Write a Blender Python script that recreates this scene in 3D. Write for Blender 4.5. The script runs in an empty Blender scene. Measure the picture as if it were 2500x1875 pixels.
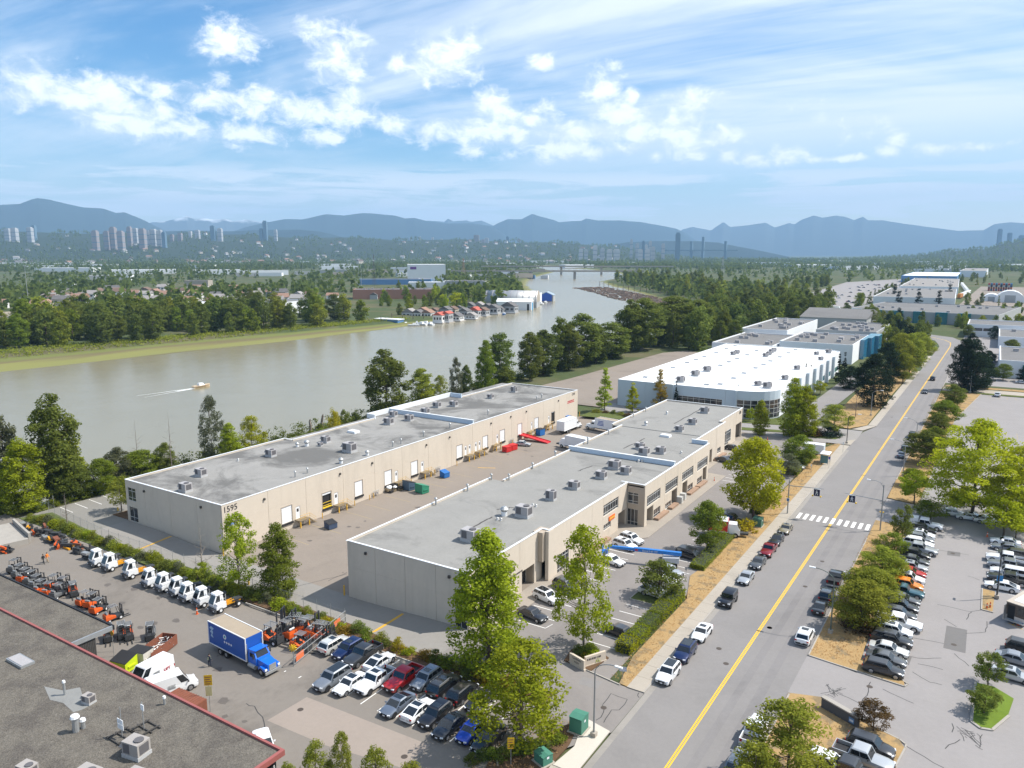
import bpy, math, random
import numpy as np
from mathutils import Vector, Matrix
R = math.radians
random.seed(7); np.random.seed(7)
scene = bpy.context.scene
C = scene.collection
# ---------------------------------------------------------------- camera
# x runs across the estate, y along the avenue, z up; metres. The drone hovers at 52 m.
cam_d = bpy.data.cameras.new('camera'); cam = bpy.data.objects.new('camera', cam_d); C.objects.link(cam)
cam.location = (0, 0, 52)
cam.rotation_euler = (math.pi/2 - 0.170564, 0, 0.563761)
cam_d.sensor_width = 36.0; cam_d.lens = 36.0*1855/2500
cam_d.clip_start = 0.5; cam_d.clip_end = 60000
scene.camera = cam
# ---------------------------------------------------------------- light
SUN_AZ = math.atan2(5.3, 4.4)          # from +y towards +x
SUN_EL = R(52.0)
sun_d = bpy.data.lights.new('sun', 'SUN'); sun_d.energy = 4.3; sun_d.angle = R(0.53); sun_d.color = (1.0, 0.95, 0.87)
sun = bpy.data.objects.new('sun', sun_d); C.objects.link(sun)
sv = Vector((math.sin(SUN_AZ)*math.cos(SUN_EL), math.cos(SUN_AZ)*math.cos(SUN_EL), math.sin(SUN_EL)))
sun.rotation_euler = sv.to_track_quat('Z', 'Y').to_euler(); sun.location = (0, 0, 200)
scene.view_settings.view_transform = 'Standard'; scene.view_settings.look = 'None'
scene.view_settings.exposure = 0.66; scene.view_settings.gamma = 1.0
scene.view_settings.use_curve_mapping = False
world = bpy.data.worlds.new('World'); scene.world = world; world.use_nodes = True
def node(nt, typ, **kw):
 n = nt.nodes.new(typ)
 for k, v in kw.items():
  if k in n.inputs: n.inputs[k].default_value = v
  else: setattr(n, k, v)
 return n
def mth(nt, op, a, b=None, clamp=False):
 n = nt.nodes.new('ShaderNodeMath'); n.operation = op; n.use_clamp = clamp
 for i, v in enumerate((a, b)):
  if v is None: continue
  if isinstance(v, (int, float)): n.inputs[i].default_value = v
  else: nt.links.new(v, n.inputs[i])
 return n.outputs[0]
def build_sky():
 nt = world.node_tree; nt.nodes.clear(); L = nt.links.new
 out = nt.nodes.new('ShaderNodeOutputWorld'); bg = nt.nodes.new('ShaderNodeBackground')
 sky = nt.nodes.new('ShaderNodeTexSky'); sky.sky_type = 'NISHITA'; sky.sun_disc = False
 sky.sun_elevation = SUN_EL; sky.sun_rotation = SUN_AZ
 sky.air_density = 1.0; sky.dust_density = 0.6; sky.ozone_density = 2.2; sky.altitude = 50
 tc = nt.nodes.new('ShaderNodeTexCoord')
 sep = nt.nodes.new('ShaderNodeSeparateXYZ'); L(tc.outputs['Generated'], sep.inputs[0])
 zc = mth(nt, 'MAXIMUM', sep.outputs[2], 0.012)
 # clouds live on two flat layers overhead, so they shrink towards the horizon
 def plane(add):
  zz = mth(nt, 'ADD', zc, add)
  u = mth(nt, 'DIVIDE', sep.outputs[0], zz); v = mth(nt, 'DIVIDE', sep.outputs[1], zz)
  cb = nt.nodes.new('ShaderNodeCombineXYZ'); L(u, cb.inputs[0]); L(v, cb.inputs[1]); return cb.outputs[0]
 def noise(vec, scale, detail, rough, loc=(0, 0, 0), sc=(1, 1, 1), rot=0.0, dist=0.0):
  mp = nt.nodes.new('ShaderNodeMapping'); mp.inputs['Location'].default_value = loc; mp.inputs['Scale'].default_value = sc
  mp.inputs['Rotation'].default_value = (0, 0, rot); L(vec, mp.inputs[0])
  n = nt.nodes.new('ShaderNodeTexNoise'); n.inputs['Scale'].default_value = scale; n.inputs['Detail'].default_value = detail
  n.inputs['Roughness'].default_value = rough; n.inputs['Distortion'].default_value = dist
  L(mp.outputs[0], n.inputs['Vector']); return n.outputs[0]
 def ramp(fac, a, b):
  m = nt.nodes.new('ShaderNodeMapRange'); m.interpolation_type = 'SMOOTHSTEP'
  m.inputs[1].default_value = a; m.inputs[2].default_value = b; L(fac, m.inputs[0]); return m.outputs[0]
 hi = plane(0.10)
 az = mth(nt, 'ARCTAN2', sep.outputs[0], sep.outputs[1]); el = mth(nt, 'ARCSINE', sep.outputs[2])
 # thin streaky cirrus, thicker towards the sun's side
 c1 = noise(hi, 0.42, 5, 0.60, loc=(3.1, 1.7, 0), sc=(0.6, 1.3, 1), rot=R(-50), dist=0.9)
 c2 = noise(hi, 1.3, 6, 0.68, loc=(7.7, 2.3, 0), sc=(0.35, 1.7, 1), rot=R(-58), dist=1.2)
 side = mth(nt, 'MULTIPLY', ramp(az, -0.95, 0.15), 0.13)
 cir = mth(nt, 'ADD', mth(nt, 'ADD', mth(nt, 'MULTIPLY', c1, 0.74), mth(nt, 'MULTIPLY', c2, 0.26)), side)
 cirm = mth(nt, 'MULTIPLY', ramp(cir, 0.41, 0.67), mth(nt, 'ADD', 0.46, mth(nt, 'MULTIPLY', ramp(el, 0.095, 0.165), 0.48)))
 low = mth(nt, 'MULTIPLY', mth(nt, 'SUBTRACT', 1.0, ramp(el, 0.0, 0.115)), 0.72)      # milky air low down
 # puffy cumulus: billows read from azimuth and height so that they keep their depth towards the horizon
 ae = nt.nodes.new('ShaderNodeCombineXYZ'); L(az, ae.inputs[0]); L(mth(nt, 'MULTIPLY', el, 1.5), ae.inputs[1])
 AE = ae.outputs[0]
 puffs = [(-0.902,0.235,0.044,0.028),(-0.784,0.257,0.047,0.025),(-0.777,0.225,0.036,0.027),(-0.656,0.234,0.049,0.033),(-0.640,0.256,0.018,0.017),(-0.613,0.256,0.024,0.019),(-1.102,0.175,0.078,0.021),(-1.036,0.172,0.054,0.026),(-1.081,0.166,0.091,0.018),(-1.114,0.155,0.016,0.011),(-1.043,0.148,0.032,0.011),(-0.992,0.139,0.057,0.017),(-0.978,0.162,0.023,0.023),(-0.972,0.180,0.019,0.017),(-0.902,0.175,0.073,0.025),(-0.911,0.197,0.020,0.015),(-0.942,0.144,0.035,0.016),(-0.891,0.139,0.053,0.016),(-0.829,0.171,0.038,0.024),(-0.799,0.170,0.026,0.016),(-0.773,0.178,0.030,0.024),(-0.752,0.163,0.031,0.019),(-0.805,0.139,0.021,0.012),(-0.783,0.137,0.013,0.008),(-0.706,0.155,0.040,0.017),(-0.669,0.149,0.045,0.016),(-0.602,0.148,0.059,0.016),(-0.590,0.185,0.023,0.017),(-0.611,0.126,0.025,0.012),(-0.670,0.206,0.009,0.010),(-0.705,0.228,0.015,0.014),(-0.457,0.195,0.031,0.018),(-0.433,0.170,0.053,0.021),(-0.526,0.177,0.027,0.015),(-0.535,0.166,0.050,0.013),(-0.476,0.149,0.072,0.019),(-0.407,0.145,0.035,0.019),(-0.496,0.129,0.090,0.016),(-0.418,0.130,0.027,0.011),(-0.384,0.120,0.012,0.008),(-0.341,0.183,0.032,0.020),(-0.351,0.144,0.039,0.025),(-0.306,0.140,0.034,0.017),(-0.414,0.187,0.013,0.014),(-0.338,0.120,0.034,0.012),(-0.297,0.119,0.021,0.013),(-0.267,0.114,0.025,0.010),(-0.232,0.113,0.034,0.013),(-0.176,0.108,0.046,0.005),(-0.150,0.109,0.007,0.005),(-0.109,0.127,0.016,0.012),(-0.117,0.114,0.018,0.010),(-0.071,0.115,0.035,0.011),(-0.033,0.113,0.053,0.008),(-0.558,0.147,0.020,0.015),(-0.526,0.231,0.020,0.012)]
 tot = None
 for (a, e, ra, re_) in puffs:
  vm = nt.nodes.new('ShaderNodeVectorMath'); vm.operation = 'MULTIPLY_ADD'; L(AE, vm.inputs[0])
  vm.inputs[1].default_value = (1/ra, 1/(1.5*re_), 0); vm.inputs[2].default_value = (-a/ra, -e/re_, 0)
  vl = nt.nodes.new('ShaderNodeVectorMath'); vl.operation = 'LENGTH'; L(vm.outputs[0], vl.inputs[0])
  tot = vl.outputs['Value'] if tot is None else mth(nt, 'MINIMUM', tot, vl.outputs['Value'])
 tot = mth(nt, 'MULTIPLY', mth(nt, 'SUBTRACT', 1.0, tot), 1.25)
 big = noise(AE, 4.2, 2, 0.5, loc=(1.30, 0.42, 0))
 band = mth(nt, 'MULTIPLY', ramp(el, 0.085, 0.125), mth(nt, 'SUBTRACT', 1.0, ramp(el, 0.20, 0.34)))
 gen = mth(nt, 'ADD', mth(nt, 'MULTIPLY', mth(nt, 'SUBTRACT', big, 0.60), 5.0), mth(nt, 'SUBTRACT', mth(nt, 'MULTIPLY', band, 1.2), 1.0))
 # the known clouds stand where the camera looks; elsewhere the same kind of clouds scatter at random
 view = mth(nt, 'SUBTRACT', 1.0, ramp(mth(nt, 'ABSOLUTE', mth(nt, 'ADD', az, R(32.3))), 0.60, 0.75))
 tot = mth(nt, 'MAXIMUM', tot, mth(nt, 'SUBTRACT', gen, mth(nt, 'MULTIPLY', view, 0.9)))
 def billow(loc):
  f = noise(AE, 34.0, 7, 0.66, loc=loc, dist=0.35); g = noise(AE, 11.0, 2, 0.5, loc=(2+loc[0], 7+loc[1], 0)); return mth(nt, 'ADD', mth(nt, 'MULTIPLY', mth(nt, 'SUBTRACT', f, 0.5), 3.9), mth(nt, 'MULTIPLY', mth(nt, 'SUBTRACT', g, 0.5), 2.2))
 b0 = billow((5, 2, 0)); b1 = billow((5-0.45, 2-0.75, 0))
 shp = mth(nt, 'ADD', tot, b0)
 cum = mth(nt, 'MULTIPLY', ramp(shp, -0.2, 1.15), 0.95)
 shade = ramp(mth(nt, 'ADD', mth(nt, 'MULTIPLY', mth(nt, 'SUBTRACT', b0, b1), 0.18), mth(nt, 'MULTIPLY', shp, 0.28)), -0.25, 0.55)
 ccol = nt.nodes.new('ShaderNodeMix'); ccol.data_type = 'RGBA'
 ccol.inputs[6].default_value = (5.2, 5.8, 6.8, 1); ccol.inputs[7].default_value = (8.0, 8.25, 8.6, 1); L(shade, ccol.inputs[0])
 hsv = nt.nodes.new('ShaderNodeHueSaturation'); hsv.inputs['Saturation'].default_value = 1.42; hsv.inputs['Value'].default_value = 0.92; L(sky.outputs[0], hsv.inputs['Color'])
 m1 = nt.nodes.new('ShaderNodeMix'); m1.data_type = 'RGBA'; m1.inputs[7].default_value = (6.0, 6.5, 7.1, 1)
 lb = mth(nt, 'MULTIPLY', ramp(noise(AE, 5.0, 6, 0.62, loc=(4.4, 9.1, 0), sc=(1, 7, 1), dist=0.6), 0.40, 0.56), mth(nt, 'MULTIPLY', ramp(el, 0.02, 0.045), mth(nt, 'SUBTRACT', 0.95, mth(nt, 'MULTIPLY', ramp(el, 0.085, 0.12), 0.95))))
 L(mth(nt, 'MAXIMUM', mth(nt, 'MAXIMUM', cirm, lb), low), m1.inputs[0]); L(hsv.outputs[0], m1.inputs[6])
 m2 = nt.nodes.new('ShaderNodeMix'); m2.data_type = 'RGBA'; L(cum, m2.inputs[0]); L(m1.outputs[2], m2.inputs[6]); L(ccol.outputs[2], m2.inputs[7])
 bg.inputs['Strength'].default_value = 0.115
 L(m2.outputs[2], bg.inputs['Color']); L(bg.outputs[0], out.inputs[0])
build_sky()
scene.cycles.volume_bounces = 0; scene.cycles.max_bounces = 5; scene.cycles.diffuse_bounces = 3; scene.cycles.glossy_bounces = 2; scene.cycles.transmission_bounces = 3; scene.cycles.transparent_max_bounces = 4
world.cycles.sampling_method = 'MANUAL'; world.cycles.sample_map_resolution = 256
# ---------------------------------------------------------------- helpers
MATS = {}
def mat(name, col, rough=0.75, metal=0.0, var=0.12, scale=0.6, bump=0.0, bscale=None, spec=0.4, col2=None, lo=0.42, hi=0.62, stain=0.0, st=(0.53,0.68), coat=0.0, coords='pos'):
 """Procedural surface: base colour broken up by two octaves of noise, optional second colour in patches, optional relief."""
 if name in MATS: return MATS[name]
 m = bpy.data.materials.new(name); m.use_nodes = True; MATS[name] = m
 nt = m.node_tree; L = nt.links.new; b = nt.nodes['Principled BSDF']
 b.inputs['Roughness'].default_value = rough; b.inputs['Metallic'].default_value = metal
 b.inputs['Specular IOR Level'].default_value = spec
 if coat: b.inputs['Coat Weight'].default_value = coat; b.inputs['Coat Roughness'].default_value = 0.05
 c = (*col, 1)
 if coords == 'pos': v = nt.nodes.new('ShaderNodeNewGeometry').outputs['Position']
 else: v = nt.nodes.new('ShaderNodeTexCoord').outputs['Object']
 if var or col2:
  n1 = node(nt, 'ShaderNodeTexNoise', Scale=scale, Detail=6.0, Roughness=0.6); L(v, n1.inputs['Vector'])
  n2 = node(nt, 'ShaderNodeTexNoise', Scale=scale*11, Detail=3.0, Roughness=0.6); L(v, n2.inputs['Vector'])
  mix = nt.nodes.new('ShaderNodeMix'); mix.data_type = 'RGBA'
  if col2:
   mr = nt.nodes.new('ShaderNodeMapRange'); mr.inputs[1].default_value = lo; mr.inputs[2].default_value = hi
   mr.interpolation_type = 'SMOOTHSTEP'; L(n1.outputs[0], mr.inputs[0]); L(mr.outputs[0], mix.inputs[0])
   mix.inputs[6].default_value = c; mix.inputs[7].default_value = (*col2, 1)
  else:
   L(n1.outputs[0], mix.inputs[0])
   mix.inputs[6].default_value = tuple(x*(1-var) for x in col) + (1,); mix.inputs[7].default_value = tuple(min(1, x*(1+var)) for x in col) + (1,)
  m2 = nt.nodes.new('ShaderNodeMix'); m2.data_type = 'RGBA'; m2.blend_type = 'MULTIPLY'; m2.inputs[0].default_value = 1.0
  k = mth(nt, 'ADD', mth(nt, 'MULTIPLY', n2.outputs[0], 1.6*max(var, .04)), 1 - 0.8*max(var, .04))
  cb = nt.nodes.new('ShaderNodeCombineColor'); [L(k, cb.inputs[i]) for i in range(3)]
  L(mix.outputs[2], m2.inputs[6]); L(cb.outputs[0], m2.inputs[7]); last = m2.outputs[2]
  if stain:
   n3 = node(nt, 'ShaderNodeTexNoise', Scale=scale*0.23, Detail=9.0, Roughness=0.72, Distortion=0.6); mp3 = nt.nodes.new('ShaderNodeMapping'); mp3.inputs['Scale'].default_value = (1, 1, 0.16 if name.startswith('tilt_up') else 1); L(v, mp3.inputs[0]); L(mp3.outputs[0], n3.inputs['Vector'])
   mr = nt.nodes.new('ShaderNodeMapRange'); mr.inputs[1].default_value = st[0]; mr.inputs[2].default_value = st[1]; mr.inputs[4].default_value = stain
   L(n3.outputs[0], mr.inputs[0]); m3 = nt.nodes.new('ShaderNodeMix'); m3.data_type = 'RGBA'
   L(mr.outputs[0], m3.inputs[0]); L(last, m3.inputs[6]); m3.inputs[7].default_value = tuple(x*0.35 for x in col) + (1,); last = m3.outputs[2]
  L(last, b.inputs['Base Color'])
 else: b.inputs['Base Color'].default_value = c
 if bump:
  nb = node(nt, 'ShaderNodeTexNoise', Scale=bscale or scale*20, Detail=4.0); L(v, nb.inputs['Vector'])
  bp = node(nt, 'ShaderNodeBump', Strength=bump, Distance=0.05); L(nb.outputs[0], bp.inputs['Height']); L(bp.outputs[0], b.inputs['Normal'])
 return m
def glass_mat(name, col, rough=0.06):
 if name in MATS: return MATS[name]
 m = mat(name, col, rough=rough, var=0.0, spec=0.9); return m
def leaf_mat(name, col, var=0.35, trans=0.35):
 """Leaf surface: each leaf carries its own tint, light passes through the blade."""
 if name in MATS: return MATS[name]
 m = bpy.data.materials.new(name); m.use_nodes = True; MATS[name] = m
 nt = m.node_tree; L = nt.links.new; nt.nodes.clear(); out = nt.nodes.new('ShaderNodeOutputMaterial')
 at = nt.nodes.new('ShaderNodeAttribute'); at.attribute_name = 'tint'
 oi = nt.nodes.new('ShaderNodeObjectInfo')
 k = mth(nt, 'ADD', mth(nt, 'MULTIPLY', at.outputs['Fac'], 2*var), 1 - var)
 k = mth(nt, 'MULTIPLY', k, mth(nt, 'ADD', mth(nt, 'MULTIPLY', oi.outputs['Random'], 0.3), 0.85))
 rgb = nt.nodes.new('ShaderNodeRGB'); rgb.outputs[0].default_value = (*col, 1)
 hs = nt.nodes.new('ShaderNodeHueSaturation'); L(rgb.outputs[0], hs.inputs['Color']); L(k, hs.inputs['Value'])
 L(mth(nt, 'ADD', mth(nt, 'MULTIPLY', oi.outputs['Random'], 0.02), mth(nt, 'ADD', 0.49, mth(nt, 'MULTIPLY', at.outputs['Fac'], -0.02))), hs.inputs['Hue'])
 d = node(nt, 'ShaderNodeBsdfDiffuse'); t = node(nt, 'ShaderNodeBsdfTranslucent'); L(hs.outputs[0], d.inputs[0])
 hs2 = nt.nodes.new('ShaderNodeHueSaturation'); L(hs.outputs[0], hs2.inputs['Color']); hs2.inputs['Value'].default_value = 1.25; hs2.inputs['Hue'].default_value = 0.492; L(hs2.outputs[0], t.inputs[0])
 mx = nt.nodes.new('ShaderNodeMixShader'); mx.inputs[0].default_value = trans; L(d.outputs[0], mx.inputs[1]); L(t.outputs[0], mx.inputs[2])
 L(mx.outputs[0], out.inputs[0]); return m
class MB:
 """Collects boxes, prisms, tubes and lofts into one mesh."""
 def __init__(s): s.v = []; s.f = []
 def add(s, vs, fs):
  o = len(s.v); s.v += [tuple(p) for p in vs]; s.f += [tuple(i+o for i in q) for q in fs]; return s
 def box(s, x0, x1, y0, y1, z0, z1):
  return s.add([(x0,y0,z0),(x1,y0,z0),(x1,y1,z0),(x0,y1,z0),(x0,y0,z1),(x1,y0,z1),(x1,y1,z1),(x0,y1,z1)],
      [(3,2,1,0),(4,5,6,7),(0,1,5,4),(1,2,6,5),(2,3,7,6),(3,0,4,7)])
 def cbox(s, c, d, rz=0.0, tilt=0.0):
  m = Matrix.Translation(c) @ Matrix.Rotation(rz, 4, 'Z') @ Matrix.Rotation(tilt, 4, 'Y')
  t = MB().box(-d[0]/2, d[0]/2, -d[1]/2, d[1]/2, -d[2]/2, d[2]/2)
  return s.add([m @ Vector(p) for p in t.v], t.f)
 def prism(s, poly, z0, z1):
  n = len(poly); a = sum(poly[i][0]*poly[(i+1)%n][1]-poly[(i+1)%n][0]*poly[i][1] for i in range(n))
  if a < 0: poly = poly[::-1]
  return s.add([(x,y,z0) for x,y in poly]+[(x,y,z1) for x,y in poly], [tuple(range(n))[::-1], tuple(range(n,2*n))]+[(i,(i+1)%n,(i+1)%n+n,i+n) for i in range(n)])
 def poly(s, pts): return s.add(pts, [tuple(range(len(pts)))])
 def tube(s, p0, p1, r0, r1=None, n=8, cap=True):
  r1 = r0 if r1 is None else r1; p0 = Vector(p0); p1 = Vector(p1); d = (p1-p0)
  if d.length < 1e-6: return s
  q = d.to_track_quat('Z', 'Y'); vs = []
  for p, r in ((p0, r0), (p1, r1)):
   for i in range(n): a = 2*math.pi*i/n; vs.append(p + q @ Vector((r*math.cos(a), r*math.sin(a), 0)))
  fs = [(i,(i+1)%n,(i+1)%n+n,i+n) for i in range(n)]
  if cap: fs += [tuple(range(n))[::-1], tuple(range(n,2*n))]
  return s.add(vs, fs)
 def path(s, pts, r, n=6):
  for a, b in zip(pts, pts[1:]): s.tube(a, b, r, r, n)
  return s
 def loft(s, rings, cap=True, closed=True):
  n = len(rings[0]); vs = [p for r in rings for p in r]; fs = []
  for k in range(len(rings)-1):
   for i in range(n if closed else n-1): fs.append((k*n+i, k*n+(i+1)%n, (k+1)*n+(i+1)%n, (k+1)*n+i))
  if cap: fs += [tuple(range(n))[::-1], tuple(range((len(rings)-1)*n, len(rings)*n))]
  return s.add(vs, fs)
 def dome(s, c, r, hgt, n=10, m=4):
  rings = []
  for j in range(m):
   a = (math.pi/2)*j/m; rings.append([(c[0]+r*math.cos(a)*math.cos(2*math.pi*i/n), c[1]+r*math.cos(a)*math.sin(2*math.pi*i/n), c[2]+hgt*math.sin(a)) for i in range(n)])
  return s.loft(rings)
 def mesh(s, name, smooth=False):
  me = bpy.data.meshes.new(name); me.from_pydata(s.v, [], s.f); me.validate(); me.update()
  if smooth: me.polygons.foreach_set('use_smooth', [True]*len(me.polygons))
  return me
def link(name, me, m=None, parent=None, loc=(0,0,0), rz=0.0):
 o = bpy.data.objects.new(name, me); C.objects.link(o); o.location = loc; o.rotation_euler = (0,0,rz)
 if m is not None:
  if not me.materials: me.materials.append(m)
  elif me.materials[0] is not m:
   o.material_slots[0].link = 'OBJECT'; o.material_slots[0].material = m
 if parent is not None: o.parent = parent
 return o
def part(name, mb, m, parent, smooth=False, loc=None, label=None, rz=0.0):
 """A part given in world metres under a thing that is only translated."""
 o = link(name, mb.mesh(name, smooth), m, parent, tuple(-Vector(parent.location)) if loc is None else loc, rz)
 if label: o['label'] = label
 return o
def tag(o, label, cat, group=None):
 o['label'] = label; o['category'] = cat
 if group: o['group'] = group
 return o
def thing(name, label, cat, loc=(0,0,0), rz=0.0, group=None):
 o = bpy.data.objects.new(name, None); C.objects.link(o); o.location = loc; o.rotation_euler = (0,0,rz); o.empty_display_size = 0.3
 return tag(o, label, cat, group)
def struct(name, mb, m, smooth=False):
 o = link(name, mb.mesh(name, smooth) if isinstance(mb, MB) else mb, m); o['kind'] = 'structure'; return o
def stuff(name, me, m, label=None, parent=None):
 o = link(name, me, m, parent); o['kind'] = 'stuff'
 if label: o['label'] = label
 return o
def copy_tree(o, parent=None):
 c = o.copy(); C.objects.link(c); c.parent = parent
 for ch in o.children: copy_tree(ch, c)
 return c
def delete_tree(o):
 for ch in list(o.children): delete_tree(ch)
 bpy.data.objects.remove(o)
ORD = ['first','second','third','fourth','fifth','sixth','seventh','eighth','ninth','tenth','eleventh','twelfth','thirteenth','fourteenth','fifteenth','sixteenth','seventeenth','eighteenth','nineteenth','twentieth','twenty-first','twenty-second','twenty-third'] + ['%s-%s' % (a, b) for a in ('twenty','thirty','forty') for b in ('fourth','fifth','sixth','seventh','eighth','ninth')]
def leftness(p): return math.atan2(p[0], p[1])
def smooth01(t): t = np.clip(t, 0, 1); return t*t*(3-2*t)
_text_cache = {}
def text_part(s, size, m, parent, loc, rot, name='lettering', extrude=0.02, align='CENTER', shear=0.0):
 """Raised lettering turned into a mesh."""
 cu = bpy.data.curves.new('t', 'FONT'); cu.body = s; cu.size = size; cu.extrude = extrude; cu.align_x = align; cu.align_y = 'CENTER'; cu.resolution_u = 2; cu.shear = shear
 to = bpy.data.objects.new('t', cu); C.objects.link(to)
 me = bpy.data.meshes.new_from_object(to)
 if not len(me.vertices): me = bpy.data.meshes.new_from_object(to.evaluated_get(bpy.context.evaluated_depsgraph_get()))
 bpy.data.objects.remove(to); bpy.data.curves.remove(cu)
 o = bpy.data.objects.new(name, me); C.objects.link(o)
 if not me.materials: me.materials.append(m)
 else: me.materials[0] = m
 if parent is not None: o.parent = parent; loc = Vector(loc) - Vector(parent.location)
 o.location = loc; o.rotation_euler = rot
 return o
# ---------------------------------------------------------------- terrain, river, roads
WATER_Z = -2.5
NEAR_BANK = [(-172,-2500),(-172,-200),(-171,60),(-170,124),(-172,200),(-174,300),(-175,443),(-181,560),(-215,680),(-268,790),(-345,880),(-470,1075),(-560,1200),(-655,1370),(-700,1600),(-930,2050),(-1500,2750),(-2600,3600)]
FAR_BANK = [(-2900,3600),(-1660,2750),(-1120,2000),(-866,1428),(-700,1140),(-540,900),(-440,740),(-400,640),(-385,560),(-376,480),(-372,420),(-373,324),(-380,240),(-387,167),(-392,60),(-400,-200),(-400,-2500)]
RIVER = np.array(NEAR_BANK + FAR_BANK, float)
def river_sd(x, y):
 """Distance to the river's edge; positive on land."""
 x = np.asarray(x, float); y = np.asarray(y, float); d = np.full(x.shape, 1e9); ins = np.zeros(x.shape, bool)
 n = len(RIVER)
 for i in range(n):
  ax, ay = RIVER[i]; bx, by = RIVER[(i+1) % n]; ex, ey = bx-ax, by-ay
  t = np.clip(((x-ax)*ex + (y-ay)*ey)/(ex*ex+ey*ey), 0, 1)
  d = np.minimum(d, np.hypot(x-ax-t*ex, y-ay-t*ey))
  c = ((ay > y) != (by > y)) & (x < ex*(y-ay)/(ey if abs(ey) > 1e-9 else 1e-9) + ax); ins ^= c
 return np.where(ins, -d, d)
def dip(x, y):
 """The loading court lies 0.75 m lower than the street side."""
 x = np.asarray(x, float); y = np.asarray(y, float)
 wx = smooth01((x+134)/22)*(1-smooth01((x+80)/20)); wy = smooth01((y-66)/8)*(1-smooth01((y-216)/16))
 return -0.75*wx*wy
def hill(x, y):
 """Far hills: wooded ridge beyond the flats, its crest lower towards the middle and rising again on the right."""
 az = np.degrees(np.arctan2(x, y)); d = np.hypot(x, y)
 crest = np.interp(az, [-180,-66,-60,-54,-48,-42,-36,-31,-27,-24,-21,-18,-10,-6,-2,2,20,180],
       [150,185,190,185,165,160,150,140,125,95,30,0,0,18,70,150,210,190])
 far = smooth01((d-4300)/2300)*(1-0.55*smooth01((d-7000)/3500))
 return crest*far*(1+0.10*np.sin(az*1.7)+0.06*np.sin(az*4.3+1.0))
def ground_z(x, y):
 sd = river_sd(x, y); far_side = np.asarray(x, float) < np.interp(y, [-2500,0,300,440,560,680,800,900,1200,1600,2050,2750,3600], [-270,-270,-270,-270,-280,-310,-355,-430,-640,-800,-1000,-1570,-2700])
 near = np.clip(WATER_Z - 1.2 + (sd+3)*0.42, -5.0, 0.0)
 yy = np.asarray(y, float); wid = np.interp(yy, [0,170,320,430,470,520], [46,44,34,18,6,4])
 mud = np.where(sd < wid, WATER_Z - 0.02 + sd/wid*1.3, WATER_Z + 1.28 + (sd-wid)*0.25)
 mud = np.where(sd < 0, WATER_Z + sd*0.05, mud)
 z = np.where(far_side, np.clip(mud, -5, 0.0), near)
 return z + dip(x, y) + hill(x, y)
def grow(a, b, step, k):
 out = [a]
 while out[-1] < b: step *= k; out.append(out[-1] + step)
 return out
def gm(x, y): return float(ground_z(np.array([x]), np.array([y]))[0])
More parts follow.
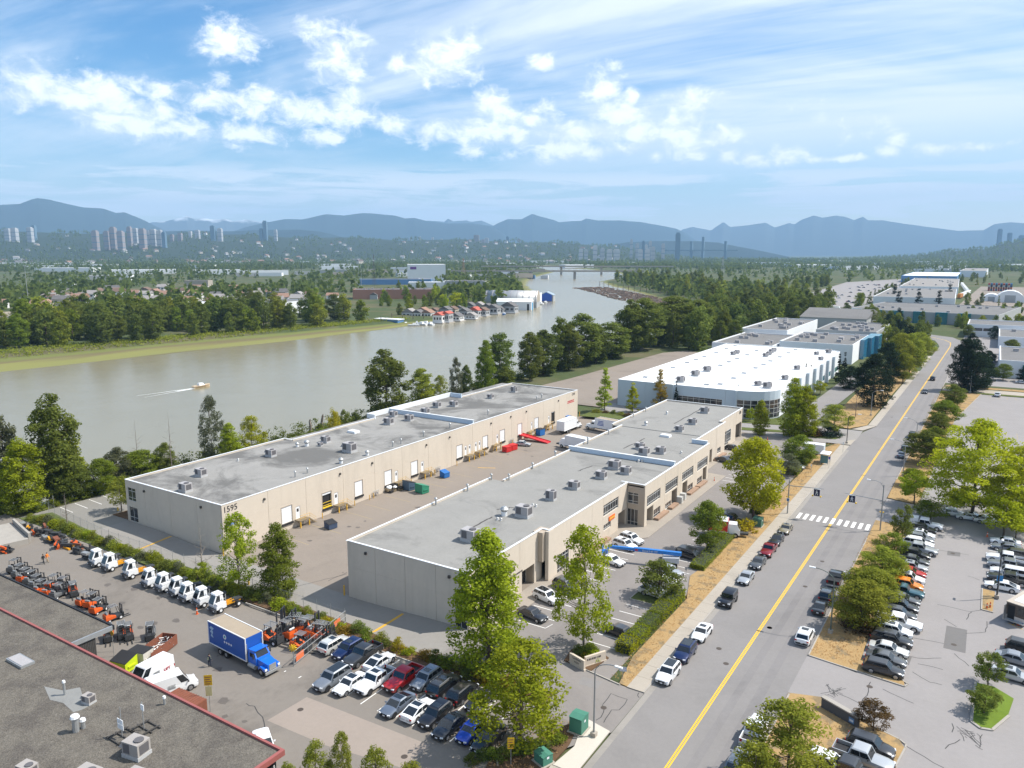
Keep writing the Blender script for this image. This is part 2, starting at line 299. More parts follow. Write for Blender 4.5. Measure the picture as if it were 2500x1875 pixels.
def make_ground():
 xs = sorted(set([-v for v in grow(1500, 16000, 40, 1.14)] + list(range(-1500, -460, 20)) + list(range(-460, 141, 4)) + [float(v) for v in grow(145, 16000, 12, 1.16)]))
 ys = sorted(set([-v for v in grow(0, 4000, 40, 1.4)] + list(range(0, 560, 4)) + list(range(560, 2100, 22)) + [float(v) for v in grow(2122, 16000, 40, 1.14)]))
 X, Y = np.meshgrid(np.array(xs, float), np.array(ys, float)); Z = ground_z(X, Y) - 0.02
 Z -= 0.25*smooth01((X+166)/4)*(1-smooth01((X-120)/4))*smooth01((Y-14)/4)*(1-smooth01((Y-330)/6))*(river_sd(X, Y) > 8)
 nx, ny = len(xs), len(ys); v = np.stack([X, Y, Z], -1).reshape(-1, 3)
 i = np.arange(nx*ny).reshape(ny, nx); f = np.stack([i[:-1,:-1], i[:-1,1:], i[1:,1:], i[1:,:-1]], -1).reshape(-1, 4)
 me = bpy.data.meshes.new('ground'); me.vertices.add(len(v)); me.vertices.foreach_set('co', v.ravel())
 me.loops.add(f.size); me.loops.foreach_set('vertex_index', f.ravel()); me.polygons.add(len(f))
 me.polygons.foreach_set('loop_start', np.arange(0, f.size, 4)); me.polygons.foreach_set('loop_total', np.full(len(f), 4)); me.update(calc_edges=True)
 me.polygons.foreach_set('use_smooth', np.ones(len(f), bool))
 m = mat('earth', (0.070,0.090,0.038), rough=0.95, var=0.3, scale=0.02, col2=(0.12,0.11,0.06), lo=0.45, hi=0.65, spec=0.1)
 # tidal mud and weed below the high-water line
 nt = m.node_tree; L = nt.links.new; b = nt.nodes['Principled BSDF']; old = b.inputs['Base Color'].links[0].from_socket
 g = nt.nodes.new('ShaderNodeNewGeometry'); sp = nt.nodes.new('ShaderNodeSeparateXYZ'); L(g.outputs['Position'], sp.inputs[0])
 n = node(nt, 'ShaderNodeTexNoise', Scale=0.03, Detail=5.0); mp = nt.nodes.new('ShaderNodeMapping'); mp.inputs['Scale'].default_value = (1.6, 0.25, 1); L(g.outputs['Position'], mp.inputs[0]); L(mp.outputs[0], n.inputs['Vector'])
 zz = mth(nt, 'ADD', sp.outputs[2], mth(nt, 'MULTIPLY', mth(nt, 'SUBTRACT', n.outputs[0], 0.5), 1.1))
 cr = nt.nodes.new('ShaderNodeValToRGB'); e = cr.color_ramp
 e.elements[0].position = 0.0; e.elements[0].color = (0.13,0.12,0.07,1); e.elements[1].position = 1.0; e.elements[1].color = (0.13,0.15,0.05,1)
 for p, c in ((0.16,(0.20,0.20,0.075,1)),(0.38,(0.205,0.205,0.072,1)),(0.52,(0.15,0.125,0.07,1)),(0.7,(0.15,0.165,0.055,1))):
  q = e.elements.new(p); q.color = c
 mr = nt.nodes.new('ShaderNodeMapRange'); mr.inputs[1].default_value = -2.6; mr.inputs[2].default_value = -1.0; L(zz, mr.inputs[0]); L(mr.outputs[0], cr.inputs[0])
 mk = nt.nodes.new('ShaderNodeMapRange'); mk.inputs[1].default_value = -1.25; mk.inputs[2].default_value = -0.9; L(zz, mk.inputs[0])
 mx = nt.nodes.new('ShaderNodeMix'); mx.data_type = 'RGBA'; L(mk.outputs[0], mx.inputs[0]); L(cr.outputs[0], mx.inputs[6]); L(old, mx.inputs[7]); hk = nt.nodes.new('ShaderNodeMapRange'); hk.inputs[1].default_value = 3; hk.inputs[2].default_value = 25; L(sp.outputs[2], hk.inputs[0]); mh = nt.nodes.new('ShaderNodeMix'); mh.data_type = 'RGBA'; L(hk.outputs[0], mh.inputs[0]); L(mx.outputs[2], mh.inputs[6]); mh.inputs[7].default_value = (0.032,0.045,0.024,1); L(mh.outputs[2], b.inputs['Base Color'])
 o = link('ground', me, m); o['kind'] = 'structure'
make_ground()
def make_water():
 m = bpy.data.materials.new('river_water'); m.use_nodes = True; nt = m.node_tree; L = nt.links.new; b = nt.nodes['Principled BSDF']
 g = nt.nodes.new('ShaderNodeNewGeometry')
 n = node(nt, 'ShaderNodeTexNoise', Scale=0.012, Detail=4.0, Distortion=0.8); mp = nt.nodes.new('ShaderNodeMapping'); mp.inputs['Scale'].default_value = (1, 0.35, 1); L(g.outputs['Position'], mp.inputs[0]); L(mp.outputs[0], n.inputs['Vector'])
 mx = nt.nodes.new('ShaderNodeMix'); mx.data_type = 'RGBA'; mx.inputs[6].default_value = (0.215,0.188,0.115,1); mx.inputs[7].default_value = (0.24,0.215,0.145,1); L(n.outputs[0], mx.inputs[0]); L(mx.outputs[2], b.inputs['Base Color'])
 b.inputs['Roughness'].default_value = 0.22; b.inputs['Specular IOR Level'].default_value = 0.38
 n1 = node(nt, 'ShaderNodeTexNoise', Scale=0.9, Detail=5.0, Roughness=0.65); L(g.outputs['Position'], n1.inputs['Vector'])
 n2 = node(nt, 'ShaderNodeTexNoise', Scale=0.08, Detail=3.0); L(g.outputs['Position'], n2.inputs['Vector'])
 bp = node(nt, 'ShaderNodeBump', Strength=0.35, Distance=0.25); L(mth(nt, 'MULTIPLY', n1.outputs[0], n2.outputs[0]), bp.inputs['Height']); L(bp.outputs[0], b.inputs['Normal'])
 pts = [(x-3, y) for x, y in NEAR_BANK]; w = MB().poly([(min(x+12, -150) if y < 500 else x+15, y, WATER_Z) for x, y in NEAR_BANK] + [(x-60, y, WATER_Z) for x, y in FAR_BANK])
 struct('water', w, m)
make_water()
ASPH = dict(rough=0.92, var=0.10, scale=0.16, bump=0.15, bscale=9.0, spec=0.25)
M_road = mat('asphalt_road', (0.218,0.206,0.199), **ASPH, stain=0.22)
M_rlot = mat('asphalt_right_lot', (0.265,0.248,0.24), **ASPH, stain=0.10)
M_blot = mat('asphalt_front_lot', (0.222,0.203,0.19), **ASPH, stain=0.25)
M_court = mat('asphalt_court', (0.235,0.20,0.168), **ASPH, stain=0.35)
M_yard = mat('asphalt_yard', (0.20,0.178,0.155), **ASPH, stain=0.55)
M_aside = mat('asphalt_side', (0.215,0.205,0.185), **ASPH, stain=0.2)
M_patch = mat('asphalt_patch', (0.155,0.148,0.143), **ASPH)
M_conc = mat('pale_concrete', (0.36,0.32,0.268), rough=0.9, var=0.10, scale=0.5, stain=0.25, bump=0.1, bscale=12)
M_kerb = mat('kerb_concrete', (0.34,0.315,0.28), rough=0.9, var=0.15, scale=0.6, stain=0.3)
M_dry = mat('dry_grass', (0.355,0.24,0.115), rough=0.98, var=0.3, scale=0.5, col2=(0.225,0.17,0.10), lo=0.5, hi=0.62, bump=0.6, bscale=7.0, spec=0.05)
M_mulch = mat('bark_mulch', (0.12,0.075,0.045), rough=0.98, var=0.35, scale=1.2, bump=0.8, bscale=6, spec=0.05)
M_lawn = mat('lawn', (0.13,0.19,0.03), rough=0.98, var=0.25, scale=0.8, bump=0.5, bscale=9, spec=0.05)
M_scrub = mat('scrub_grass', (0.10,0.12,0.04), rough=0.98, var=0.35, scale=0.5, bump=0.6, bscale=5, spec=0.05)
M_white_paint = mat('road_paint_white', (0.78,0.77,0.74), rough=0.8, var=0.10, scale=2.0)
M_yellow_paint = mat('road_paint_yellow', (0.72,0.43,0.025), rough=0.8, var=0.12, scale=1.5)
M_oldyellow = mat('worn_yellow_paint', (0.58,0.33,0.04), rough=0.85, var=0.3, scale=2.5)
M_fadeyellow = mat('faded_yellow_paint', (0.34,0.27,0.14), rough=0.9, var=0.2, scale=2.5)
M_tar = mat('crack_sealant', (0.045,0.043,0.042), rough=0.6, var=0.1)
M_iron = mat('cast_iron', (0.07,0.055,0.045), rough=0.7, var=0.2, scale=4)
def flat(poly, z): return MB().poly([(x, y, z) for x, y in poly])
def ccw(p):
 a = sum(p[i][0]*p[(i+1)%len(p)][1]-p[(i+1)%len(p)][0]*p[i][1] for i in range(len(p))); return p if a > 0 else p[::-1]
def gsheet(name, x0, x1, y0, y1, lift, m, step=2.0):
 """A paved sheet that follows the dip of the loading court."""
 nx = max(1, int((x1-x0)/step)); ny = max(1, int((y1-y0)/step)); mb = MB()
 xs = np.linspace(x0, x1, nx+1); ys = np.linspace(y0, y1, ny+1); X, Y = np.meshgrid(xs, ys); Z = dip(X, Y) + lift
 mb.v = [tuple(p) for p in np.stack([X, Y, Z], -1).reshape(-1, 3)]
 mb.f = [(j*(nx+1)+i, j*(nx+1)+i+1, (j+1)*(nx+1)+i+1, (j+1)*(nx+1)+i) for j in range(ny) for i in range(nx)]
 return struct(name, mb, m, True)
def strip(name, pts, wdt, z, m, kindp=None, follow=False):
 """A flat ribbon along a line (painted line, sealed crack)."""
 mb = MB(); P = [Vector(p) for p in pts]; Lp = []; Rp = []
 for i, p in enumerate(P):
  d = (P[min(i+1, len(P)-1)] - P[max(i-1, 0)]).normalized(); n = Vector((-d.y, d.x))*wdt/2
  zz = z + (float(dip(p.x, p.y)) if follow else 0); Lp.append((p.x+n.x, p.y+n.y, zz)); Rp.append((p.x-n.x, p.y-n.y, zz))
 for i in range(len(P)-1): mb.poly([Rp[i], Rp[i+1], Lp[i+1], Lp[i]])
 return struct(name, mb, m)
def cx(y): return -24.9 + 0.0125*y
def xl(y): return (-31.9 + 0.0092*y) if y < 238 else (-31.9 + 0.0092*y)*(1-min(1,(y-238)/10)) + (cx(y)-5.1)*min(1,(y-238)/10)
def xr(y): return -17.4 + 0.0095*y
# the avenue: straight, then bending away to the left
YS = list(range(10, 500, 10))
def make_road():
 Lp = [(xl(y), y) for y in YS]; Rp = [(xr(y), y) for y in YS]
 bend_l = [(-25.6,505),(-28,522),(-36,540),(-60,562),(-110,590)]; bend_r = [(-12.8,505),(-13.5,525),(-20,548),(-50,576),(-104,604)]
 struct('road', flat(ccw(Lp + bend_l + (Rp + bend_r)[::-1]), 0.004), M_road)
 for dx in (-0.135, 0.135):
  strip('lane_line', [(cx(y)+dx, y) for y in YS if y < 147 or y > 152] + [(-18.9+dx,500),(-19.6+dx,515),(-23+dx,528),(-30+dx,540),(-55+dx,566)], 0.17, 0.009, M_yellow_paint)
 for k in range(11):
  x = -29.55 + k*1.26
  struct('crosswalk_stripe', flat([(x,152.6),(x+0.62,152.6),(x+0.62,156.2),(x,156.2)], 0.0135), M_white_paint)
make_road()
def kerb(name, pts, wdt=0.18, h=0.14, m=None):
 mb = MB(); P = [Vector(p) for p in pts]
 for a, b in zip(P, P[1:]):
  d = (b-a); n = Vector((-d.y, d.x)).normalized()*wdt/2; e = d.normalized()*0.02
  mb.prism([tuple(a-n-e), tuple(b-n+e), tuple(b+n+e), tuple(a+n-e)], -0.05, h)
 return struct(name, mb, m or M_kerb)
def make_walk(ya, yb, step=3.0):
 base = MB(); root = struct('sidewalk', MB().prism([(xl(ya)-2.30,ya),(xl(ya)-0.17,ya),(xl(yb)-0.17,yb),(xl(yb)-2.30,yb)], -0.05, 0.105), M_kerb)
 n = int((yb-ya)/step)
 for i in range(n):
  y = ya + i*step; y2 = y + step - 0.03
  part('paving_slab', MB().prism([(xl(y)-2.28,y),(xl(y)-0.18,y),(xl(y2)-0.18,y2),(xl(y2)-2.28,y2)], 0.08, 0.135+0.004*random.random()), M_conc, root)
 kerb('kerb', [(xl(ya)-0.085,ya),(xl(yb)-0.085,yb)], 0.17, 0.15)
make_walk(79.0, 220.0); make_walk(250.0, 352.0); make_walk(362.0, 380.0); make_walk(394.0, 440.0)
struct('sidewalk', MB().prism([(-34.1,61.8),(-33.6,65.6),(-35.0,70.8),(-31.5,70.0),(-31.5,61.8)], -0.05, 0.11), mat('new_concrete', (0.50,0.46,0.40), rough=0.9, var=0.06, scale=0.5))
struct('sidewalk', MB().prism([(-34.2,40),(-34.2,61.7),(-31.6,61.7),(-31.8,40)], -0.05, 0.105), M_conc)
struct('sidewalk', MB().prism([(-32.6,241.6),(-29.6,241.6),(-27.0,249.8),(-29.2,249.8)], -0.05, 0.12), M_conc)
struct('sidewalk', MB().prism([(-32.0,221),(-29.8,221),(-29.6,228.4),(-31.2,226)], -0.05, 0.12), M_conc)
kerb('kerb', [(xr(y)+0.1, y) for y in (98.5,120,148)]); kerb('kerb', [(xr(y)+0.1, y) for y in (192,230,280,330)]); kerb('kerb', [(xr(y)+0.1, y) for y in (340,400,480)]); kerb('kerb',[(xr(y)+0.1, y) for y in (20,50,88)])
# paved areas
gsheet('yard_pavement', -165, -34.3, 16, 69.4, 0.006, M_yard, 3.0)
gsheet('front_lot_pavement', -57.4, -36.0, 69.4, 221.0, 0.006, M_blot, 2.5)
gsheet('driveway_pavement', -140.6, -57.4, 69.4, 80.6, 0.006, mat('asphalt_drive', (0.25,0.235,0.215), **ASPH, stain=0.2), 2.0)
gsheet('loading_court_pavement', -111.6, -57.4, 80.6, 221.0, 0.0065, M_court, 2.0)
gsheet('side_lot_pavement', -160.5, -140.6, 69.4, 216.0, 0.006, M_aside, 3.0)
struct('driveway_pavement', flat([(-36.0,62),(-31.3,70.0),(-31.2,79.0),(-34.4,79.1),(-36.0,79.1)], 0.010), M_blot)
struct('driveway_pavement', flat([(-110,221.0),(-31.0,221.0),(-29.4,228),(-29.4,241),(-110,241)], 0.0075), mat('asphalt_back_drive', (0.27,0.255,0.245), **ASPH, stain=0.15))
struct('driveway_pavement', flat([(-152,232),(-109,232),(-109,380),(-138,396),(-146,380),(-148,280)], 0.004), M_court)
struct('driveway_pavement', flat([(-51.5,241),(-44,241),(-42,312),(-44.5,362),(-50,362)], 0.0082), M_road)
struct('right_lot_pavement', flat([(-10.4,20),(140,20),(140,333),(-1.0,329),(-6.7,277),(-8.2,240),(-9.0,200),(-10.2,176),(-10.4,150)], 0.006), M_rlot)
struct('right_lot_pavement', flat([(-16.7,88.5),(-10.4,84),(-10.4,97.5),(-16.5,99)], 0.009), M_rlot)
struct('right_lot_pavement', flat([(-15.9,159.5),(-10.35,159.5),(-10.35,174.3),(-15.7,175.6)], 0.009), M_rlot)
struct('right_lot_pavement', flat([(-13.9,332),(140,337),(140,347),(-13.6,341)], 0.0085), M_conc)
# verges
struct('dry_verge', MB().prism([(-33.4,79.1),(-34.6,79.3),(-35.7,86),(-35.5,106),(-37.9,114.3),(-37.0,121),(-36.6,138),(-36.0,160),(-35.4,190),(-35.3,214),(-33.2,221),(-32.2,220.6)], -0.05, 0.115), M_dry)
struct('dry_verge', MB().prism([(-16.35,98.7),(-12,98.1),(-5.0,97.3),(-5.2,98.6),(-10.4,101.5),(-10.5,120),(-10.2,149),(-15.9,150)], -0.05, 0.12), M_dry)
struct('dry_verge', MB().prism([(-15.9,150.2),(-10.3,149.2),(-10.3,158),(-15.85,159.4)], -0.05, 0.118), M_dry)
struct('dry_verge', MB().prism([(-15.6,176),(-9.7,174.6),(-9.0,200),(-8.4,240),(-6.9,276),(-1.2,329),(-13.8,331),(-15.2,240)], -0.05, 0.12), M_dry)
struct('dry_verge', MB().prism([(-16.9,40),(-8,40),(-3.8,84.2),(-4.4,85.4),(-8.7,86.8),(-13.0,89.4),(-16.6,88.2)], -0.05, 0.12), M_dry)
struct('dry_verge', MB().prism([(-33.4,242.5),(-29.5,250),(-29.2,300),(-28.4,357),(-27.4,440),(-31,470),(-41,440),(-40.5,250),(-36,242.5)], -0.05, 0.11), M_dry)
kerb('kerb', [(-16.4,98.6),(-12,98.0),(-5.0,97.2),(-4.7,98.0),(-6.2,99.2)]); kerb('kerb', [(-13,89.6),(-8.7,87.0),(-4.4,85.5),(-3.7,84.9),(-3.7,84.2),(-4.6,78)])
kerb('kerb', [(-8.4,240.3),(-6.8,276.5),(-1.0,329.3)]); kerb('kerb', [(-9.4,176),(-8.9,200),(-8.3,240.3)])
kerb('kerb', [(-42.6,80.4),(-34.4,79.05)]); kerb('kerb', [(-91.2,69.2),(-59.4,69.5),(-40.4,69.5),(-40.2,60.5),(-38.8,58.6)])
struct('planting_bed', MB().prism([(-94,69.6),(-40.3,69.6),(-40.3,73.2),(-44,73.6),(-60,71.8),(-73,72.8),(-94,73.0)], -0.05, 0.10), M_mulch)
struct('planting_bed', MB().prism([(-160,69.6),(-94,69.6),(-94,73.0),(-132,72.4),(-158,75)], -0.05, 0.09), M_scrub)
struct('planting_bed', MB().prism([(-40.1,59.2),(-35.2,70.6),(-34.2,65.6),(-34.3,56),(-38,52)], -0.05, 0.10), M_mulch)
struct('planting_bed', MB().prism([(-42.8,80.3),(-38.8,79.8),(-38.2,84.0),(-41.9,85.6),(-43.3,83.2)], -0.05, 0.14), M_mulch)
struct('planting_bed', MB().prism([(-42.8,101.5),(-38.5,101.5),(-38.4,104),(-42.6,104.4)], -0.05, 0.14), M_scrub)
kerb('kerb', [(-38.5,101.4),(-42.9,101.4),(-42.8,104.5),(-38.4,104.1)])
struct('planting_bed', MB().prism([(-146.3,80.8),(-141.1,80.8),(-141.1,87),(-146,86)], -0.05, 0.12), M_mulch)
struct('planting_bed', MB().prism([(-110,215.2),(-62.5,222.5),(-48,226.8),(-40,224.5),(-34.5,226),(-33.5,229),(-48,229.5),(-63,226.5),(-110,226)], -0.05, 0.12), M_scrub)
struct('lawn', MB().prism([(-64,232.6),(-50.5,236.6),(-50.3,246),(-64,246)], -0.05, 0.12), M_scrub)
struct('lawn', MB().prism([(2.3,102.8),(2.2,93.5),(3.0,92.7),(4.0,92.9),(5.6,96.9),(6.2,101.2),(4.2,102.9)], -0.05, 0.12), M_lawn)
kerb('kerb', [(2.3,102.9),(2.1,93.4),(3.0,92.5),(4.1,92.8),(5.7,96.9)], 0.3)
struct('dry_verge', MB().prism([(2.6,134.2),(2.65,126),(3.9,125.9),(4.2,134.0)], -0.05, 0.12), M_dry)
kerb('kerb', [(2.5,134.3),(2.55,125.9),(4.0,125.7)])
struct('scrub_verge', MB().prism([(-1.0,329.4),(140,334),(140,338.5),(-4,332.5)], -0.05, 0.12), M_scrub)
struct('scrub_verge', MB().prism([(-13.4,342),(140,348),(140,353),(-13,346)], -0.05, 0.12), M_dry)
# ---------------------------------------------------------------- buildings
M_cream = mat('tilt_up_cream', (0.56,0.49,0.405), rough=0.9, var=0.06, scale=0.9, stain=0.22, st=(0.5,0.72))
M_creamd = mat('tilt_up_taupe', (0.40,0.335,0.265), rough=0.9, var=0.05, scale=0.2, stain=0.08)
M_membrane = mat('roof_membrane', (0.25,0.243,0.226), rough=0.95, var=0.14, scale=0.22, stain=0.45, st=(0.54,0.64), bump=0.2, bscale=3.0)
M_membrane2 = mat('roof_membrane_old', (0.26,0.252,0.236), rough=0.95, var=0.18, scale=0.25, stain=0.78, st=(0.455,0.575), bump=0.2, bscale=3.0)
M_coping = mat('white_coping', (0.68,0.70,0.72), rough=0.6, var=0.08, scale=0.8)
M_blueparapet = mat('pale_blue_parapet', (0.50,0.59,0.68), rough=0.7, var=0.08, scale=0.6)
M_alu = mat('window_aluminium', (0.62,0.62,0.60), rough=0.45, metal=0.3, var=0.04)
M_glass = glass_mat('window_glass', (0.022,0.026,0.032))
M_teal = glass_mat('teal_glass', (0.02,0.16,0.20))
M_bluegl = glass_mat('blue_glass', (0.03,0.17,0.30))
M_doorw = mat('white_door', (0.74,0.75,0.76), rough=0.5, var=0.05, scale=1.5)
M_dark = mat('dark_interior', (0.02,0.02,0.022), rough=0.9, var=0.0)
M_black = mat('black_rubber', (0.022,0.022,0.024), rough=0.8, var=0.1)
M_steel = mat('galvanised_steel', (0.42,0.43,0.43), rough=0.5, metal=0.6, var=0.12, scale=2)
M_hvac = mat('hvac_paint', (0.36,0.345,0.345), rough=0.6, var=0.14, scale=1.2)
M_hvacd = mat('hvac_grille', (0.11,0.105,0.11), rough=0.7, var=0.2, scale=3)
M_white = mat('white_metal', (0.72,0.73,0.74), rough=0.5, var=0.06)
M_brownst = mat('stair_timber', (0.21,0.165,0.105), rough=0.85, var=0.2, scale=2)
M_ybol = mat('bollard_yellow', (0.62,0.36,0.04), rough=0.7, var=0.2, scale=3)
M_number = mat('number_black', (0.04,0.035,0.035), rough=0.7, var=0.0)
def mapper(axis, plane, out):
 if axis == 'x': return lambda u, z, d: (plane + out*d, u, z)
 return lambda u, z, d: (u, plane + out*d, z)
def cell(mb, mp, u0, u1, z0, z1, d0, d1):
 a = mp(u0, z0, d0); b = mp(u1, z1, d1)
 return mb.box(min(a[0],b[0]), max(a[0],b[0]), min(a[1],b[1]), max(a[1],b[1]), min(a[2],b[2]), max(a[2],b[2]))
def wall(root, axis, plane, out, joints, z0, z1, openings, m, t=0.25, name='wall_panel', hjoint=None):
 """Concrete wall panels between recessed joints, each panel a part of its own with its openings cut through."""
 mp = mapper(axis, plane, out)
 for a, b in zip(joints, joints[1:]):
  u0, u1 = min(a, b)+0.025, max(a, b)-0.025; mb = MB()
  us = sorted({u0, u1} | {min(max(v, u0), u1) for o in openings for v in o[:2]}); zs = sorted({z0, z1} | {min(max(v, z0), z1) for o in openings for v in o[2:4]} | set(hjoint or []))
  for i in range(len(us)-1):
   col = []
   for j in range(len(zs)-1):
    cu, cz = (us[i]+us[i+1])/2, (zs[j]+zs[j+1])/2
    if us[i+1]-us[i] < 1e-4 or any(o[0] < cu < o[1] and o[2] < cz < o[3] for o in openings): continue
    g = 0.012 if hjoint and zs[j+1] in hjoint else 0
    cell(mb, mp, us[i], us[i+1], zs[j], zs[j+1]-g, -t, 0)
  if mb.v: part(name, mb, m, root)
 # the joint filler behind
def window(root, axis, plane, out, u0, u1, z0, z1, cols=4, rows=(0.22,0.56,0.22), depth=0.14, gm=None, fm=None, bar=0.07):
 mp = mapper(axis, plane, out); mb = MB(); fm = fm or M_alu; gm = gm or M_glass
 d0, d1 = -depth, -depth+0.07
 for a, b, c, d in ((u0,u1,z0,z0+bar),(u0,u1,z1-bar,z1),(u0,u0+bar,z0+bar,z1-bar),(u1-bar,u1,z0+bar,z1-bar)): cell(mb, mp, a, b, c, d, d0, d1)
 zs = [z0]; tot = sum(rows)
 for r in rows: zs.append(zs[-1] + (z1-z0)*r/tot)
 us = [u0 + (u1-u0)*i/cols for i in range(cols+1)]
 for z in zs[1:-1]: cell(mb, mp, u0+bar, u1-bar, z-bar/2, z+bar/2, d0, d1-0.004)
 for u in us[1:-1]: cell(mb, mp, u-bar/2, u+bar/2, z0+bar, z1-bar, d0, d1-0.008)
 w = part('window', mb, fm, root)
 for i in range(cols):
  for j in range(len(zs)-1):
   pm = MB(); cell(pm, mp, us[i]+bar/2, us[i+1]-bar/2, zs[j]+bar/2, zs[j+1]-bar/2, -depth-0.03, -depth+0.02)
   p = link('pane', pm.mesh('pane'), gm, w)
 return w
def opn(y0, z1, y1, _z, _y, z0): return (y0, y1, z0, z1)
def coping(root, pts, wdt, z0, z1, m=None, closed=True, name='coping'):
 P = pts + ([pts[0]] if closed else [])
 for a, b in zip(P, P[1:]):
  x0, x1 = min(a[0],b[0]), max(a[0],b[0]); y0, y1 = min(a[1],b[1]), max(a[1],b[1])
  k = random.random()*0.003
  part(name, MB().box(x0-wdt/2+k, x1+wdt/2-k, y0-wdt/2+k, y1+wdt/2-k, z0, z1+k), m or M_coping, root)
def marks(root, x, y, z, L_, h, m, lines=1, name='sign_marks'):
 """Small sign lettering too far off to read: irregular raised strokes on a wall facing +x."""
 g = random.Random(int(y*10)); mb = MB()
 for k in range(lines):
  u = y-L_/2; zz = z-k*h*1.5
  while u < y+L_/2:
   w_ = g.uniform(0.25,0.6)*h; mb.box(x, x+0.03, u, u+w_*0.7, zz-h/2*g.uniform(.6,1), zz+h/2*g.uniform(.6,1)); u += w_*g.uniform(1.0,1.5)
 o = part(name, mb, m, root); o['kind'] = 'stuff'; return o
def wall_lamp(root, mp, u, z):
 mb = MB(); cell(mb, mp, u-0.17, u+0.17, z-0.2, z+0.2, 0.0, 0.28); part('wall_lamp', mb, mat('lamp_housing', (0.06,0.055,0.05), rough=0.5, var=0.1), root)
# --- rear building, number 1595
def building_a():
 x0, x1, y0, y1, zr = -140.9, -111.5, 80.8, 216.3, 8.3; zb = -0.8
 t = thing('warehouse', 'long cream warehouse with grey roof and loading docks, numbered 1595, nearest the river', 'building', (x0, y0, 0))
 part('core', MB().box(x0+0.3, x1-0.3, y0+0.3, y1-0.3, zb, 7.7), M_dark, t)
 part('roof', MB().box(x0+0.26, x1-0.26, y0+0.26, y1-0.26, 7.71, 7.98), M_membrane2, t)
 docks = [(93.9,96.5),(104.4,106.9),(113.7,116.1),(123.1,125.5),(132.3,134.7),(150.1,152.6),(161.8,164.2),(170.1,172.6),(179.4,181.7),(188.7,191.1),(198.9,201.0)]
 doors = [(97.4,98.5),(107.7,108.8),(126.6,127.6),(136.0,137.0),(153.6,154.6),(155.4,156.4),(158.2,159.2),(159.9,160.9),(168.4,169.4),(186.8,187.7),(197.0,197.9)]
 op = [(a,b,0.75,3.95) for a,b in docks] + [(a,b,0.75,3.2) for a,b in doors]
 js = [y0, 90.9, 100.2, 110.4, 120.0, 129.2, 138.8, 147.9, 157.2, 166.5, 176.2, 185.0, 194.0, 204.0, y1]
 wall(t, 'x', x1, 1, js, zb, zr, op, M_cream, hjoint=[4.6])
 mp = mapper('x', x1, 1)
 for i, (a, b) in enumerate(docks):
  mb = MB()
  if i in (1, 10):        # rolled up: dark inside
   cell(mb, mp, a, b, 3.5 if i == 1 else 3.75, 3.95, -0.2, -0.08); part('dock_door', mb, M_doorw, t, label='rolled-up dock door')
   if i == 1:
    g = MB(); [g.tube(mp(a, z, -0.05), mp(b, z, -0.05), 0.05) for z in (1.3, 1.9)]; cell(g, mp, a, b, 0.75, 0.95, -0.6, 0.1); part('dock_guard', g, mat('safety_yellow', (0.75,0.5,0.03), rough=0.6, var=0.05), t)
  else:
   n = 6
   for k in range(n): cell(mb, mp, a, b, 0.75+3.2*k/n, 0.75+3.2*(k+1)/n-0.025, -0.2, -0.08)
   part('dock_door', mb, M_doorw, t)
  bmp = MB(); cell(bmp, mp, a-0.1, b+0.1, 0.3, 0.7, 0.0, 0.22); part('dock_bumper', bmp, M_black, t)
  fr = MB(); [cell(fr, mp, u-0.06, u+0.06, 0.75, 4.0, -0.02, 0.04) for u in (a-0.05, b+0.05)]; cell(fr, mp, a-0.11, b+0.11, 4.0, 4.1, -0.02, 0.05); part('door_frame', fr, M_creamd, t)
 for a, b in doors:
  mb = MB(); cell(mb, mp, a, b, 0.75, 3.2, -0.2, -0.07); d = part('door', mb, M_doorw, t)
  sg = MB(); cell(sg, mp, a+0.3, b-0.3, 2.1, 2.75, -0.068, -0.06); part('door_sign', sg, M_number, d, loc=(0,0,0))
 for u in (90.0, 109.5, 119.2, 138.0, 147.2, 165.7, 175.6, 184.0, 203.2): wall_lamp(t, mp, u, 6.9 if u < 205 else 6.5)
 # south end wall
 ops = [(-140.2,-137.6,4.2,6.9),(-140.2,-137.4,0.0,3.0)]
 wall(t, 'y', y0, -1, [x0, -134.6, -126.6, -118.6, x1-0.26], zb, zr, ops, M_cream, hjoint=[4.6])
 window(t, 'y', y0, -1, *ops[0], cols=2, rows=(0.25,0.5,0.25)); window(t, 'y', y0, -1, *ops[1], cols=2, rows=(0.3,0.7))
 mps = mapper('y', y0, -1)
 for u in (-134.5, -117.2): wall_lamp(t, mps, u, 7.0)
 wall(t, 'x', x0, -1, [y0+0.26, 95, 108, 120.7], zb, zr, [], M_cream); wall(t, 'x', x0+2.7, -1, [120.8, 135, 149], zb, zr, [], M_cream)
 wall(t, 'x', x0, -1, [149.2, 168, 186.4], zb, 9.2, [], M_cream); wall(t, 'x', x0+4.2, -1, [186.6, 200, y1], zb, zr, [], M_cream)
 wall(t, 'y', y1, 1, [x0+4.4, -126, x1-0.26], zb, zr, [], M_cream)
 # copings and raised fire walls
 for a in ([(x1-0.12,y0+0.12),(x1-0.12,y1-0.12)], [(x0+0.1,y0+0.12),(x1-0.14,y0+0.12)], [(x0+0.12,y0+0.12),(x0+0.12,120.6)], [(x0+2.82,120.9),(x0+2.82,149.0)], [(x0+0.12,120.6),(x0+2.6,120.6)], [(x0+4.32,186.8),(x0+4.32,y1-0.1)], [(x0+4.4,y1-0.12),(x1-0.3,y1-0.12)]):
  coping(t, a, 0.34, zr, zr+0.07, closed=False)
 part('parapet', MB().box(x0+0.02, x0+0.6, 149.2, 186.5, 8.0, 9.25), M_coping, t); part('parapet', MB().box(x0+0.62, -136.2, 186.1, 186.5, 7.98, 9.24), M_blueparapet, t); part('parapet', MB().box(x0+0.62, -138.0, 149.2, 149.6, 7.98, 9.23), M_coping, t)
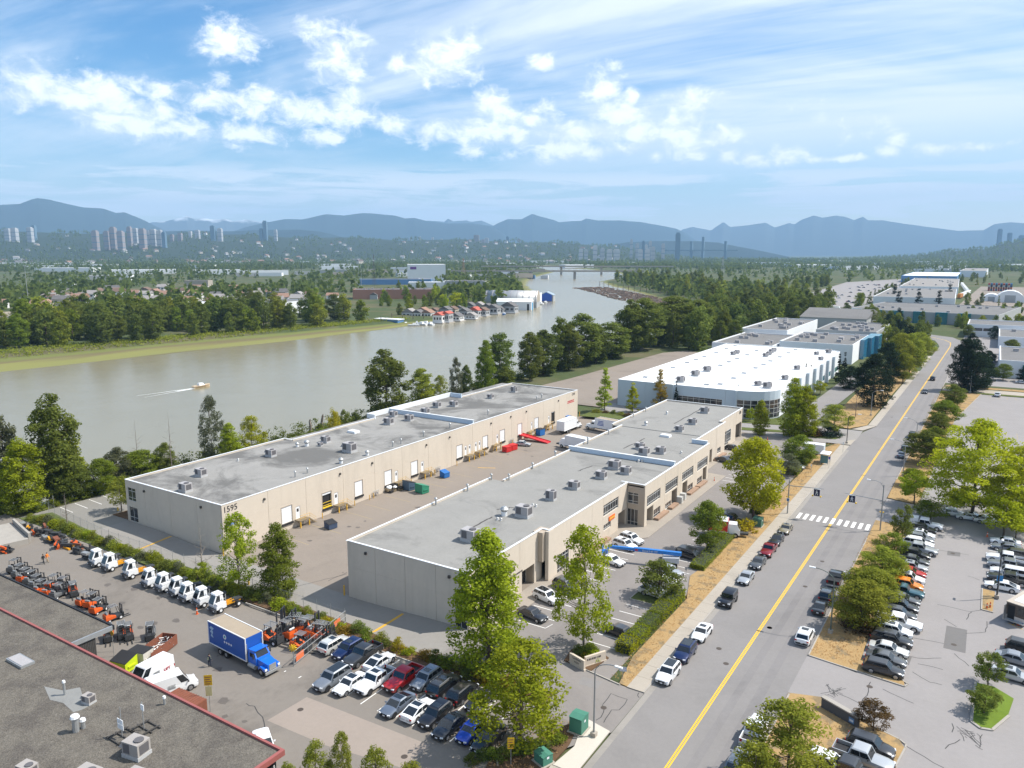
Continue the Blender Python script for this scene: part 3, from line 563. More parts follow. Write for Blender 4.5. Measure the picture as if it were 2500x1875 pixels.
 part('fire_wall', MB().box(x0+0.62, x1-0.3, 157.8, 158.2, 7.98, 9.15), M_blueparapet, t); part('coping', MB().box(x0+0.64, x1-0.2, 157.7, 158.3, 9.15, 9.22), M_coping, t)
 text_part('1595', 1.55, M_number, t, (x1+0.03, 82.6, 7.25), (R(90),0,R(90)), name='house_number')
 text_part('1595', 1.1, M_number, t, (x1+0.03, 213.2, 7.4), (R(90),0,R(90)), name='house_number')
 text_part('Rev', 1.0, mat('sign_blue', (0.03,0.22,0.55), rough=0.5, var=0.0), t, (x1+0.03, 82.4, 4.4), (R(90),0,R(90)), name='sign_lettering', shear=0.25)
 sg = MB(); cell(sg, mp, 209.2, 213.8, 4.9, 5.15, 0.0, 0.03); part('sign_stripe', sg, mat('sign_red', (0.5,0.04,0.05), rough=0.5, var=0.0), t)
 marks(t, x1, 211.5, 5.5, 4.4, 0.5, MATS['sign_red'])
 return docks, doors
A_docks, A_doors = building_a()
# --- front building
def building_b():
 y0, y1, zr, zb = 80.4, 215.4, 8.4, -0.8
 t = thing('office_warehouse', 'cream two-storey office warehouse with flat grey roof facing the avenue car park', 'building', (-80.9, y0, 0))
 F = [(-58.0,80.4,100.8),(-56.6,100.8,131.3),(-53.0,131.3,169.6),(-56.6,169.6,194.3),(-58.0,194.3,215.4)]   # street-side wall planes
 W = [(-80.9,80.4,120.0),(-77.9,120.0,149.4),(-78.3,149.4,176.5),(-80.9,176.5,215.4)]
 part('core', MB().box(-77.5, -60.6, y0+0.4, y1-0.4, zb, 7.8), M_dark, t)
 part('roof', MB().box(-77.6, -58.3, y0+0.27, y1-0.27, 7.81, 8.08), M_membrane, t)
 rp = MB()
 for (xw, a, b) in W: rp.box(xw+0.26, -77.62, a+(0.27 if a == y0 else 0), b-(0.27 if b == y1 else 0), 7.81, 8.077)
 for (xf, a, b) in F[1:4]: rp.box(-58.28, xf-0.26, a, b, 7.81, 8.074)
 part('roof_edge', rp, M_membrane, t)
 for xw, a, b in W: 
  n = max(2, int((b-a)/9)); wall(t, 'x', xw, -1, list(np.linspace(a, b, n+1)), zb, zr, [], M_cream)
  coping(t, [(xw+0.12, a), (xw+0.12, b)], 0.36, zr, zr+0.07, closed=False)
 # south end
 so = [(-60.4,-58.25,-0.5,5.6)]
 wall(t, 'y', y0, -1, [-80.9,-75.2,-69.4,-63.7,-58.02], zb, zr, so, M_cream, hjoint=[4.3]); window(t, 'y', y0, -1, *so[0], cols=2, rows=(0.26,0.24,0.26,0.24))
 mps = mapper('y', y0, -1); [wall_lamp(t, mps, u, 7.2) for u in (-77.0, -61.2)]
 coping(t, [(-80.8,y0+0.12),(-58.1,y0+0.12)], 0.36, zr, zr+0.07, closed=False); coping(t, [(-80.8,y1-0.12),(-58.1,y1-0.12)], 0.36, zr, zr+0.07, closed=False)
 wall(t, 'y', y1, 1, [-80.6,-69.4,-58.3], zb, zr, [], M_cream)
 # street side
 def bay(xf, js, ops, wins, doors, m=M_cream):
  wall(t, 'x', xf, 1, js, zb, zr, ops + wins + doors, m, t=0.3, hjoint=[4.3])
  for o in wins: window(t, 'x', xf, 1, *o, cols=max(2, round((o[1]-o[0])/1.1)), rows=(0.22,0.56,0.22) if o[3]-o[2] > 2 else (0.3,0.7), depth=0.2)
  mp = mapper('x', xf, 1)
  for o in doors:   # recessed glazed entrance
   mb = MB(); cell(mb, mp, o[0], o[1], o[2], o[3], -1.7, -1.6); part('entrance_glazing', mb, M_glass, t)
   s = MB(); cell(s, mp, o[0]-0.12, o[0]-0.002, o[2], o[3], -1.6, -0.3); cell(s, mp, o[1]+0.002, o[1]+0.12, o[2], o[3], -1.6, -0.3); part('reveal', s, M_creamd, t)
   f = MB(); [cell(f, mp, u-0.04, u+0.04, o[2], o[3], -1.6, -1.54) for u in np.linspace(o[0]+0.05, o[1]-0.05, 4)]; cell(f, mp, o[0], o[1], 2.3, 2.4, -1.6, -1.53); part('door_frame', f, M_alu, t)
 bay(-58.0, [80.42,87.2,94.0,100.75], [], [(88.0,91.2,0.5,2.9)], [(94.6,98.4,0.0,3.4)])
 bay(-56.6, [100.85,108,116,120.6,131.25], [], [opn(120.67,6.78,127.16,6.69,120.78,4.59), opn(120.85,2.96,123.97,2.8,120.91,1.82), (103.4,107.4,0.0,3.2)], [(127.2,130.9,0.0,3.3)])
 up = [opn(132.48,5.84,139.43,5.73,132.65,3.65), opn(142.18,5.81,149.29,5.65,142.4,3.57), opn(151.96,5.69,159.08,5.55,152.2,3.54), opn(161.76,5.65,168.98,5.42,162.03,3.48)]
 lw = [opn(136.08,2.05,139.63,1.89,136.22,0.33), opn(142.41,1.5,145.7,1.68,142.52,0.29), opn(155.64,1.83,159.11,1.74,155.83,0.24), opn(161.92,1.84,165.3,1.74,162.12,0.27)]
 dr = [(lw[0][0]-3.5, lw[0][0]-0.25, 0.0, 3.3), (lw[1][1]+0.2, lw[1][1]+3.4, 0.0, 3.3), (lw[2][0]-3.3, lw[2][0]-0.25, 0.0, 3.3), (lw[3][1]+0.5, lw[3][1]+3.2, 0.0, 3.3)]
 bay(-53.0, [131.35,142.0,151.0,160.4,169.55], [], up + lw, dr)
 bay(-56.6, [169.65,175,180,187,194.25], [], [opn(187.96,2.58,190.92,2.58,188.18,1.09), opn(195.99,5.61,199.98,5.11,196.51,2.36)], [(171.2,173.6,0.0,3.3),(181.8,183.8,0.0,3.6)])
 bay(-58.0, [194.35,203,209.0], [], [(198.0,202.2,0.6,4.6)], [])
 part('canopy_beam', MB().box(-58.3, -58.0, 209.05, 215.1, 4.6, zr), M_cream, t); part('canopy_column', MB().box(-58.6, -58.0, 214.6, 215.1, zb, 4.59), M_cream, t)
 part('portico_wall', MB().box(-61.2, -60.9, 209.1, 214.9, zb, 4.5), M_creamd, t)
 # steps of the facade
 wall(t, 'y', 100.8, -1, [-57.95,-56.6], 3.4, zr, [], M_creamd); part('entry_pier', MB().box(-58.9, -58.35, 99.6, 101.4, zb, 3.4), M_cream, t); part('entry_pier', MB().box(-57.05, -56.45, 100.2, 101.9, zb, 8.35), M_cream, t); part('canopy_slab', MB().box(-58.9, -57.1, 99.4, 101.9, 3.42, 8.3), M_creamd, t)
 sw = [(-56.55,-54.3,4.35,6.6),(-56.55,-54.3,0.0,3.3)]
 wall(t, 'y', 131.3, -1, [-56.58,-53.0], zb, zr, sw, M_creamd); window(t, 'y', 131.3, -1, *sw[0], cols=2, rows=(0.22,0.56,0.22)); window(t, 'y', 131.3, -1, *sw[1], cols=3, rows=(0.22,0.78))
 wall(t, 'y', 169.6, 1, [-56.58,-53.02], zb, zr, [], M_cream); wall(t, 'y', 194.3, 1, [-58.0,-56.62], zb, zr, [], M_cream)
 for xf, a, b in F: coping(t, [(xf-0.12,a),(xf-0.12,b)], 0.36, zr, zr+0.07, closed=False)
 coping(t, [(-57.8,131.42),(-53.1,131.42)], 0.34, zr, zr+0.067, closed=False); coping(t, [(-58.0,100.92),(-56.7,100.92)], 0.34, zr, zr+0.067, closed=False)
 part('fire_wall', MB().box(-78.2, -53.3, 147.7, 148.1, 8.1, 9.1), M_blueparapet, t); part('coping', MB().box(-78.3, -53.2, 147.6, 148.2, 9.1, 9.17), M_coping, t)
 part('fire_wall', MB().box(-57.0, -53.3, 169.0, 169.34, 8.1, 9.0), M_blueparapet, t); part('coping', MB().box(-57.0, -53.2, 168.9, 169.4, 9.0, 9.07), M_coping, t)
 part('roof_seam', MB().box(-78.0, -57.0, 176.4, 176.7, 8.08, 8.2), M_membrane, t)
 text_part('1585', 1.15, M_number, t, (-57.97, 212.6, 7.5), (R(90),0,R(90)), name='house_number')
 red = mat('sign_orange', (0.75,0.13,0.02), rough=0.5, var=0.0)
 part('shop_sign', MB().box(-56.57, -56.45, 122.9, 125.4, 3.15, 3.95), red, t); marks(t, -56.45, 124.15, 3.55, 2.0, 0.4, mat('sign_yellow',(0.8,0.6,0.1),var=0.0))
 marks(t, -56.6, 171.8, 4.6, 3.0, 0.5, MATS['sign_red']); marks(t, -58.0, 92.6, 3.6, 4.2, 0.32, M_number)
 # low planter walls and kerbed walk in front
 mt = mat('planter_wall', (0.30,0.20,0.14), rough=0.9, var=0.15, scale=1)
 for a, b, xf in ((136.0,141.8,-53.0),(143.6,147.4,-53.0),(154.8,160.2,-53.0),(160.8,166.2,-53.0),(110,122,-56.6),(185,193,-56.6)):
  part('planter', MB().box(xf+0.05, xf+1.1, a, b, 0.0, 0.55), mt, t)
building_b()
struct('front_walk', MB().prism([(-58.0,80.4),(-54.6,80.4),(-54.6,121.5),(-50.2,126.6),(-49.9,173.6),(-55.2,174),(-55.2,215),(-58.5,215)], -0.05, 0.11), mat('walk_concrete', (0.30,0.265,0.225), rough=0.9, var=0.12, scale=0.4, stain=0.2))
# --- rooftop plant
def make_unit(kind):
 mb = MB(); t = thing('rooftop_unit', 'x', 'air conditioner')
 part('curb', MB().box(-1.0,1.0,-0.75,0.75,0,0.35), mat('unit_curb',(0.42,0.42,0.42),rough=0.7,var=0.15,scale=2), t, loc=(0,0,0))
 z0 = 0.36; h = 1.15 if kind != 'tall' else 1.7
 part('cabinet', MB().box(-0.95,0.95,-0.7,0.7,z0,z0+h), M_hvac, t, loc=(0,0,0))
 part('grille', MB().box(-0.8,-0.05,-0.715,-0.705,z0+0.12,z0+h-0.12), M_hvacd, t, loc=(0,0,0)); part('grille', MB().box(0.955,0.965,-0.5,0.5,z0+0.12,z0+h-0.15), M_hvacd, t, loc=(0,0,0))
 part('fan_guard', MB().tube((0.4,0,z0+h),(0.4,0,z0+h+0.12),0.42,0.42,14), M_hvacd, t, loc=(0,0,0))
 hd = MB().add([(-0.95,-0.6,z0+h*0.35),(-0.95,0.6,z0+h*0.35),(-0.95,0.6,z0+h*0.9),(-0.95,-0.6,z0+h*0.9),(-1.5,-0.6,z0+h*0.35),(-1.5,0.6,z0+h*0.35)],[(0,4,5,1),(3,2,5,4),(0,3,4),(1,5,2)]); part('intake_hood', hd, M_hvac, t, loc=(0,0,0))
 return t
UNIT = {k: make_unit(k) for k in ('std','tall')}
def make_vent(kind):
 t = thing('roof_vent', 'x', 'vent')
 if kind == 'pipe': part('pipe', MB().tube((0,0,0),(0,0,1.0),0.13,0.13,8), M_steel, t, loc=(0,0,0)); part('cap', MB().tube((0,0,1.0),(0,0,1.2),0.26,0.12,10), M_steel, t, loc=(0,0,0))
 elif kind == 'turbine': part('base', MB().tube((0,0,0),(0,0,0.45),0.3,0.3,10), M_white, t, loc=(0,0,0)); part('turbine', MB().tube((0,0,0.45),(0,0,0.7),0.3,0.45,12).tube((0,0,0.7),(0,0,0.95),0.45,0.2,12), M_steel, t, loc=(0,0,0))
 else: part('curb', MB().box(-0.8,0.8,-0.6,0.6,0,0.25), M_coping, t, loc=(0,0,0)); part('lid', MB().box(-0.75,0.75,-0.55,0.55,0.25,0.36), M_white if kind == 'hatch' else mat('skylight_dome',(0.16,0.165,0.17),rough=0.25,var=0.1), t, loc=(0,0,0))
 return t
VENT = {k: make_vent(k) for k in ('pipe','turbine','hatch','skylight')}
def place_on_roof(roofname, z, units, vents, group):
 units = sorted(units, key=lambda u: u[0][1]); vents = sorted(vents, key=lambda u: u[0][1])
 for i, (p, k, s, rz) in enumerate(units):
  o = copy_tree(UNIT[k]); o.location = (p[0], p[1], z); o.rotation_euler.z = rz; s *= 0.88; o.scale = (s, s, s)
  tag(o, '%s rooftop air unit, %s from the near end of the %s' % ('tall grey' if k == 'tall' else 'boxy grey', ORD[i], roofname), 'air conditioner', 'air units on the ' + group)
 cnt = {}
 for p, k, s in vents:
  o = copy_tree(VENT[k]); o.location = (p[0], p[1], z); o.scale = (s, s, s); i = cnt.get(k, 0); cnt[k] = i+1
  nm = {'pipe':'slim capped vent pipe','turbine':'round turbine vent','hatch':'white flat roof hatch','skylight':'dark flat skylight'}[k]; o.name = {'hatch':'roof_hatch','skylight':'skylight'}.get(k, 'roof_vent')
  tag(o, '%s, %s from the near end of the %s' % (nm, ORD[i] if i < len(ORD) else 'one of the last', roofname), 'skylight' if k == 'skylight' else 'vent', k + ' vents on the ' + group)
P90 = R(90)
place_on_roof('long rear warehouse roof', 7.98,
 [((-124.92,83.08),'std',1.25,0),((-131.11,90.88),'std',1.2,0.0),((-131.33,108.58),'std',1.2,0),((-130.29,123.95),'std',1.15,0),((-128.89,120.86),'std',0.6,0),((-119.4,120.61),'std',1.6,0),((-136.01,154.55),'std',1.1,0),((-130.58,146.45),'std',1.3,0),((-129,152.77),'std',1.2,0),((-130.93,162.08),'std',1.2,0),((-133.57,170.68),'std',1.2,0),((-130.45,174.57),'std',1.2,0),((-128.19,190.49),'std',1.0,0),((-127.79,203.35),'tall',1.0,0)],
 [((-114.64,100.46),'pipe',1.1),((-114.6,103.63),'pipe',1.0),((-114.17,112.63),'turbine',1.3),((-113.96,120.44),'turbine',1.2),((-131.43,119.04),'turbine',1.5),((-132.81,117.42),'turbine',1.1),((-114.45,151.4),'pipe',1.2),((-114.41,140.74),'pipe',1.2),((-114.42,132.35),'pipe',1.1),((-114.27,129.3),'pipe',1.1),((-115.53,170.3),'pipe',1.2),((-115.01,198.96),'pipe',1.2),((-115.2,196.24),'pipe',1.0),((-131.79,134.67),'hatch',1.6),((-134.15,102.15),'turbine',0.6)], 'rear roof')
place_on_roof('front office warehouse roof', 8.08,
 [((-65.27,91.16),'std',1.45,0),((-63.98,104.98),'std',1.45,0),((-64.42,115.1),'tall',1.0,0),((-63.95,123.14),'std',1.15,0),((-62.54,131.98),'std',1.15,0),((-63.21,139.67),'std',1.35,0),((-59.73,137.49),'std',1.15,0),((-65.11,157.54),'std',1.1,0),((-62.38,153.28),'std',1.25,0),((-59.65,156.26),'std',1.15,0),((-63.56,178.84),'std',1.1,0),((-63.5,188.47),'std',1.15,0),((-65.36,203.97),'std',1.25,0)],
 [((-67.04,103.58),'turbine',1.7),((-80.13,111.18),'pipe',1.2),((-80.2,101.68),'pipe',1.2),((-80.36,119.52),'pipe',1.1),((-77.33,121.22),'pipe',1.1),((-77.42,130.38),'pipe',1.2),((-77.83,140.74),'pipe',1.3),((-66.84,101.18),'turbine',0.5),((-66.11,101.18),'turbine',0.5),((-65.46,110.39),'turbine',0.5),((-64.77,110.4),'turbine',0.5),((-64.49,171.81),'hatch',1.5),((-73.27,180.73),'turbine',1.2),((-73.68,196.75),'turbine',0.9),((-80.09,197.03),'pipe',1.1),((-80,188.17),'pipe',1.0),((-77.16,166.45),'pipe',1.1),((-77.28,155.37),'pipe',1.4),((-55.84,158.82),'turbine',0.6),((-61.07,147.08),'turbine',0.6),((-60.45,147.47),'turbine',0.6)], 'front roof')
# rust and tar streaks on the front roof
for a, b in ((((-68.2,95.64)),((-68.35,102.02))), (((-69.77,105.62)),((-67.84,108.11))), (((-68.8,133.9)),((-68.14,139.08))), (((-68.41,155.78)),((-68.03,167.62))), (((-67.88,186.44)),((-68.06,208.07)))):
 pts = [(a[0]+(b[0]-a[0])*i/8+random.uniform(-.15,.15), a[1]+(b[1]-a[1])*i/8+random.uniform(-.2,.2)) for i in range(9)]
 strip('roof_tar_streak', pts, 0.32, 8.086, mat('roof_tar', (0.06,0.052,0.048), rough=0.8, var=0.3, scale=2))
for o in list(UNIT.values()) + list(VENT.values()): delete_tree(o)
# ---------------------------------------------------------------- vehicles
M_tyre = mat('tyre', (0.018,0.018,0.019), rough=0.85, var=0.1)
M_rim = mat('alloy_rim', (0.42,0.42,0.43), rough=0.35, metal=0.8, var=0.0)
M_rimd = mat('dark_rim', (0.05,0.05,0.055), rough=0.4, metal=0.5, var=0.0)
M_cglass = glass_mat('car_glass', (0.012,0.016,0.020), 0.03)
M_trim = mat('black_trim', (0.02,0.02,0.022), rough=0.6, var=0.0)
M_head = mat('headlight', (0.75,0.77,0.80), rough=0.15, var=0.0, spec=0.8)
M_tail = mat('tail_light', (0.35,0.015,0.012), rough=0.2, var=0.0)
M_plate = mat('licence_plate', (0.75,0.76,0.78), rough=0.5, var=0.0)
COL = dict(white=(0.76,0.77,0.78), pearl=(0.66,0.66,0.63), black=(0.012,0.012,0.014), dark=(0.035,0.037,0.042), grey=(0.10,0.105,0.11), silver=(0.42,0.44,0.46), bluegrey=(0.16,0.19,0.24), steel=(0.24,0.26,0.29), navy=(0.012,0.025,0.09), blue=(0.015,0.06,0.42), red=(0.38,0.012,0.012), darkred=(0.25,0.012,0.018), orange=(0.70,0.20,0.015), gold=(0.30,0.26,0.18), teal=(0.03,0.10,0.13), midblue=(0.05,0.12,0.30), brown=(0.10,0.055,0.03), charcoal=(0.055,0.057,0.06))
def paint(c): return mat('car_paint_' + c, COL[c], rough=0.28, metal=0.0 if c in ('white','black','red','orange') else 0.35, var=0.0, spec=0.5, coat=0.8)
SPEC = {
 # L, W, H, belt, front edge, hood at cowl, cowl y, roof front, roof rear, rear glass foot, deck height, wheelbase, wheel r, side windows
 'sedan':   (4.75,1.84,1.45,0.93,0.68,0.92, 0.95, 0.25,-0.95,-1.70,0.98,2.80,0.33,2),
 'fastback':(4.75,1.88,1.47,0.95,0.66,0.90, 1.15, 0.30,-0.75,-2.05,1.00,2.88,0.34,2),
 'hatch':   (4.30,1.80,1.50,0.95,0.70,0.95, 0.95, 0.30,-1.45,-2.00,0.95,2.62,0.32,2),
 'suv':     (4.70,1.90,1.70,1.08,0.80,1.08, 1.00, 0.35,-1.75,-2.20,1.08,2.78,0.37,3),
 'bigsuv':  (5.10,2.00,1.80,1.12,0.85,1.12, 1.05, 0.45,-2.00,-2.45,1.12,3.05,0.39,3),
 'minivan': (5.10,1.98,1.76,1.05,0.75,1.02, 1.55, 0.70,-2.05,-2.45,1.05,3.05,0.35,3),
 'jeep':    (4.40,1.90,1.86,1.15,0.95,1.15, 0.75, 0.50,-1.95,-2.10,1.15,2.95,0.42,3),
 'van':     (5.70,2.06,2.55,1.32,0.95,1.30, 1.95, 1.05,-2.70,-2.82,1.32,3.50,0.37,1),
 'pickup':  (5.80,2.02,1.92,1.22,0.92,1.20, 0.95, 0.45,-1.00,-1.20,1.22,3.70,0.41,2),
 'cabpick': (5.40,1.90,1.75,1.12,0.85,1.10, 0.70, 0.20,-0.60,-0.80,1.12,3.40,0.38,1),
}
def ring(y, w, z0, h, crown=0.03):
 half = [(0.80*w,z0),(0.96*w,z0+0.10),(w,z0+0.26),(w*0.995,(z0+h)/2+0.10),(w*0.95,h-0.07),(w*0.80,h-0.005),(w*0.4,h+crown)]
 return [(x,y,z) for x,z in half] + [(-x,y,z) for x,z in half[::-1]]
def shade(me, ang=35):
 me.polygons.foreach_set('use_smooth', [True]*len(me.polygons)); me.set_sharp_from_angle(angle=R(ang)); return me
def lerp(a, b, t): return tuple(a[i]+(b[i]-a[i])*t for i in range(3))
def panel(quad, m0=0.05, m1=0.05, n0=0.06, n1=0.06, off=0.008):
 """Inset pane on a four-cornered face, lifted off along its normal: bl, br, tr, tl."""
 bl, br, tr, tl = quad; P = lambda u, v: Vector(lerp(lerp(bl, br, u), lerp(tl, tr, u), v))
 n = (Vector(br)-Vector(bl)).cross(Vector(tl)-Vector(bl)).normalized()*off
 return MB().poly([tuple(P(m0,n0)-n), tuple(P(m0,1-n1)-n), tuple(P(1-m1,1-n1)-n), tuple(P(1-m1,n0)-n)])
WHEEL_ME = None
def wheel_meshes(r):
 t = MB(); t.tube((-0.11,0,0),(0.11,0,0),r,r,18); rim = MB().tube((0.112,0,0),(0.122,0,0),r*0.68,r*0.62,14).tube((-0.122,0,0),(-0.112,0,0),r*0.62,r*0.68,14)
 return shade(t.mesh('wheel'), 40), rim.mesh('rim')
CARS = {}
def make_car(kind):
 L, W, H, belt, fe, hc, cowl, rf, rr, rg, deck, wb, wr, nwin = SPEC[kind]; w = W/2; hl = L/2; z0 = 0.20 if kind not in ('pickup','jeep','cabpick') else 0.34
 t = thing('car', 'x', 'car'); boxy = kind in ('jeep','van','pickup','cabpick')
 pk = kind in ('pickup','cabpick')
 back = rg-0.02 if pk else -hl
 secs = []
 if not pk: secs += [(-hl, w*0.86, z0+0.22, deck-0.22), (-hl+0.06, w*0.94, z0+0.08, deck-0.05), (-hl+0.30, w*0.985, z0, deck)]
 else: secs += [(back, w*0.99, z0, belt)]
 secs += [(min(rg+0.25, -0.9) if not pk else back+0.3, w, z0, belt), (0.0, w, z0, belt), (cowl, w, z0, hc), (hl-0.75, w*0.985, z0, (fe+hc)/2+0.06), (hl-0.22, w*(0.95 if boxy else 0.90), z0, fe+0.07), (hl-0.04, w*(0.90 if boxy else 0.78), z0+0.08, fe-0.04), (hl, w*(0.80 if boxy else 0.62), z0+0.2, fe-0.18)]
 secs.sort(key=lambda s: s[0]); mb = MB().loft([ring(*s) for s in secs][::-1])
 # cabin
 b0, b1 = w*0.945, w*(0.80 if not boxy else 0.88); zb = belt-0.03
 bl = [(b0,rg,zb if not pk else belt-.02),(b0,cowl,min(zb,hc-0.03)),(-b0,cowl,min(zb,hc-0.03)),(-b0,rg,zb)]
 m1 = [(b1+0.03,rr-0.06,H-0.10),(b1+0.03,rf+0.08,H-0.10),(-b1-0.03,rf+0.08,H-0.10),(-b1-0.03,rr-0.06,H-0.10)]
 tp = [(b1-0.10,rr+0.08,H),(b1-0.10,rf-0.12,H),(-b1+0.10,rf-0.12,H),(-b1+0.10,rr+0.08,H)]
 c = MB().loft([bl, m1, tp]); mb.add(c.v, c.f)
 body = link('body', shade(mb.mesh('body')), paint('white'), t)
 ws = panel((bl[2], bl[1], m1[1], m1[2]), .06,.06,.05,.04); link('windshield', ws.mesh('windshield'), M_cglass, t)
 link('rear_window', panel((bl[0], bl[3], m1[3], m1[0]), .08,.08,.30 if kind=='van' else .12,.06).mesh('rear_window'), M_cglass, t)
 for sgn in (1,-1):
  if sgn == 1: q = (bl[1], bl[0], m1[0], m1[1])   # runs front to rear
  else: q = (bl[3], bl[2], m1[2], m1[3])
  k = nwin
  for i in range(k):
   u0, u1 = i/k, (i+1)/k
   if kind == 'van': u0, u1 = (0.0, 0.24) if sgn == 1 else (0.76, 1.0)
   P = lambda u, v: lerp(lerp(q[0], q[1], u), lerp(q[3], q[2], u), v)
   sub = (P(u0,0),P(u1,0),P(u1,1),P(u0,1)); e = 0.10
   link('side_window', panel(sub, e if (i == 0) else .03, e if i == k-1 else .03, .10,.08).mesh('side_window'), M_cglass, t)
 if kind == 'pickup' or kind == 'cabpick':
  x = w*0.985; y0, y1 = -hl, rg-0.06; zf = 0.80; hb = belt-0.02; bd = MB()
  bd.box(-x,x,y0+0.08,y1-0.06,z0+0.05,zf); bd.box(-x,-x+0.10,y0+0.08,y1-0.06,zf,hb); bd.box(x-0.10,x,y0+0.08,y1-0.06,zf,hb); bd.box(-x,x,y1-0.06,y1,z0+0.05,hb); bd.box(-x,x,y0,y0+0.08,z0+0.15,hb)
  link('cargo_bed', bd.mesh('cargo_bed'), paint('white'), t)
  link('bed_liner', MB().box(-x+0.11,x-0.11,y0+0.09,y1-0.07,zf,zf+0.015).mesh('bed_liner'), M_trim, t)
  link('rear_bumper', MB().box(-x*0.97,x*0.97,y0-0.12,y0,z0+0.05,z0+0.28).mesh('rear_bumper'), M_steel, t)
 else:
  link('rear_bumper', MB().loft([ring(-hl-0.012,w*0.85,z0+0.16,z0+0.42,0), ring(-hl+0.2,w*0.985,z0+0.04,z0+0.40,0)]).mesh('rear_bumper'), M_trim if kind in ('suv','bigsuv','jeep') else paint('white'), t)
 wm, rm = wheel_meshes(wr)
 for sx in (1,-1):
  for sy in (1,-1):
   wy = sy*wb/2 + (0.12 if not pk else 0.05); wo = link('wheel', wm, M_tyre, t, (sx*(w-0.105), wy, wr)); link('rim', rm, M_rim, wo)
   a = MB(); n = 12; pts = [(sx*(w+0.004), wy+(wr+0.07)*math.cos(math.pi*i/n), wr+(wr+0.07)*math.sin(math.pi*i/n)) for i in range(n+1)]; a.poly(pts if sx < 0 else pts[::-1]); link('wheel_arch', a.mesh('wheel_arch'), M_trim, t)
  hx = w*(0.66 if not boxy else 0.74)
  link('headlight', MB().cbox((sx*hx, hl-0.13, fe-0.07), (w*0.36,0.22,0.14), -sx*(0.45 if not boxy else 0.1)).mesh('headlight'), M_head, t)
  tz = (deck if not pk else belt)-0.22; link('tail_light', MB().cbox((sx*w*0.80, -hl+0.05, tz), (w*0.26,0.14,0.17 if not boxy else 0.34), sx*(0.25 if not boxy else 0)).mesh('tail_light'), M_tail, t)
  link('mirror', MB().cbox((sx*(w+0.09), cowl-0.30, belt+0.06), (0.20,0.12,0.14)).mesh('mirror'), M_trim if kind in ('pickup','jeep','van') else paint('white'), t)
 g = MB().cbox((0, hl-0.02, fe-0.22), (w*(0.85 if not boxy else 1.1),0.06,0.24)); link('grille', g.mesh('grille'), M_trim, t)
 link('front_bumper', MB().cbox((0, hl-0.06, z0+0.16), (w*1.45,0.18,0.14)).mesh('front_bumper'), M_trim, t)
 link('licence_plate', MB().cbox((0, hl+0.03, z0+0.28), (0.30,0.02,0.15)).mesh('licence_plate'), M_plate, t)
 link('licence_plate', MB().cbox((0, -hl-(0.015 if not pk else 0.135), z0+(0.42 if not pk else 0.16)), (0.30,0.02,0.15)).mesh('licence_plate'), M_plate, t)
 CARS[kind] = t; t['_roof'] = (b1-0.16, rr+0.14, rf-0.18, H)
 return t
for k in SPEC: make_car(k)
NAMEK = {'sedan':'sedan','fastback':'fastback car','hatch':'hatchback','suv':'SUV','bigsuv':'large SUV','minivan':'minivan','jeep':'boxy off-road SUV','van':'panel van','pickup':'pickup truck','cabpick':'compact pickup truck'}
CATK = {'minivan':'minivan','van':'van','pickup':'pickup truck','cabpick':'pickup truck','suv':'SUV','bigsuv':'SUV','jeep':'SUV'}
COLN = dict(white='white', pearl='off-white', black='black', dark='dark', grey='grey', silver='silver', bluegrey='blue-grey', steel='steel-grey', navy='dark blue', blue='bright blue', red='red', darkred='dark red', orange='orange', gold='gold', teal='dark teal', midblue='mid-blue', brown='brown', charcoal='charcoal')
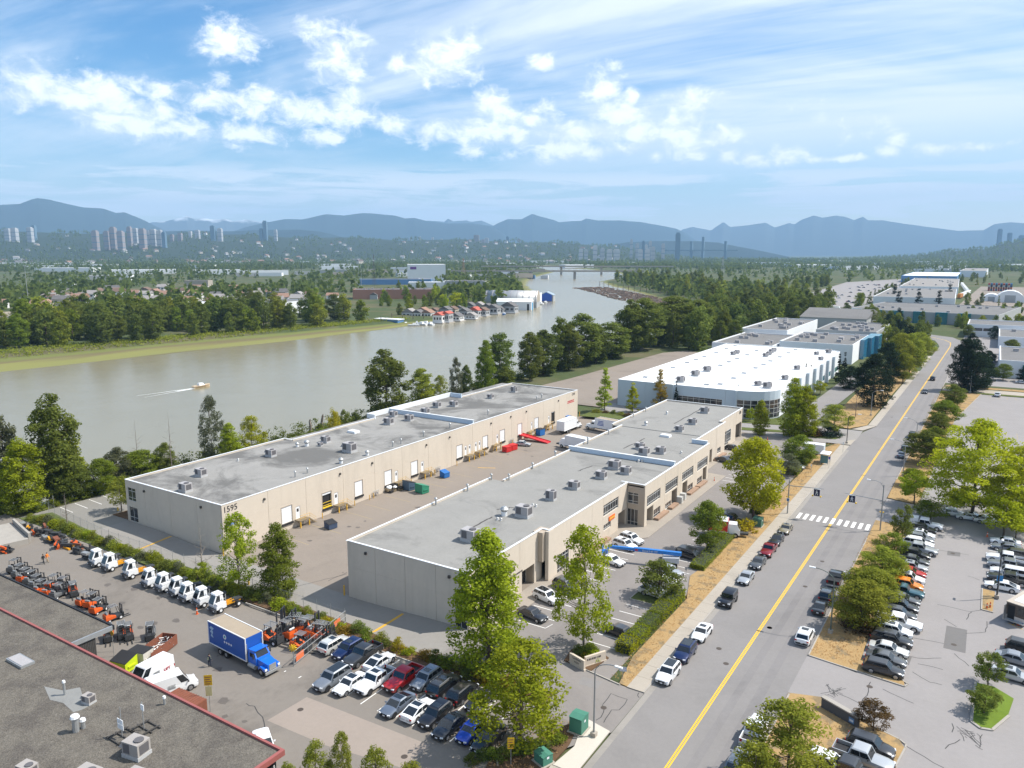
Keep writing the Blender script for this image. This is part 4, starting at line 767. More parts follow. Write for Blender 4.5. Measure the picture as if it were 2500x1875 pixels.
def car(kind, col, p, head, where, group, roof=None, rims=None, z=0.0, extra=None):
 """head: compass of the nose in degrees, 0 = away along the avenue (+y), 90 = towards +x."""
 o = copy_tree(CARS[kind]); del o['_roof']
 o.name = {'sedan':'sedan','fastback':'fastback_car','hatch':'hatchback','suv':'suv','bigsuv':'large_suv','minivan':'minivan','jeep':'off_road_suv','van':'panel_van','pickup':'pickup_truck','cabpick':'pickup_truck'}[kind]
 o.location = (p[0], p[1], z + 0.007); o.rotation_euler.z = -R(head)
 pm = paint(col)
 for ch in o.children:
  b = ch.name.split('.')[0]
  if b in ('body','cargo_bed') or (b in ('rear_bumper','mirror') and ch.data.materials[0] is MATS['car_paint_white']):
   ch.material_slots[0].link = 'OBJECT'; ch.material_slots[0].material = pm
  elif b == 'wheel' and rims == 'dark':
   for g in ch.children: g.material_slots[0].link = 'OBJECT'; g.material_slots[0].material = M_rimd
 rw, r0, r1, H = CARS[kind]['_roof']
 if roof in ('black','glass'): link('roof_panel', MB().box(-rw,rw,r0,r1,H+0.002,H+0.012).mesh('roof_panel'), M_cglass, o)
 if roof in ('sunroof','rails'):
  y1 = r1-0.05; link('sunroof', MB().box(-rw*0.75,rw*0.75,y1-0.75,y1,H+0.002,H+0.012).mesh('sunroof'), M_cglass, o)
 if roof == 'rails':
  for sx in (1,-1): link('roof_rail', MB().box(sx*(rw+.08)-0.02,sx*(rw+.08)+0.02,r0,r1,H+0.03,H+0.07).mesh('roof_rail'), M_steel, o)
 if extra == 'canopy':
  L, W = SPEC[kind][0], SPEC[kind][1]; yb = SPEC[kind][9]; x = W/2*0.96; b = SPEC[kind][3]; link('canopy', shade(MB().loft([[(x,-L/2+.02,b),(x,yb-.1,b),(-x,yb-.1,b),(-x,-L/2+.02,b)],[(x*.9,-L/2+.15,b+.75),(x*.9,yb-.1,b+.75),(-x*.9,yb-.1,b+.75),(-x*.9,-L/2+.15,b+.75)]]).mesh('canopy'), 30), pm, o)
 if extra == 'tonneau':
  L, W = SPEC[kind][0], SPEC[kind][1]; yb = SPEC[kind][9]; x = W/2*0.95; b = SPEC[kind][3]; link('bed_cover', MB().box(-x,x,-L/2+.03,yb-.1,b-.02,b+.03).mesh('bed_cover'), M_trim, o)
 lab = '%s %s%s %s' % (COLN[col], NAMEK[kind], {'black':' with black roof','glass':' with glass roof','sunroof':' with sunroof','rails':' with roof rails'}.get(roof,''), where)
 return tag(o, lab, CATK.get(kind, 'car'), group)
# street, near side: nose towards the camera (the drivers keep right), southbound
g = 'cars parked along the left kerb of the avenue'
w0 = 'at the left kerb, '
car('suv','white',(xl(76)+1.15,(-29.77,83.81)[1]),180,w0+'nearest the driveway',g,'black')
car('suv','navy',(xl(83)+1.15,(-29.51,89.81)[1]),180,w0+'second from the driveway',g,'black')
car('sedan','white',(xl(90)+1.2,(-29.33,96.16)[1]),180,w0+'third from the driveway',g,'sunroof',rims='dark')
car('jeep','black',(xl(100)+1.2,(-29.32,108.01)[1]),180,w0+'fourth from the driveway',g,rims='dark')
car('sedan','silver',(xl(110)+1.15,(-29.36,117.51)[1]),180,w0+'fifth from the driveway',g)
car('sedan','grey',(xl(120)+1.15,(-29.39,124.56)[1]),180,w0+'sixth from the driveway',g)
car('cabpick','darkred',(xl(128)+1.2,(-29.38,130.92)[1]),180,w0+'seventh from the driveway',g)
car('sedan','dark',(xl(135)+1.15,(-29.17,136.96)[1]),180,w0+'eighth from the driveway',g)
car('sedan','gold',(xl(143)+1.15,(-29.19,143.63)[1]),180,w0+'nearest the crosswalk',g,'sunroof')
# far kerb
g = 'cars parked along the right kerb of the avenue'; w0 = 'at the right kerb '
car('pickup','black',(xr(121)-1.2,(-17.36,124.8)[1]),0,w0+'beside the leafy verge trees, farthest of three',g,extra='tonneau')
car('suv','dark',(xr(114)-1.2,(-17.49,117.67)[1]),0,w0+'beside the verge trees, middle of three',g)
car('sedan','black',(xr(108)-1.2,(-17.23,113)[1]),0,w0+'beside the verge trees, nearest of three',g)
car('suv','white',(-17.66,102.73),0,'driving up the avenue by the dry grass corner',"cars driving on the avenue",'sunroof')
car('pickup','white',(-17.76,77.74),0,w0+'at the bottom beside the big verge tree',g)
car('suv','steel',(-17.79,71.63),0,w0+'in the bottom right corner under the verge tree',g)
car('suv','dark',(-18.7,356.49),0,'driving away up the avenue in the shade of the pine','cars driving on the avenue')
car('sedan','charcoal',(-18.94,321.24),180,'driving towards the crosswalk just past the pine','cars driving on the avenue')
for q,(k,c_,p,wh) in enumerate([('suv','black',(-15.78,240.8),'by the far verge trees'),('suv','grey',(-16.34,222.56),'second of three by the far verge trees'),('sedan','bluegrey',(-16.13,215.28),'nearest of three by the far verge trees')]): car(k,c_,(xr(p[1])-1.25,p[1]),0,w0+wh,g)
# lot beside the truck yard: two rows of bays 2.6 m wide
g = 'cars parked in the corner lot'; RA = 'in the corner lot hedge row, %s from the gate'; RB = 'in the corner lot front row, %s from the gate'
for i,(k,c_,x,hd,rf) in enumerate([('suv','pearl',-70.2,0,'rails'),('suv','navy',-67.7,180,'sunroof'),('pickup','charcoal',-65.1,180,None),('fastback','white',-62.2,0,'black'),('suv','steel',-54.6,180,'sunroof'),('bigsuv','black',-51.8,0,'rails'),('suv','black',-49.1,0,None),('sedan','dark',-46.5,180,None)]):
 car(k,c_,(x,66.7),hd,RA % ORD[i],g,rf)
for i,(k,c_,x,y,hd,rf) in enumerate([('bigsuv','steel',-64.4,60.6,180,'black'),('sedan','white',-61.8,61.0,180,'glass'),('pickup','white',-59.6,63.0,180,'sunroof'),('pickup','red',-57.0,65.2,180,None),('fastback','bluegrey',-54.1,60.8,180,'glass'),('fastback','white',-51.4,61.3,0,'black'),('suv','black',-49.1,61.5,180,'sunroof'),('fastback','dark',-46.6,60.8,180,'glass'),('hatch','blue',-44.0,61.3,180,None),('sedan','black',-41.7,61.2,180,None)]):
 car(k,c_,(x,y),hd,RB % ORD[i],g,rf,rims='dark' if i in (0,2,4) else None)
car('sedan','white',(-61.41,47.74),120,'peeping out behind the red-edged gravel roof','cars parked in the corner lot')
# lot in front of the office building
g = 'cars parked in the office building lot'
car('suv','white',(-53.31,94.23),105,'below the entrance pier in the office lot',g,'black')
car('sedan','dark',(-52.29,88.3),100,'half hidden behind the tall bright tree in the office lot',g)
car('hatch','black',(-39.95,90.38),-80,'alone beside the clipped hedge in the office lot',g)
car('cabpick','pearl',(-39.76,104.24),100,'behind the small bare-topped tree in the office lot',g)
car('suv','white',(-39.78,108.76),100,'beside the low hedge end in the office lot',g)
car('sedan','silver',(-41.22,113.5),100,'under the tip of the blue boom in the office lot',g)
car('sedan','white',(-50.91,112.38),103,'just below the blue boom in the office lot',g)
car('suv','grey',(-52.67,99.38),103,'behind the big tree by the office entrance',g)
car('suv','white',(-51.86,119.8),103,'nearer of the pair by the two-storey corner',g,'rails')
car('suv','white',(-52,122.96),103,'farther of the pair by the two-storey corner',g,'rails')
car('minivan','black',(-40.48,121.69),100,'beside the small round tree in the office lot',g)
car('bigsuv','black',(-39.63,143.07),95,'behind the small round tree near the yellow bush',g)
car('sedan','dark',(-53.91,185.72),95,'at the far end of the office wall',g)
car('sedan','navy',(-51.63,187.93),95,'behind the large round tree at the far end of the office lot',g)
car('suv','silver',(-37.63,189.23),95,'under the grey-green tree at the avenue verge',g)
car('hatch','dark',(-55.58,198.49),95,'at the far office windows',g)
# right-hand lot, row along the verge: 22 bays, noses towards +x
g = 'cars parked in the row along the avenue verge'
row = [('suv','dark',720,1102),('sedan','grey',740,1055),('sedan','pearl',720,995),('bigsuv','black',748,948),('suv','white',762,898),('pickup','white',838,858),('suv','charcoal',842,815),('suv','dark',842,775),('sedan','grey',842,740),('cabpick','teal',850,692),('suv','orange',868,662),('suv','white',882,620),('sedan','red',905,598),('sedan','silver',905,565),('sedan','grey',905,535),('suv','black',890,488),('pickup','silver',912,460),('bigsuv','white',912,410),('suv','steel',938,388),('fastback','white',958,372),('suv','black',945,345),('pickup','white',965,300)]
pos = [(-7.22,99.15),(-7.08,101.6),(-7.79,104.3),(-7.5,107.09),(-7.49,109.98),(-6.12,113.26),(-6.26,115.87),(-6.48,118.34),(-6.68,120.59),(-6.79,123.93),(-6.55,126.29),(-6.47,129.56),(-6.05,131.57),(-6.25,134.15),(-6.44,136.57),(-7.13,140.3),(-6.75,143.13),(-7.11,147.75),(-6.56,150.33),(-6.12,152.27),(-6.67,154.8),(-6.43,159.98)]
y = pos[0][1]; step = (pos[-1][1]-pos[0][1])/(len(row)-1)
for i,((k,c_,_,_),p) in enumerate(zip(row,pos)):
 car(k,c_,(-7.6 if k not in ('pickup',) else -7.2, y+i*step),90,'%s from the near end of the verge row' % ORD[i],g,{4:'sunroof',11:'rails',13:'sunroof',19:'black'}.get(i),extra='canopy' if i == 21 else None)
# second row, noses towards -x
g = 'cars parked nose-left in the right lot'
rr_ = [('fastback','white',(5.07,135.69)),('pickup','dark',(5.92,139.52)),('bigsuv','white',(5.94,142.68)),('pickup','steel',(5.84,145.8)),('pickup','white',(5.62,150.19)),('suv','grey',(6.7,153.54)),('sedan','steel',(5.79,155.91)),('sedan','white',(5.67,158.06))]
y0_, y1_ = rr_[0][2][1], rr_[-1][2][1]
for i,(k,c_,p) in enumerate(rr_): car(k,c_,(p[0], y0_+(y1_-y0_)*i/7),-90,'in the nose-left row, %s from the food truck' % ORD[i],g)
g = 'cars under the big lime-green trees'
for i,(c_,p) in enumerate([('white',(-2.94,170.82)),('white',(-0.32,169.87)),('pearl',(2.61,169.49)),('white',(7.11,172.33))]): car('hatch' if i == 0 else 'fastback',c_,p,80+180*(i==1),'%s from the left under the big lime-green trees' % ORD[i],g,'black' if i == 1 else None)
g = 'cars at the right edge of the picture'
car('sedan','silver',(6.04,106.36),95,'beside the small tree on the grass island',g,'sunroof')
car('sedan','steel',(6.57,110.95),95,'second up from the grass island at the right edge',g)
car('suv','black',(7.71,114.59),95,'third up from the grass island at the right edge',g)
car('suv','dark',(-6.82,81.79),95,'beside the low sign wall at the bottom right',g)
car('pickup','silver',(-7.16,79.17),95,'second below the low sign wall at the bottom right',g)
car('pickup','dark',(-7.92,76.25),95,'lowest of three below the low sign wall',g)
car('suv','white',(-9.96,76.4),95,'behind the verge tree below the low sign wall',g)
car('suv','white',(4.18,328.01),5,'alone at the far edge of the empty right lot',g)
car('suv','silver',(1.12,440.02),95,'beside the pines at the white far building',g)
car('sedan','silver',(12.39,365.96),95,'in front of the white far building at the right edge',g)
# loading court
car('sedan','silver',(-107.18,175.04),75,'on the loading court beside the red ramp','cars on the loading court',z=-0.75)
car('van','white',(-83.6,48.9),176,'farther of the pair behind the gravel roof','vans behind the gravel roof')
car('van','white',(-79.2,48.9),18,'nearer of the pair behind the gravel roof','vans behind the gravel roof')
for o in list(CARS.values()): delete_tree(o)
# ---------------------------------------------------------------- trees and shrubs
rng = np.random.default_rng(11)
def unit(v): return v/np.maximum(np.linalg.norm(v, axis=-1, keepdims=True), 1e-9)
def leaf_cloud(cen, rad, per, leaf, aspect=0.6, flat_=0.8, up=0.35, seed=0, droop=0.0):
 """Leaf-sized rhombs scattered through balls of foliage; returns vertices, faces and a tint per vertex."""
 g = np.random.default_rng(seed); n = len(cen)*per
 c = np.repeat(cen, per, 0); r = np.repeat(rad, per); d = unit(g.normal(size=(n,3)))
 p = c + d*(r*(0.35+0.65*g.random(n)**0.5))[:,None]*np.array([1,1,flat_])
 nr = unit(d*0.9 + np.array([0,0,up]) + g.normal(size=(n,3))*0.55)
 a = unit(np.cross(nr, unit(g.normal(size=(n,3))))); b = np.cross(nr, a)
 if droop: a = unit(a*(1-droop) + np.array([0,0,-1])*droop); b = unit(np.cross(nr, a))
 s = leaf*(0.6+0.8*g.random(n))[:,None]; L_ = a*s*0.5; W_ = b*s*0.5*aspect
 v = np.stack([p-L_, p+W_-L_*0.15, p+L_, p-W_-L_*0.15], 1).reshape(-1,3)
 f = np.arange(n*4).reshape(-1,4)
 tint = np.repeat(np.clip(0.55*g.random(n) + 0.45*np.repeat(g.random(len(cen)), per), 0, 1), 4)
 return v, f, tint
def np_mesh(name, v, f, tint=None):
 me = bpy.data.meshes.new(name); k = f.shape[1]
 me.vertices.add(len(v)); me.vertices.foreach_set('co', np.asarray(v, np.float32).ravel()); me.loops.add(f.size); me.loops.foreach_set('vertex_index', f.astype(np.int32).ravel())
 me.polygons.add(len(f)); me.polygons.foreach_set('loop_start', np.arange(0, f.size, k, dtype=np.int32)); me.polygons.foreach_set('loop_total', np.full(len(f), k, np.int32)); me.update(calc_edges=True)
 if tint is not None:
  at = me.attributes.new('tint', 'FLOAT', 'POINT'); at.data.foreach_set('value', np.asarray(tint, np.float32))
 return me
def crown_balls(h, r, t0, prof, n, ball, seed, spread=1.0):
 g = np.random.default_rng(seed); cen = []; rad = []
 lob = g.random(7)*0.5+0.75; ph = g.random()*6
 while len(cen) < n:
  t = g.random(); R_ = np.interp(t, *prof)*r; a = g.random()*2*math.pi
  R_ *= 0.82 + 0.18*lob[int(a/(2*math.pi)*7) % 7] + 0.10*math.sin(3*a+ph+5*t)
  if g.random() > R_/r + 0.15: continue
  b = ball*(0.7+0.6*g.random()); q = max(R_-b*0.6, 0.05)*(g.random()**0.38)*spread
  cen.append((q*math.cos(a), q*math.sin(a), h*(t0+(1-t0)*t)*0.985 - b*0.3)); rad.append(b)
 return np.array(cen), np.array(rad)
M_bark = mat('bark', (0.10,0.075,0.055), rough=0.95, var=0.3, scale=2.0, bump=0.5, coords='obj')
M_barkp = mat('pale_bark', (0.24,0.205,0.17), rough=0.95, var=0.3, scale=2.0, bump=0.5, coords='obj')
def limbs(h, r0, cen, k, seed, lean=0.0):
 g = random.Random(seed); mb = MB(); pts = [Vector((0,0,0))]; n = 6
 for i in range(1, n+1): pts.append(Vector((g.uniform(-1,1)*0.03*h*0.3+lean*i/n, g.uniform(-1,1)*0.03*h*0.3, h*0.9*i/n)))
 for i in range(n): mb.tube(pts[i], pts[i+1], r0*(1-i/n*0.85), r0*(1-(i+1)/n*0.85), 7)
 idx = list(range(len(cen))); g.shuffle(idx)
 for j in idx[:k]:
  c = Vector(cen[j]); z = c.z*0.72; i = min(int(z/(h*0.9)*n), n-1); b = pts[i].lerp(pts[i+1], z/(h*0.9)*n-i); m_ = b.lerp(c, 0.5)+Vector((0,0,-0.06*h*0.3))
  mb.tube(b, m_, r0*0.34, r0*0.2, 5); mb.tube(m_, c, r0*0.2, r0*0.06, 5)
 return mb
OVAL = ([0,0.12,0.35,0.65,0.85,1],[0.45,0.8,1.0,0.86,0.55,0.18]); CONE = ([0,0.1,0.3,0.6,0.85,1],[0.75,1.0,0.92,0.62,0.3,0.06]); COLUMN = ([0,0.1,0.3,0.7,0.9,1],[0.6,0.92,1,0.8,0.5,0.12]); DOME = ([0,0.2,0.5,0.8,1],[0.7,1,0.95,0.65,0.2]); SPIKE = ([0,0.05,0.5,0.9,1],[0.9,1,0.55,0.14,0.02]); TALL = ([0,0.2,0.45,0.7,0.9,1],[0.55,0.8,1.0,0.85,0.5,0.15])
TREE = {}
def proto(kind, h, r, prof, t0, balls, ball, per, leaf, var, trunk, nl, **kw):
 L_ = []
 for i in range(var):
  sd = hash_(kind)+i*17; cen, rad = crown_balls(h, r, t0, prof, balls, ball, sd); v, f, ti = leaf_cloud(cen, rad, per, leaf, seed=sd, **kw)
  L_.append((np_mesh('crown_'+kind, v, f, ti), limbs(h, trunk, cen, nl, sd).mesh('trunk_'+kind), h, r))
 TREE[kind] = L_
def hash_(s): return sum(ord(c)*(i+3) for i, c in enumerate(s))
proto('maple', 12, 3.8, OVAL, 0.17, 125, 0.92, 100, 0.29, 3, 0.17, 16)
proto('bigmaple', 20, 9.5, OVAL, 0.16, 190, 1.5, 120, 0.40, 2, 0.32, 40, flat_=0.55)
proto('tulip', 16, 3.3, COLUMN, 0.06, 175, 0.88, 100, 0.29, 3, 0.20, 20)
proto('open', 14, 4.0, OVAL, 0.15, 92, 0.88, 85, 0.30, 3, 0.16, 26)
proto('cone', 12, 2.2, CONE, 0.10, 75, 0.55, 80, 0.24, 2, 0.14, 10)
proto('round', 7, 2.6, DOME, 0.30, 55, 0.62, 75, 0.24, 3, 0.11, 14)
proto('poplar', 20, 4.6, TALL, 0.07, 130, 1.15, 85, 0.46, 4, 0.30, 16)
proto('spruce', 14, 2.0, SPIKE, 0.04, 110, 0.42, 55, 0.30, 2, 0.14, 4, flat_=0.5, droop=0.5, aspect=0.35)
proto('pine', 14, 4.4, OVAL, 0.06, 130, 1.05, 110, 0.40, 2, 0.25, 14, flat_=0.65, aspect=0.35)
proto('shrub', 1.5, 1.0, DOME, 0.0, 26, 0.36, 50, 0.15, 3, 0.04, 4)
proto('far', 14, 5.0, TALL, 0.03, 55, 1.6, 26, 1.0, 5, 0.30, 3)
proto('farcon', 15, 3.0, SPIKE, 0.03, 36, 0.9, 16, 1.0, 2, 0.22, 2, flat_=0.6, droop=0.35, aspect=0.45)
def bare_mesh(h, r, seed, r0=0.12, n=26, sub=4):
 g = random.Random(seed); mb = MB(); mb.tube((0,0,0),(g.uniform(-.2,.2),0,h*0.5),r0,r0*0.6,7); mb.tube((0,0,h*0.5),(0,0,h),r0*0.6,r0*0.1,6)
 for i in range(n):
  z = h*(0.22+0.72*i/n); a = g.random()*6.28; l = r*(1.05-0.75*i/n)*g.uniform(0.6,1.1); e = Vector((l*math.cos(a), l*math.sin(a), z+l*g.uniform(0.25,0.8))); b = Vector((0,0,z)); k = r0*0.35*(1.1-i/n)
  mb.tube(b, e, k, k*0.3, 5)
  for _ in range(sub):
   t = g.uniform(0.35,0.95); p = b.lerp(e, t); q = p+Vector((g.uniform(-1,1),g.uniform(-1,1),g.uniform(0.1,1.0)))*l*0.35; mb.tube(p, q, k*0.4, k*0.15, 4)
 return mb.mesh('bare_branches')
LEAF = dict(lime=(0.325,0.375,0.020), bright=(0.245,0.315,0.022), green=(0.155,0.215,0.028), mid=(0.138,0.182,0.036), olive=(0.215,0.255,0.036), dark=(0.108,0.150,0.036), poplar=(0.138,0.178,0.038), pine=(0.024,0.042,0.022), spruce=(0.018,0.030,0.018), sage=(0.125,0.140,0.075), gold=(0.27,0.20,0.03), rust=(0.12,0.085,0.035), yellow=(0.33,0.30,0.02), blueg=(0.045,0.070,0.050))
def lm(c): return leaf_mat('leaf_'+c, LEAF[c], trans=0.48)
_vi = {}
def tree(kind, col, x, y, h, r, label, name='tree', group=None, z=None, crown_part='crown', cat='tree', rz=None):
 i = _vi.get(kind, 0); _vi[kind] = i+1; cm, tm, h0, r0 = TREE[kind][i % len(TREE[kind])]
 zz = gm(x, y) if z is None else z
 t = thing(name, label, cat, (x, y, zz-0.03), random.random()*6.28 if rz is None else rz, group); t.scale = (r/r0*1.14, r/r0*1.14, h/h0*1.02)
 link(crown_part, cm, lm(col), t); link('trunk', tm, M_barkp if kind in ('poplar','open') and i % 2 else M_bark, t)
 return t
def bare(x, y, h, r, label, m=None, name='bare_tree', seed=1, z=None):
 t = thing(name, label, 'tree', (x, y, gm(x, y) if z is None else z)); link('trunk', bare_mesh(h, r, seed), m or M_barkp, t); return t
# --- planted trees around the two buildings
tree('tulip','bright',-49.92,73.06,18.44,4.48,'tall bright green tree at the near corner of the office building','broadleaf_tree')
tree('open','bright',-38.41,62.34,12.39,5.14,'wide drooping green tree beside the green utility boxes','broadleaf_tree')
tree('open','bright',-42.14,84.6,17.55,4.08,'open-branched green tree behind the two stone entrance signs','broadleaf_tree')
tree('round','mid',-39.18,104,6.06,3.58,'small loose tree on the island in the office lot','broadleaf_tree')
bare(*(-39.36,105.34),6.8,1.6,'thin leafless tree rising out of the office lot island',seed=5)
tree('maple','green',-39.09,126.47,9.38,3.19,'small round green tree beside the black minivan','broadleaf_tree')
tree('maple','lime',-36.78,148.3,16.92,5.83,'large round lime-green tree between office lot and crosswalk','broadleaf_tree')
tree('open','sage',-37.65,182.37,5.34,3.12,'sparse grey-green tree behind the crosswalk signal pole','broadleaf_tree')
tree('maple','green',-37.46,192.66,7.89,4.26,'dark green tree over the low hedge near the bus shelter','broadleaf_tree')
tree('tulip','bright',-45.82,223.41,16.92,3.79,'taller of the twin bright trees beside the white-roofed building','broadleaf_tree')
tree('tulip','bright',-43.01,225.19,14.74,3.79,'shorter of the twin bright trees beside the white-roofed building','broadleaf_tree')
tree('tulip','bright',-54.09,220.49,10.11,2.32,'slim bright green tree in the bed behind the office building','broadleaf_tree')
tree('round','bright',-61.33,236.63,4.44,1.56,'small bright tree at the curved glass corner','broadleaf_tree')
tree('open','olive',-36.07,233.05,9.08,4.88,'airy olive tree at the second driveway mouth','broadleaf_tree')
tree('cone','bright',-107.46,228.33,14.4,2.92,'narrow light green tree left of the white-roofed building, tallest of three','conical_tree')
tree('cone','lime',-98.19,230.16,10.51,2.49,'conical yellow-green tree at the end of the loading court','conical_tree')
tree('cone','gold',-90.84,235.6,14.34,2.82,'golden yellow conical tree before the pale blue wall','conical_tree')
tree('spruce','spruce',-85.95,237.37,10.81,1.1,'slim dark conifer against the pale blue wall','conifer')
for i,a in enumerate([(-59.07,305.92,10.31,1.48),(-57.38,306.99,9.77,1.4),(-50.68,328.26,12.19,1.86),(-49.95,336.85,11.88,1.79)]): tree('spruce','spruce',*a,'slim dark spruce, %s from the curved corner along the white-roofed building' % ORD[i],'conifer','slim spruces by the white-roofed building')
for i,a in enumerate([(-113.75,420.23,8.05,1.15),(-105.47,425.47,7.29,1),(-98.57,426.21,6.85,1.29)]): tree('spruce','spruce',*a,'small dark spruce behind the white roof, %s from the left' % ORD[i],'conifer','small spruces behind the white roof')
tree('round','bright',-52.03,298.16,5.25,2.86,'rounded bright green shrub tree by the pale blue pilasters','broadleaf_tree')
# --- avenue trees
bare(*(-34.44,261.74),9.0,4.2,'bare brown-grey tree on the dry verge of the avenue',mat('dead_bark',(0.16,0.125,0.11),rough=0.95,var=0.2),seed=9)
bare(*(-30.8,316.32),8.0,2.2,'thin leafless tree between the dark pines on the avenue',MATS['dead_bark'],seed=19)
tree('pine','pine',-32.21,283.06,18.43,6.46,'broad dark pine on the left verge, nearest of three','pine_tree')
tree('pine','pine',-44.55,316.46,8.9,5,'dark pine half behind the broad one on the left verge','pine_tree')
tree('pine','pine',-34.22,339.23,16.71,5.43,'dark pine on the left verge before the light green trees','pine_tree')
for i,(a,c_) in enumerate(sorted([((-28.44,342.89,12.5,4.63),'olive'),((-28.84,371.64,17.55,6.5),'olive'),((-29.01,417.38,14.48,6.77),'olive'),((-29.38,457.25,8.42,4.48),'green'),((-32.41,364.5,18.83,5.57),'olive')], key=lambda q: q[0][1])): tree('maple',c_,*a,'light olive street tree on the left verge, %s towards the bend' % ORD[i],'broadleaf_tree','light olive trees on the left verge')
tree('pine','pine',-4.39,335.49,19.82,6.23,'big dark pine right of the avenue, nearer one','pine_tree')
tree('pine','pine',-7.63,334.7,20.46,4.74,'big dark pine right of the avenue, left-hand one','pine_tree')
tree('pine','pine',-0.98,344,13.48,4.42,'big dark pine right of the avenue, right-hand one','pine_tree')
bare(*(-8.76,330.25),6.0,3.0,'small brown dead tree under the big pines',MATS['dead_bark'],seed=29)
for i,a in enumerate(sorted([(-8.65,297.95,7.71,4.25),(-9.57,264.73,7.69,4.42),(-10.44,245.95,6.92,3.28),(-11.06,210.99,8.55,4.95),(-9.86,226.6,6.69,3.69),(-11.97,188.16,4.34,2.57)], key=lambda q: -q[1])): tree('maple','green' if i % 2 else 'mid',*a,'green verge tree right of the avenue, %s back towards the crosswalk' % ORD[i],'broadleaf_tree','verge trees right of the avenue')
tree('bigmaple','lime',0.03,171.44,19.92,9.47,'big lime-green tree in the right lot','broadleaf_tree')
tree('bigmaple','lime',8.28,171.4,15.93,6.73,'lime-green tree cut by the right edge of the picture','broadleaf_tree')
tree('round','lime',5.35,162.17,7.49,3.99,'small lime-green tree behind the nose-left row','broadleaf_tree')
tree('round','bright',7.31,162.88,6.62,2.15,'small bright tree at the right edge behind the nose-left row','broadleaf_tree')
tree('round','bright',-10.42,174.55,7.13,3.39,'lime tree on the dry corner by the second lot entrance','broadleaf_tree')
tree('round','green',-6.72,165.33,4.54,3.54,'low spreading green tree beside the white canopy pickup','broadleaf_tree')
for i,(a,c_) in enumerate([((-10.2,148.69,7.37,2.11),'mid'),((-11.11,140.79,4.83,2.64),'green'),((-11.28,129.01,5.84,3.74),'olive'),((-11.62,119.42,5.63,4.04),'olive'),((-11.8,110.14,7.38,3.77),'olive')]): tree('maple' if i > 1 else 'round',c_,*a,'leafy tree on the dry verge by the parked row, %s from the crosswalk' % ORD[i],'broadleaf_tree','trees on the dry verge by the parked row')
tree('open','olive',-13.0,72.0,9.0,4.2,'big loose tree at the bottom right beside the white pickup','broadleaf_tree')
tree('round','olive',-15.0,66.5,6.8,2.8,'lower tree at the bottom right beside the avenue','broadleaf_tree')
tree('round','mid',3.59,102.9,4.58,1.96,'small round tree behind the grass island','broadleaf_tree')
tree('round','mid',3.26,95.99,3.47,2,'small tree standing on the grass island','broadleaf_tree')
tree('round','rust',-6.98,85.6,3.8,1.88,'small bronze-leaved tree beside the low sign wall','broadleaf_tree')
for i,(p,h_,r_) in enumerate([((-50.14,41.29),6.8,1.4),((-49.91,44.44),7.5,1.5),((-48.5,46.42),7.6,1.2),((-44.34,46.56),7.4,1.9),((-40.77,47.21),7.0,1.6)]): tree('open','olive',p[0],p[1],h_,r_,'airy treetop at the bottom edge, %s from the left' % ORD[i],'broadleaf_tree','treetops at the bottom edge')
# --- fence line of the truck yard
tree('open','bright',-96.1,71.8,13.48,3.2,'tall loose green tree at the yard fence below the 1595 corner','broadleaf_tree')
tree('tulip','green',-89.83,74.33,11.97,2.95,'full green tree at the yard fence, right of the loose one','broadleaf_tree')
bare(*(-105.09,71.83),9.8,2.0,'leafless tree at the yard fence with green growth at its foot',seed=3)
tree('round','bright',(-104.82,71.69)[0],(-104.82,71.69)[1],3.4,1.35,'green growth around the foot of the leafless fence tree','shoot_cluster')
bare(*(-148.3,72.9),6.5,1.1,'young leafless tree at the far end of the yard fence',seed=13)
# --- riverside, left
tree('poplar','poplar',-166.08,80.43,23.47,5.38,'tallest cottonwood on the left river bank','cottonwood_tree')
tree('poplar','olive',-166.7,82.37,15.5,4.4,'leaning cottonwood limbs beside the tallest one','cottonwood_tree')
tree('poplar','sage',-173.09,73.72,21.86,3.89,'pale cottonwood cut by the left edge of the picture','cottonwood_tree')
tree('tulip','bright',-163.45,72.58,15.09,4.33,'bright green tree at the left edge by the yard fence','broadleaf_tree')
tree('poplar','dark',-168.57,70.74,11.89,2.58,'dark tree in the left edge shade','broadleaf_tree')
for i,(a,c_) in enumerate([((-164.23,80.07,7.13,3.08),'dark'),((-162.76,82.53,8.03,3.41),'mid'),((-162.14,87.65,8.01,3.5),'green'),((-166.67,94.06,9.26,3.66),'sage'),((-171.64,101.1,8.05,1.86),'olive'),((-165.95,99.03,7.4,4.53),'green'),((-164.6,104.58,7.56,2.78),'mid')]): tree('maple',c_,*a,'bushy tree on the river bank behind the side lot, %s from the left' % ORD[i],'broadleaf_tree','bushy trees behind the side lot')
tree('round','olive',-146.78,82.98,7.7,2.66,'small tree in the bed at the warehouse corner','broadleaf_tree')
bare(*(-170.85,101.6),15.5,3.0,'leafless snag above the bushes on the left bank',seed=23)
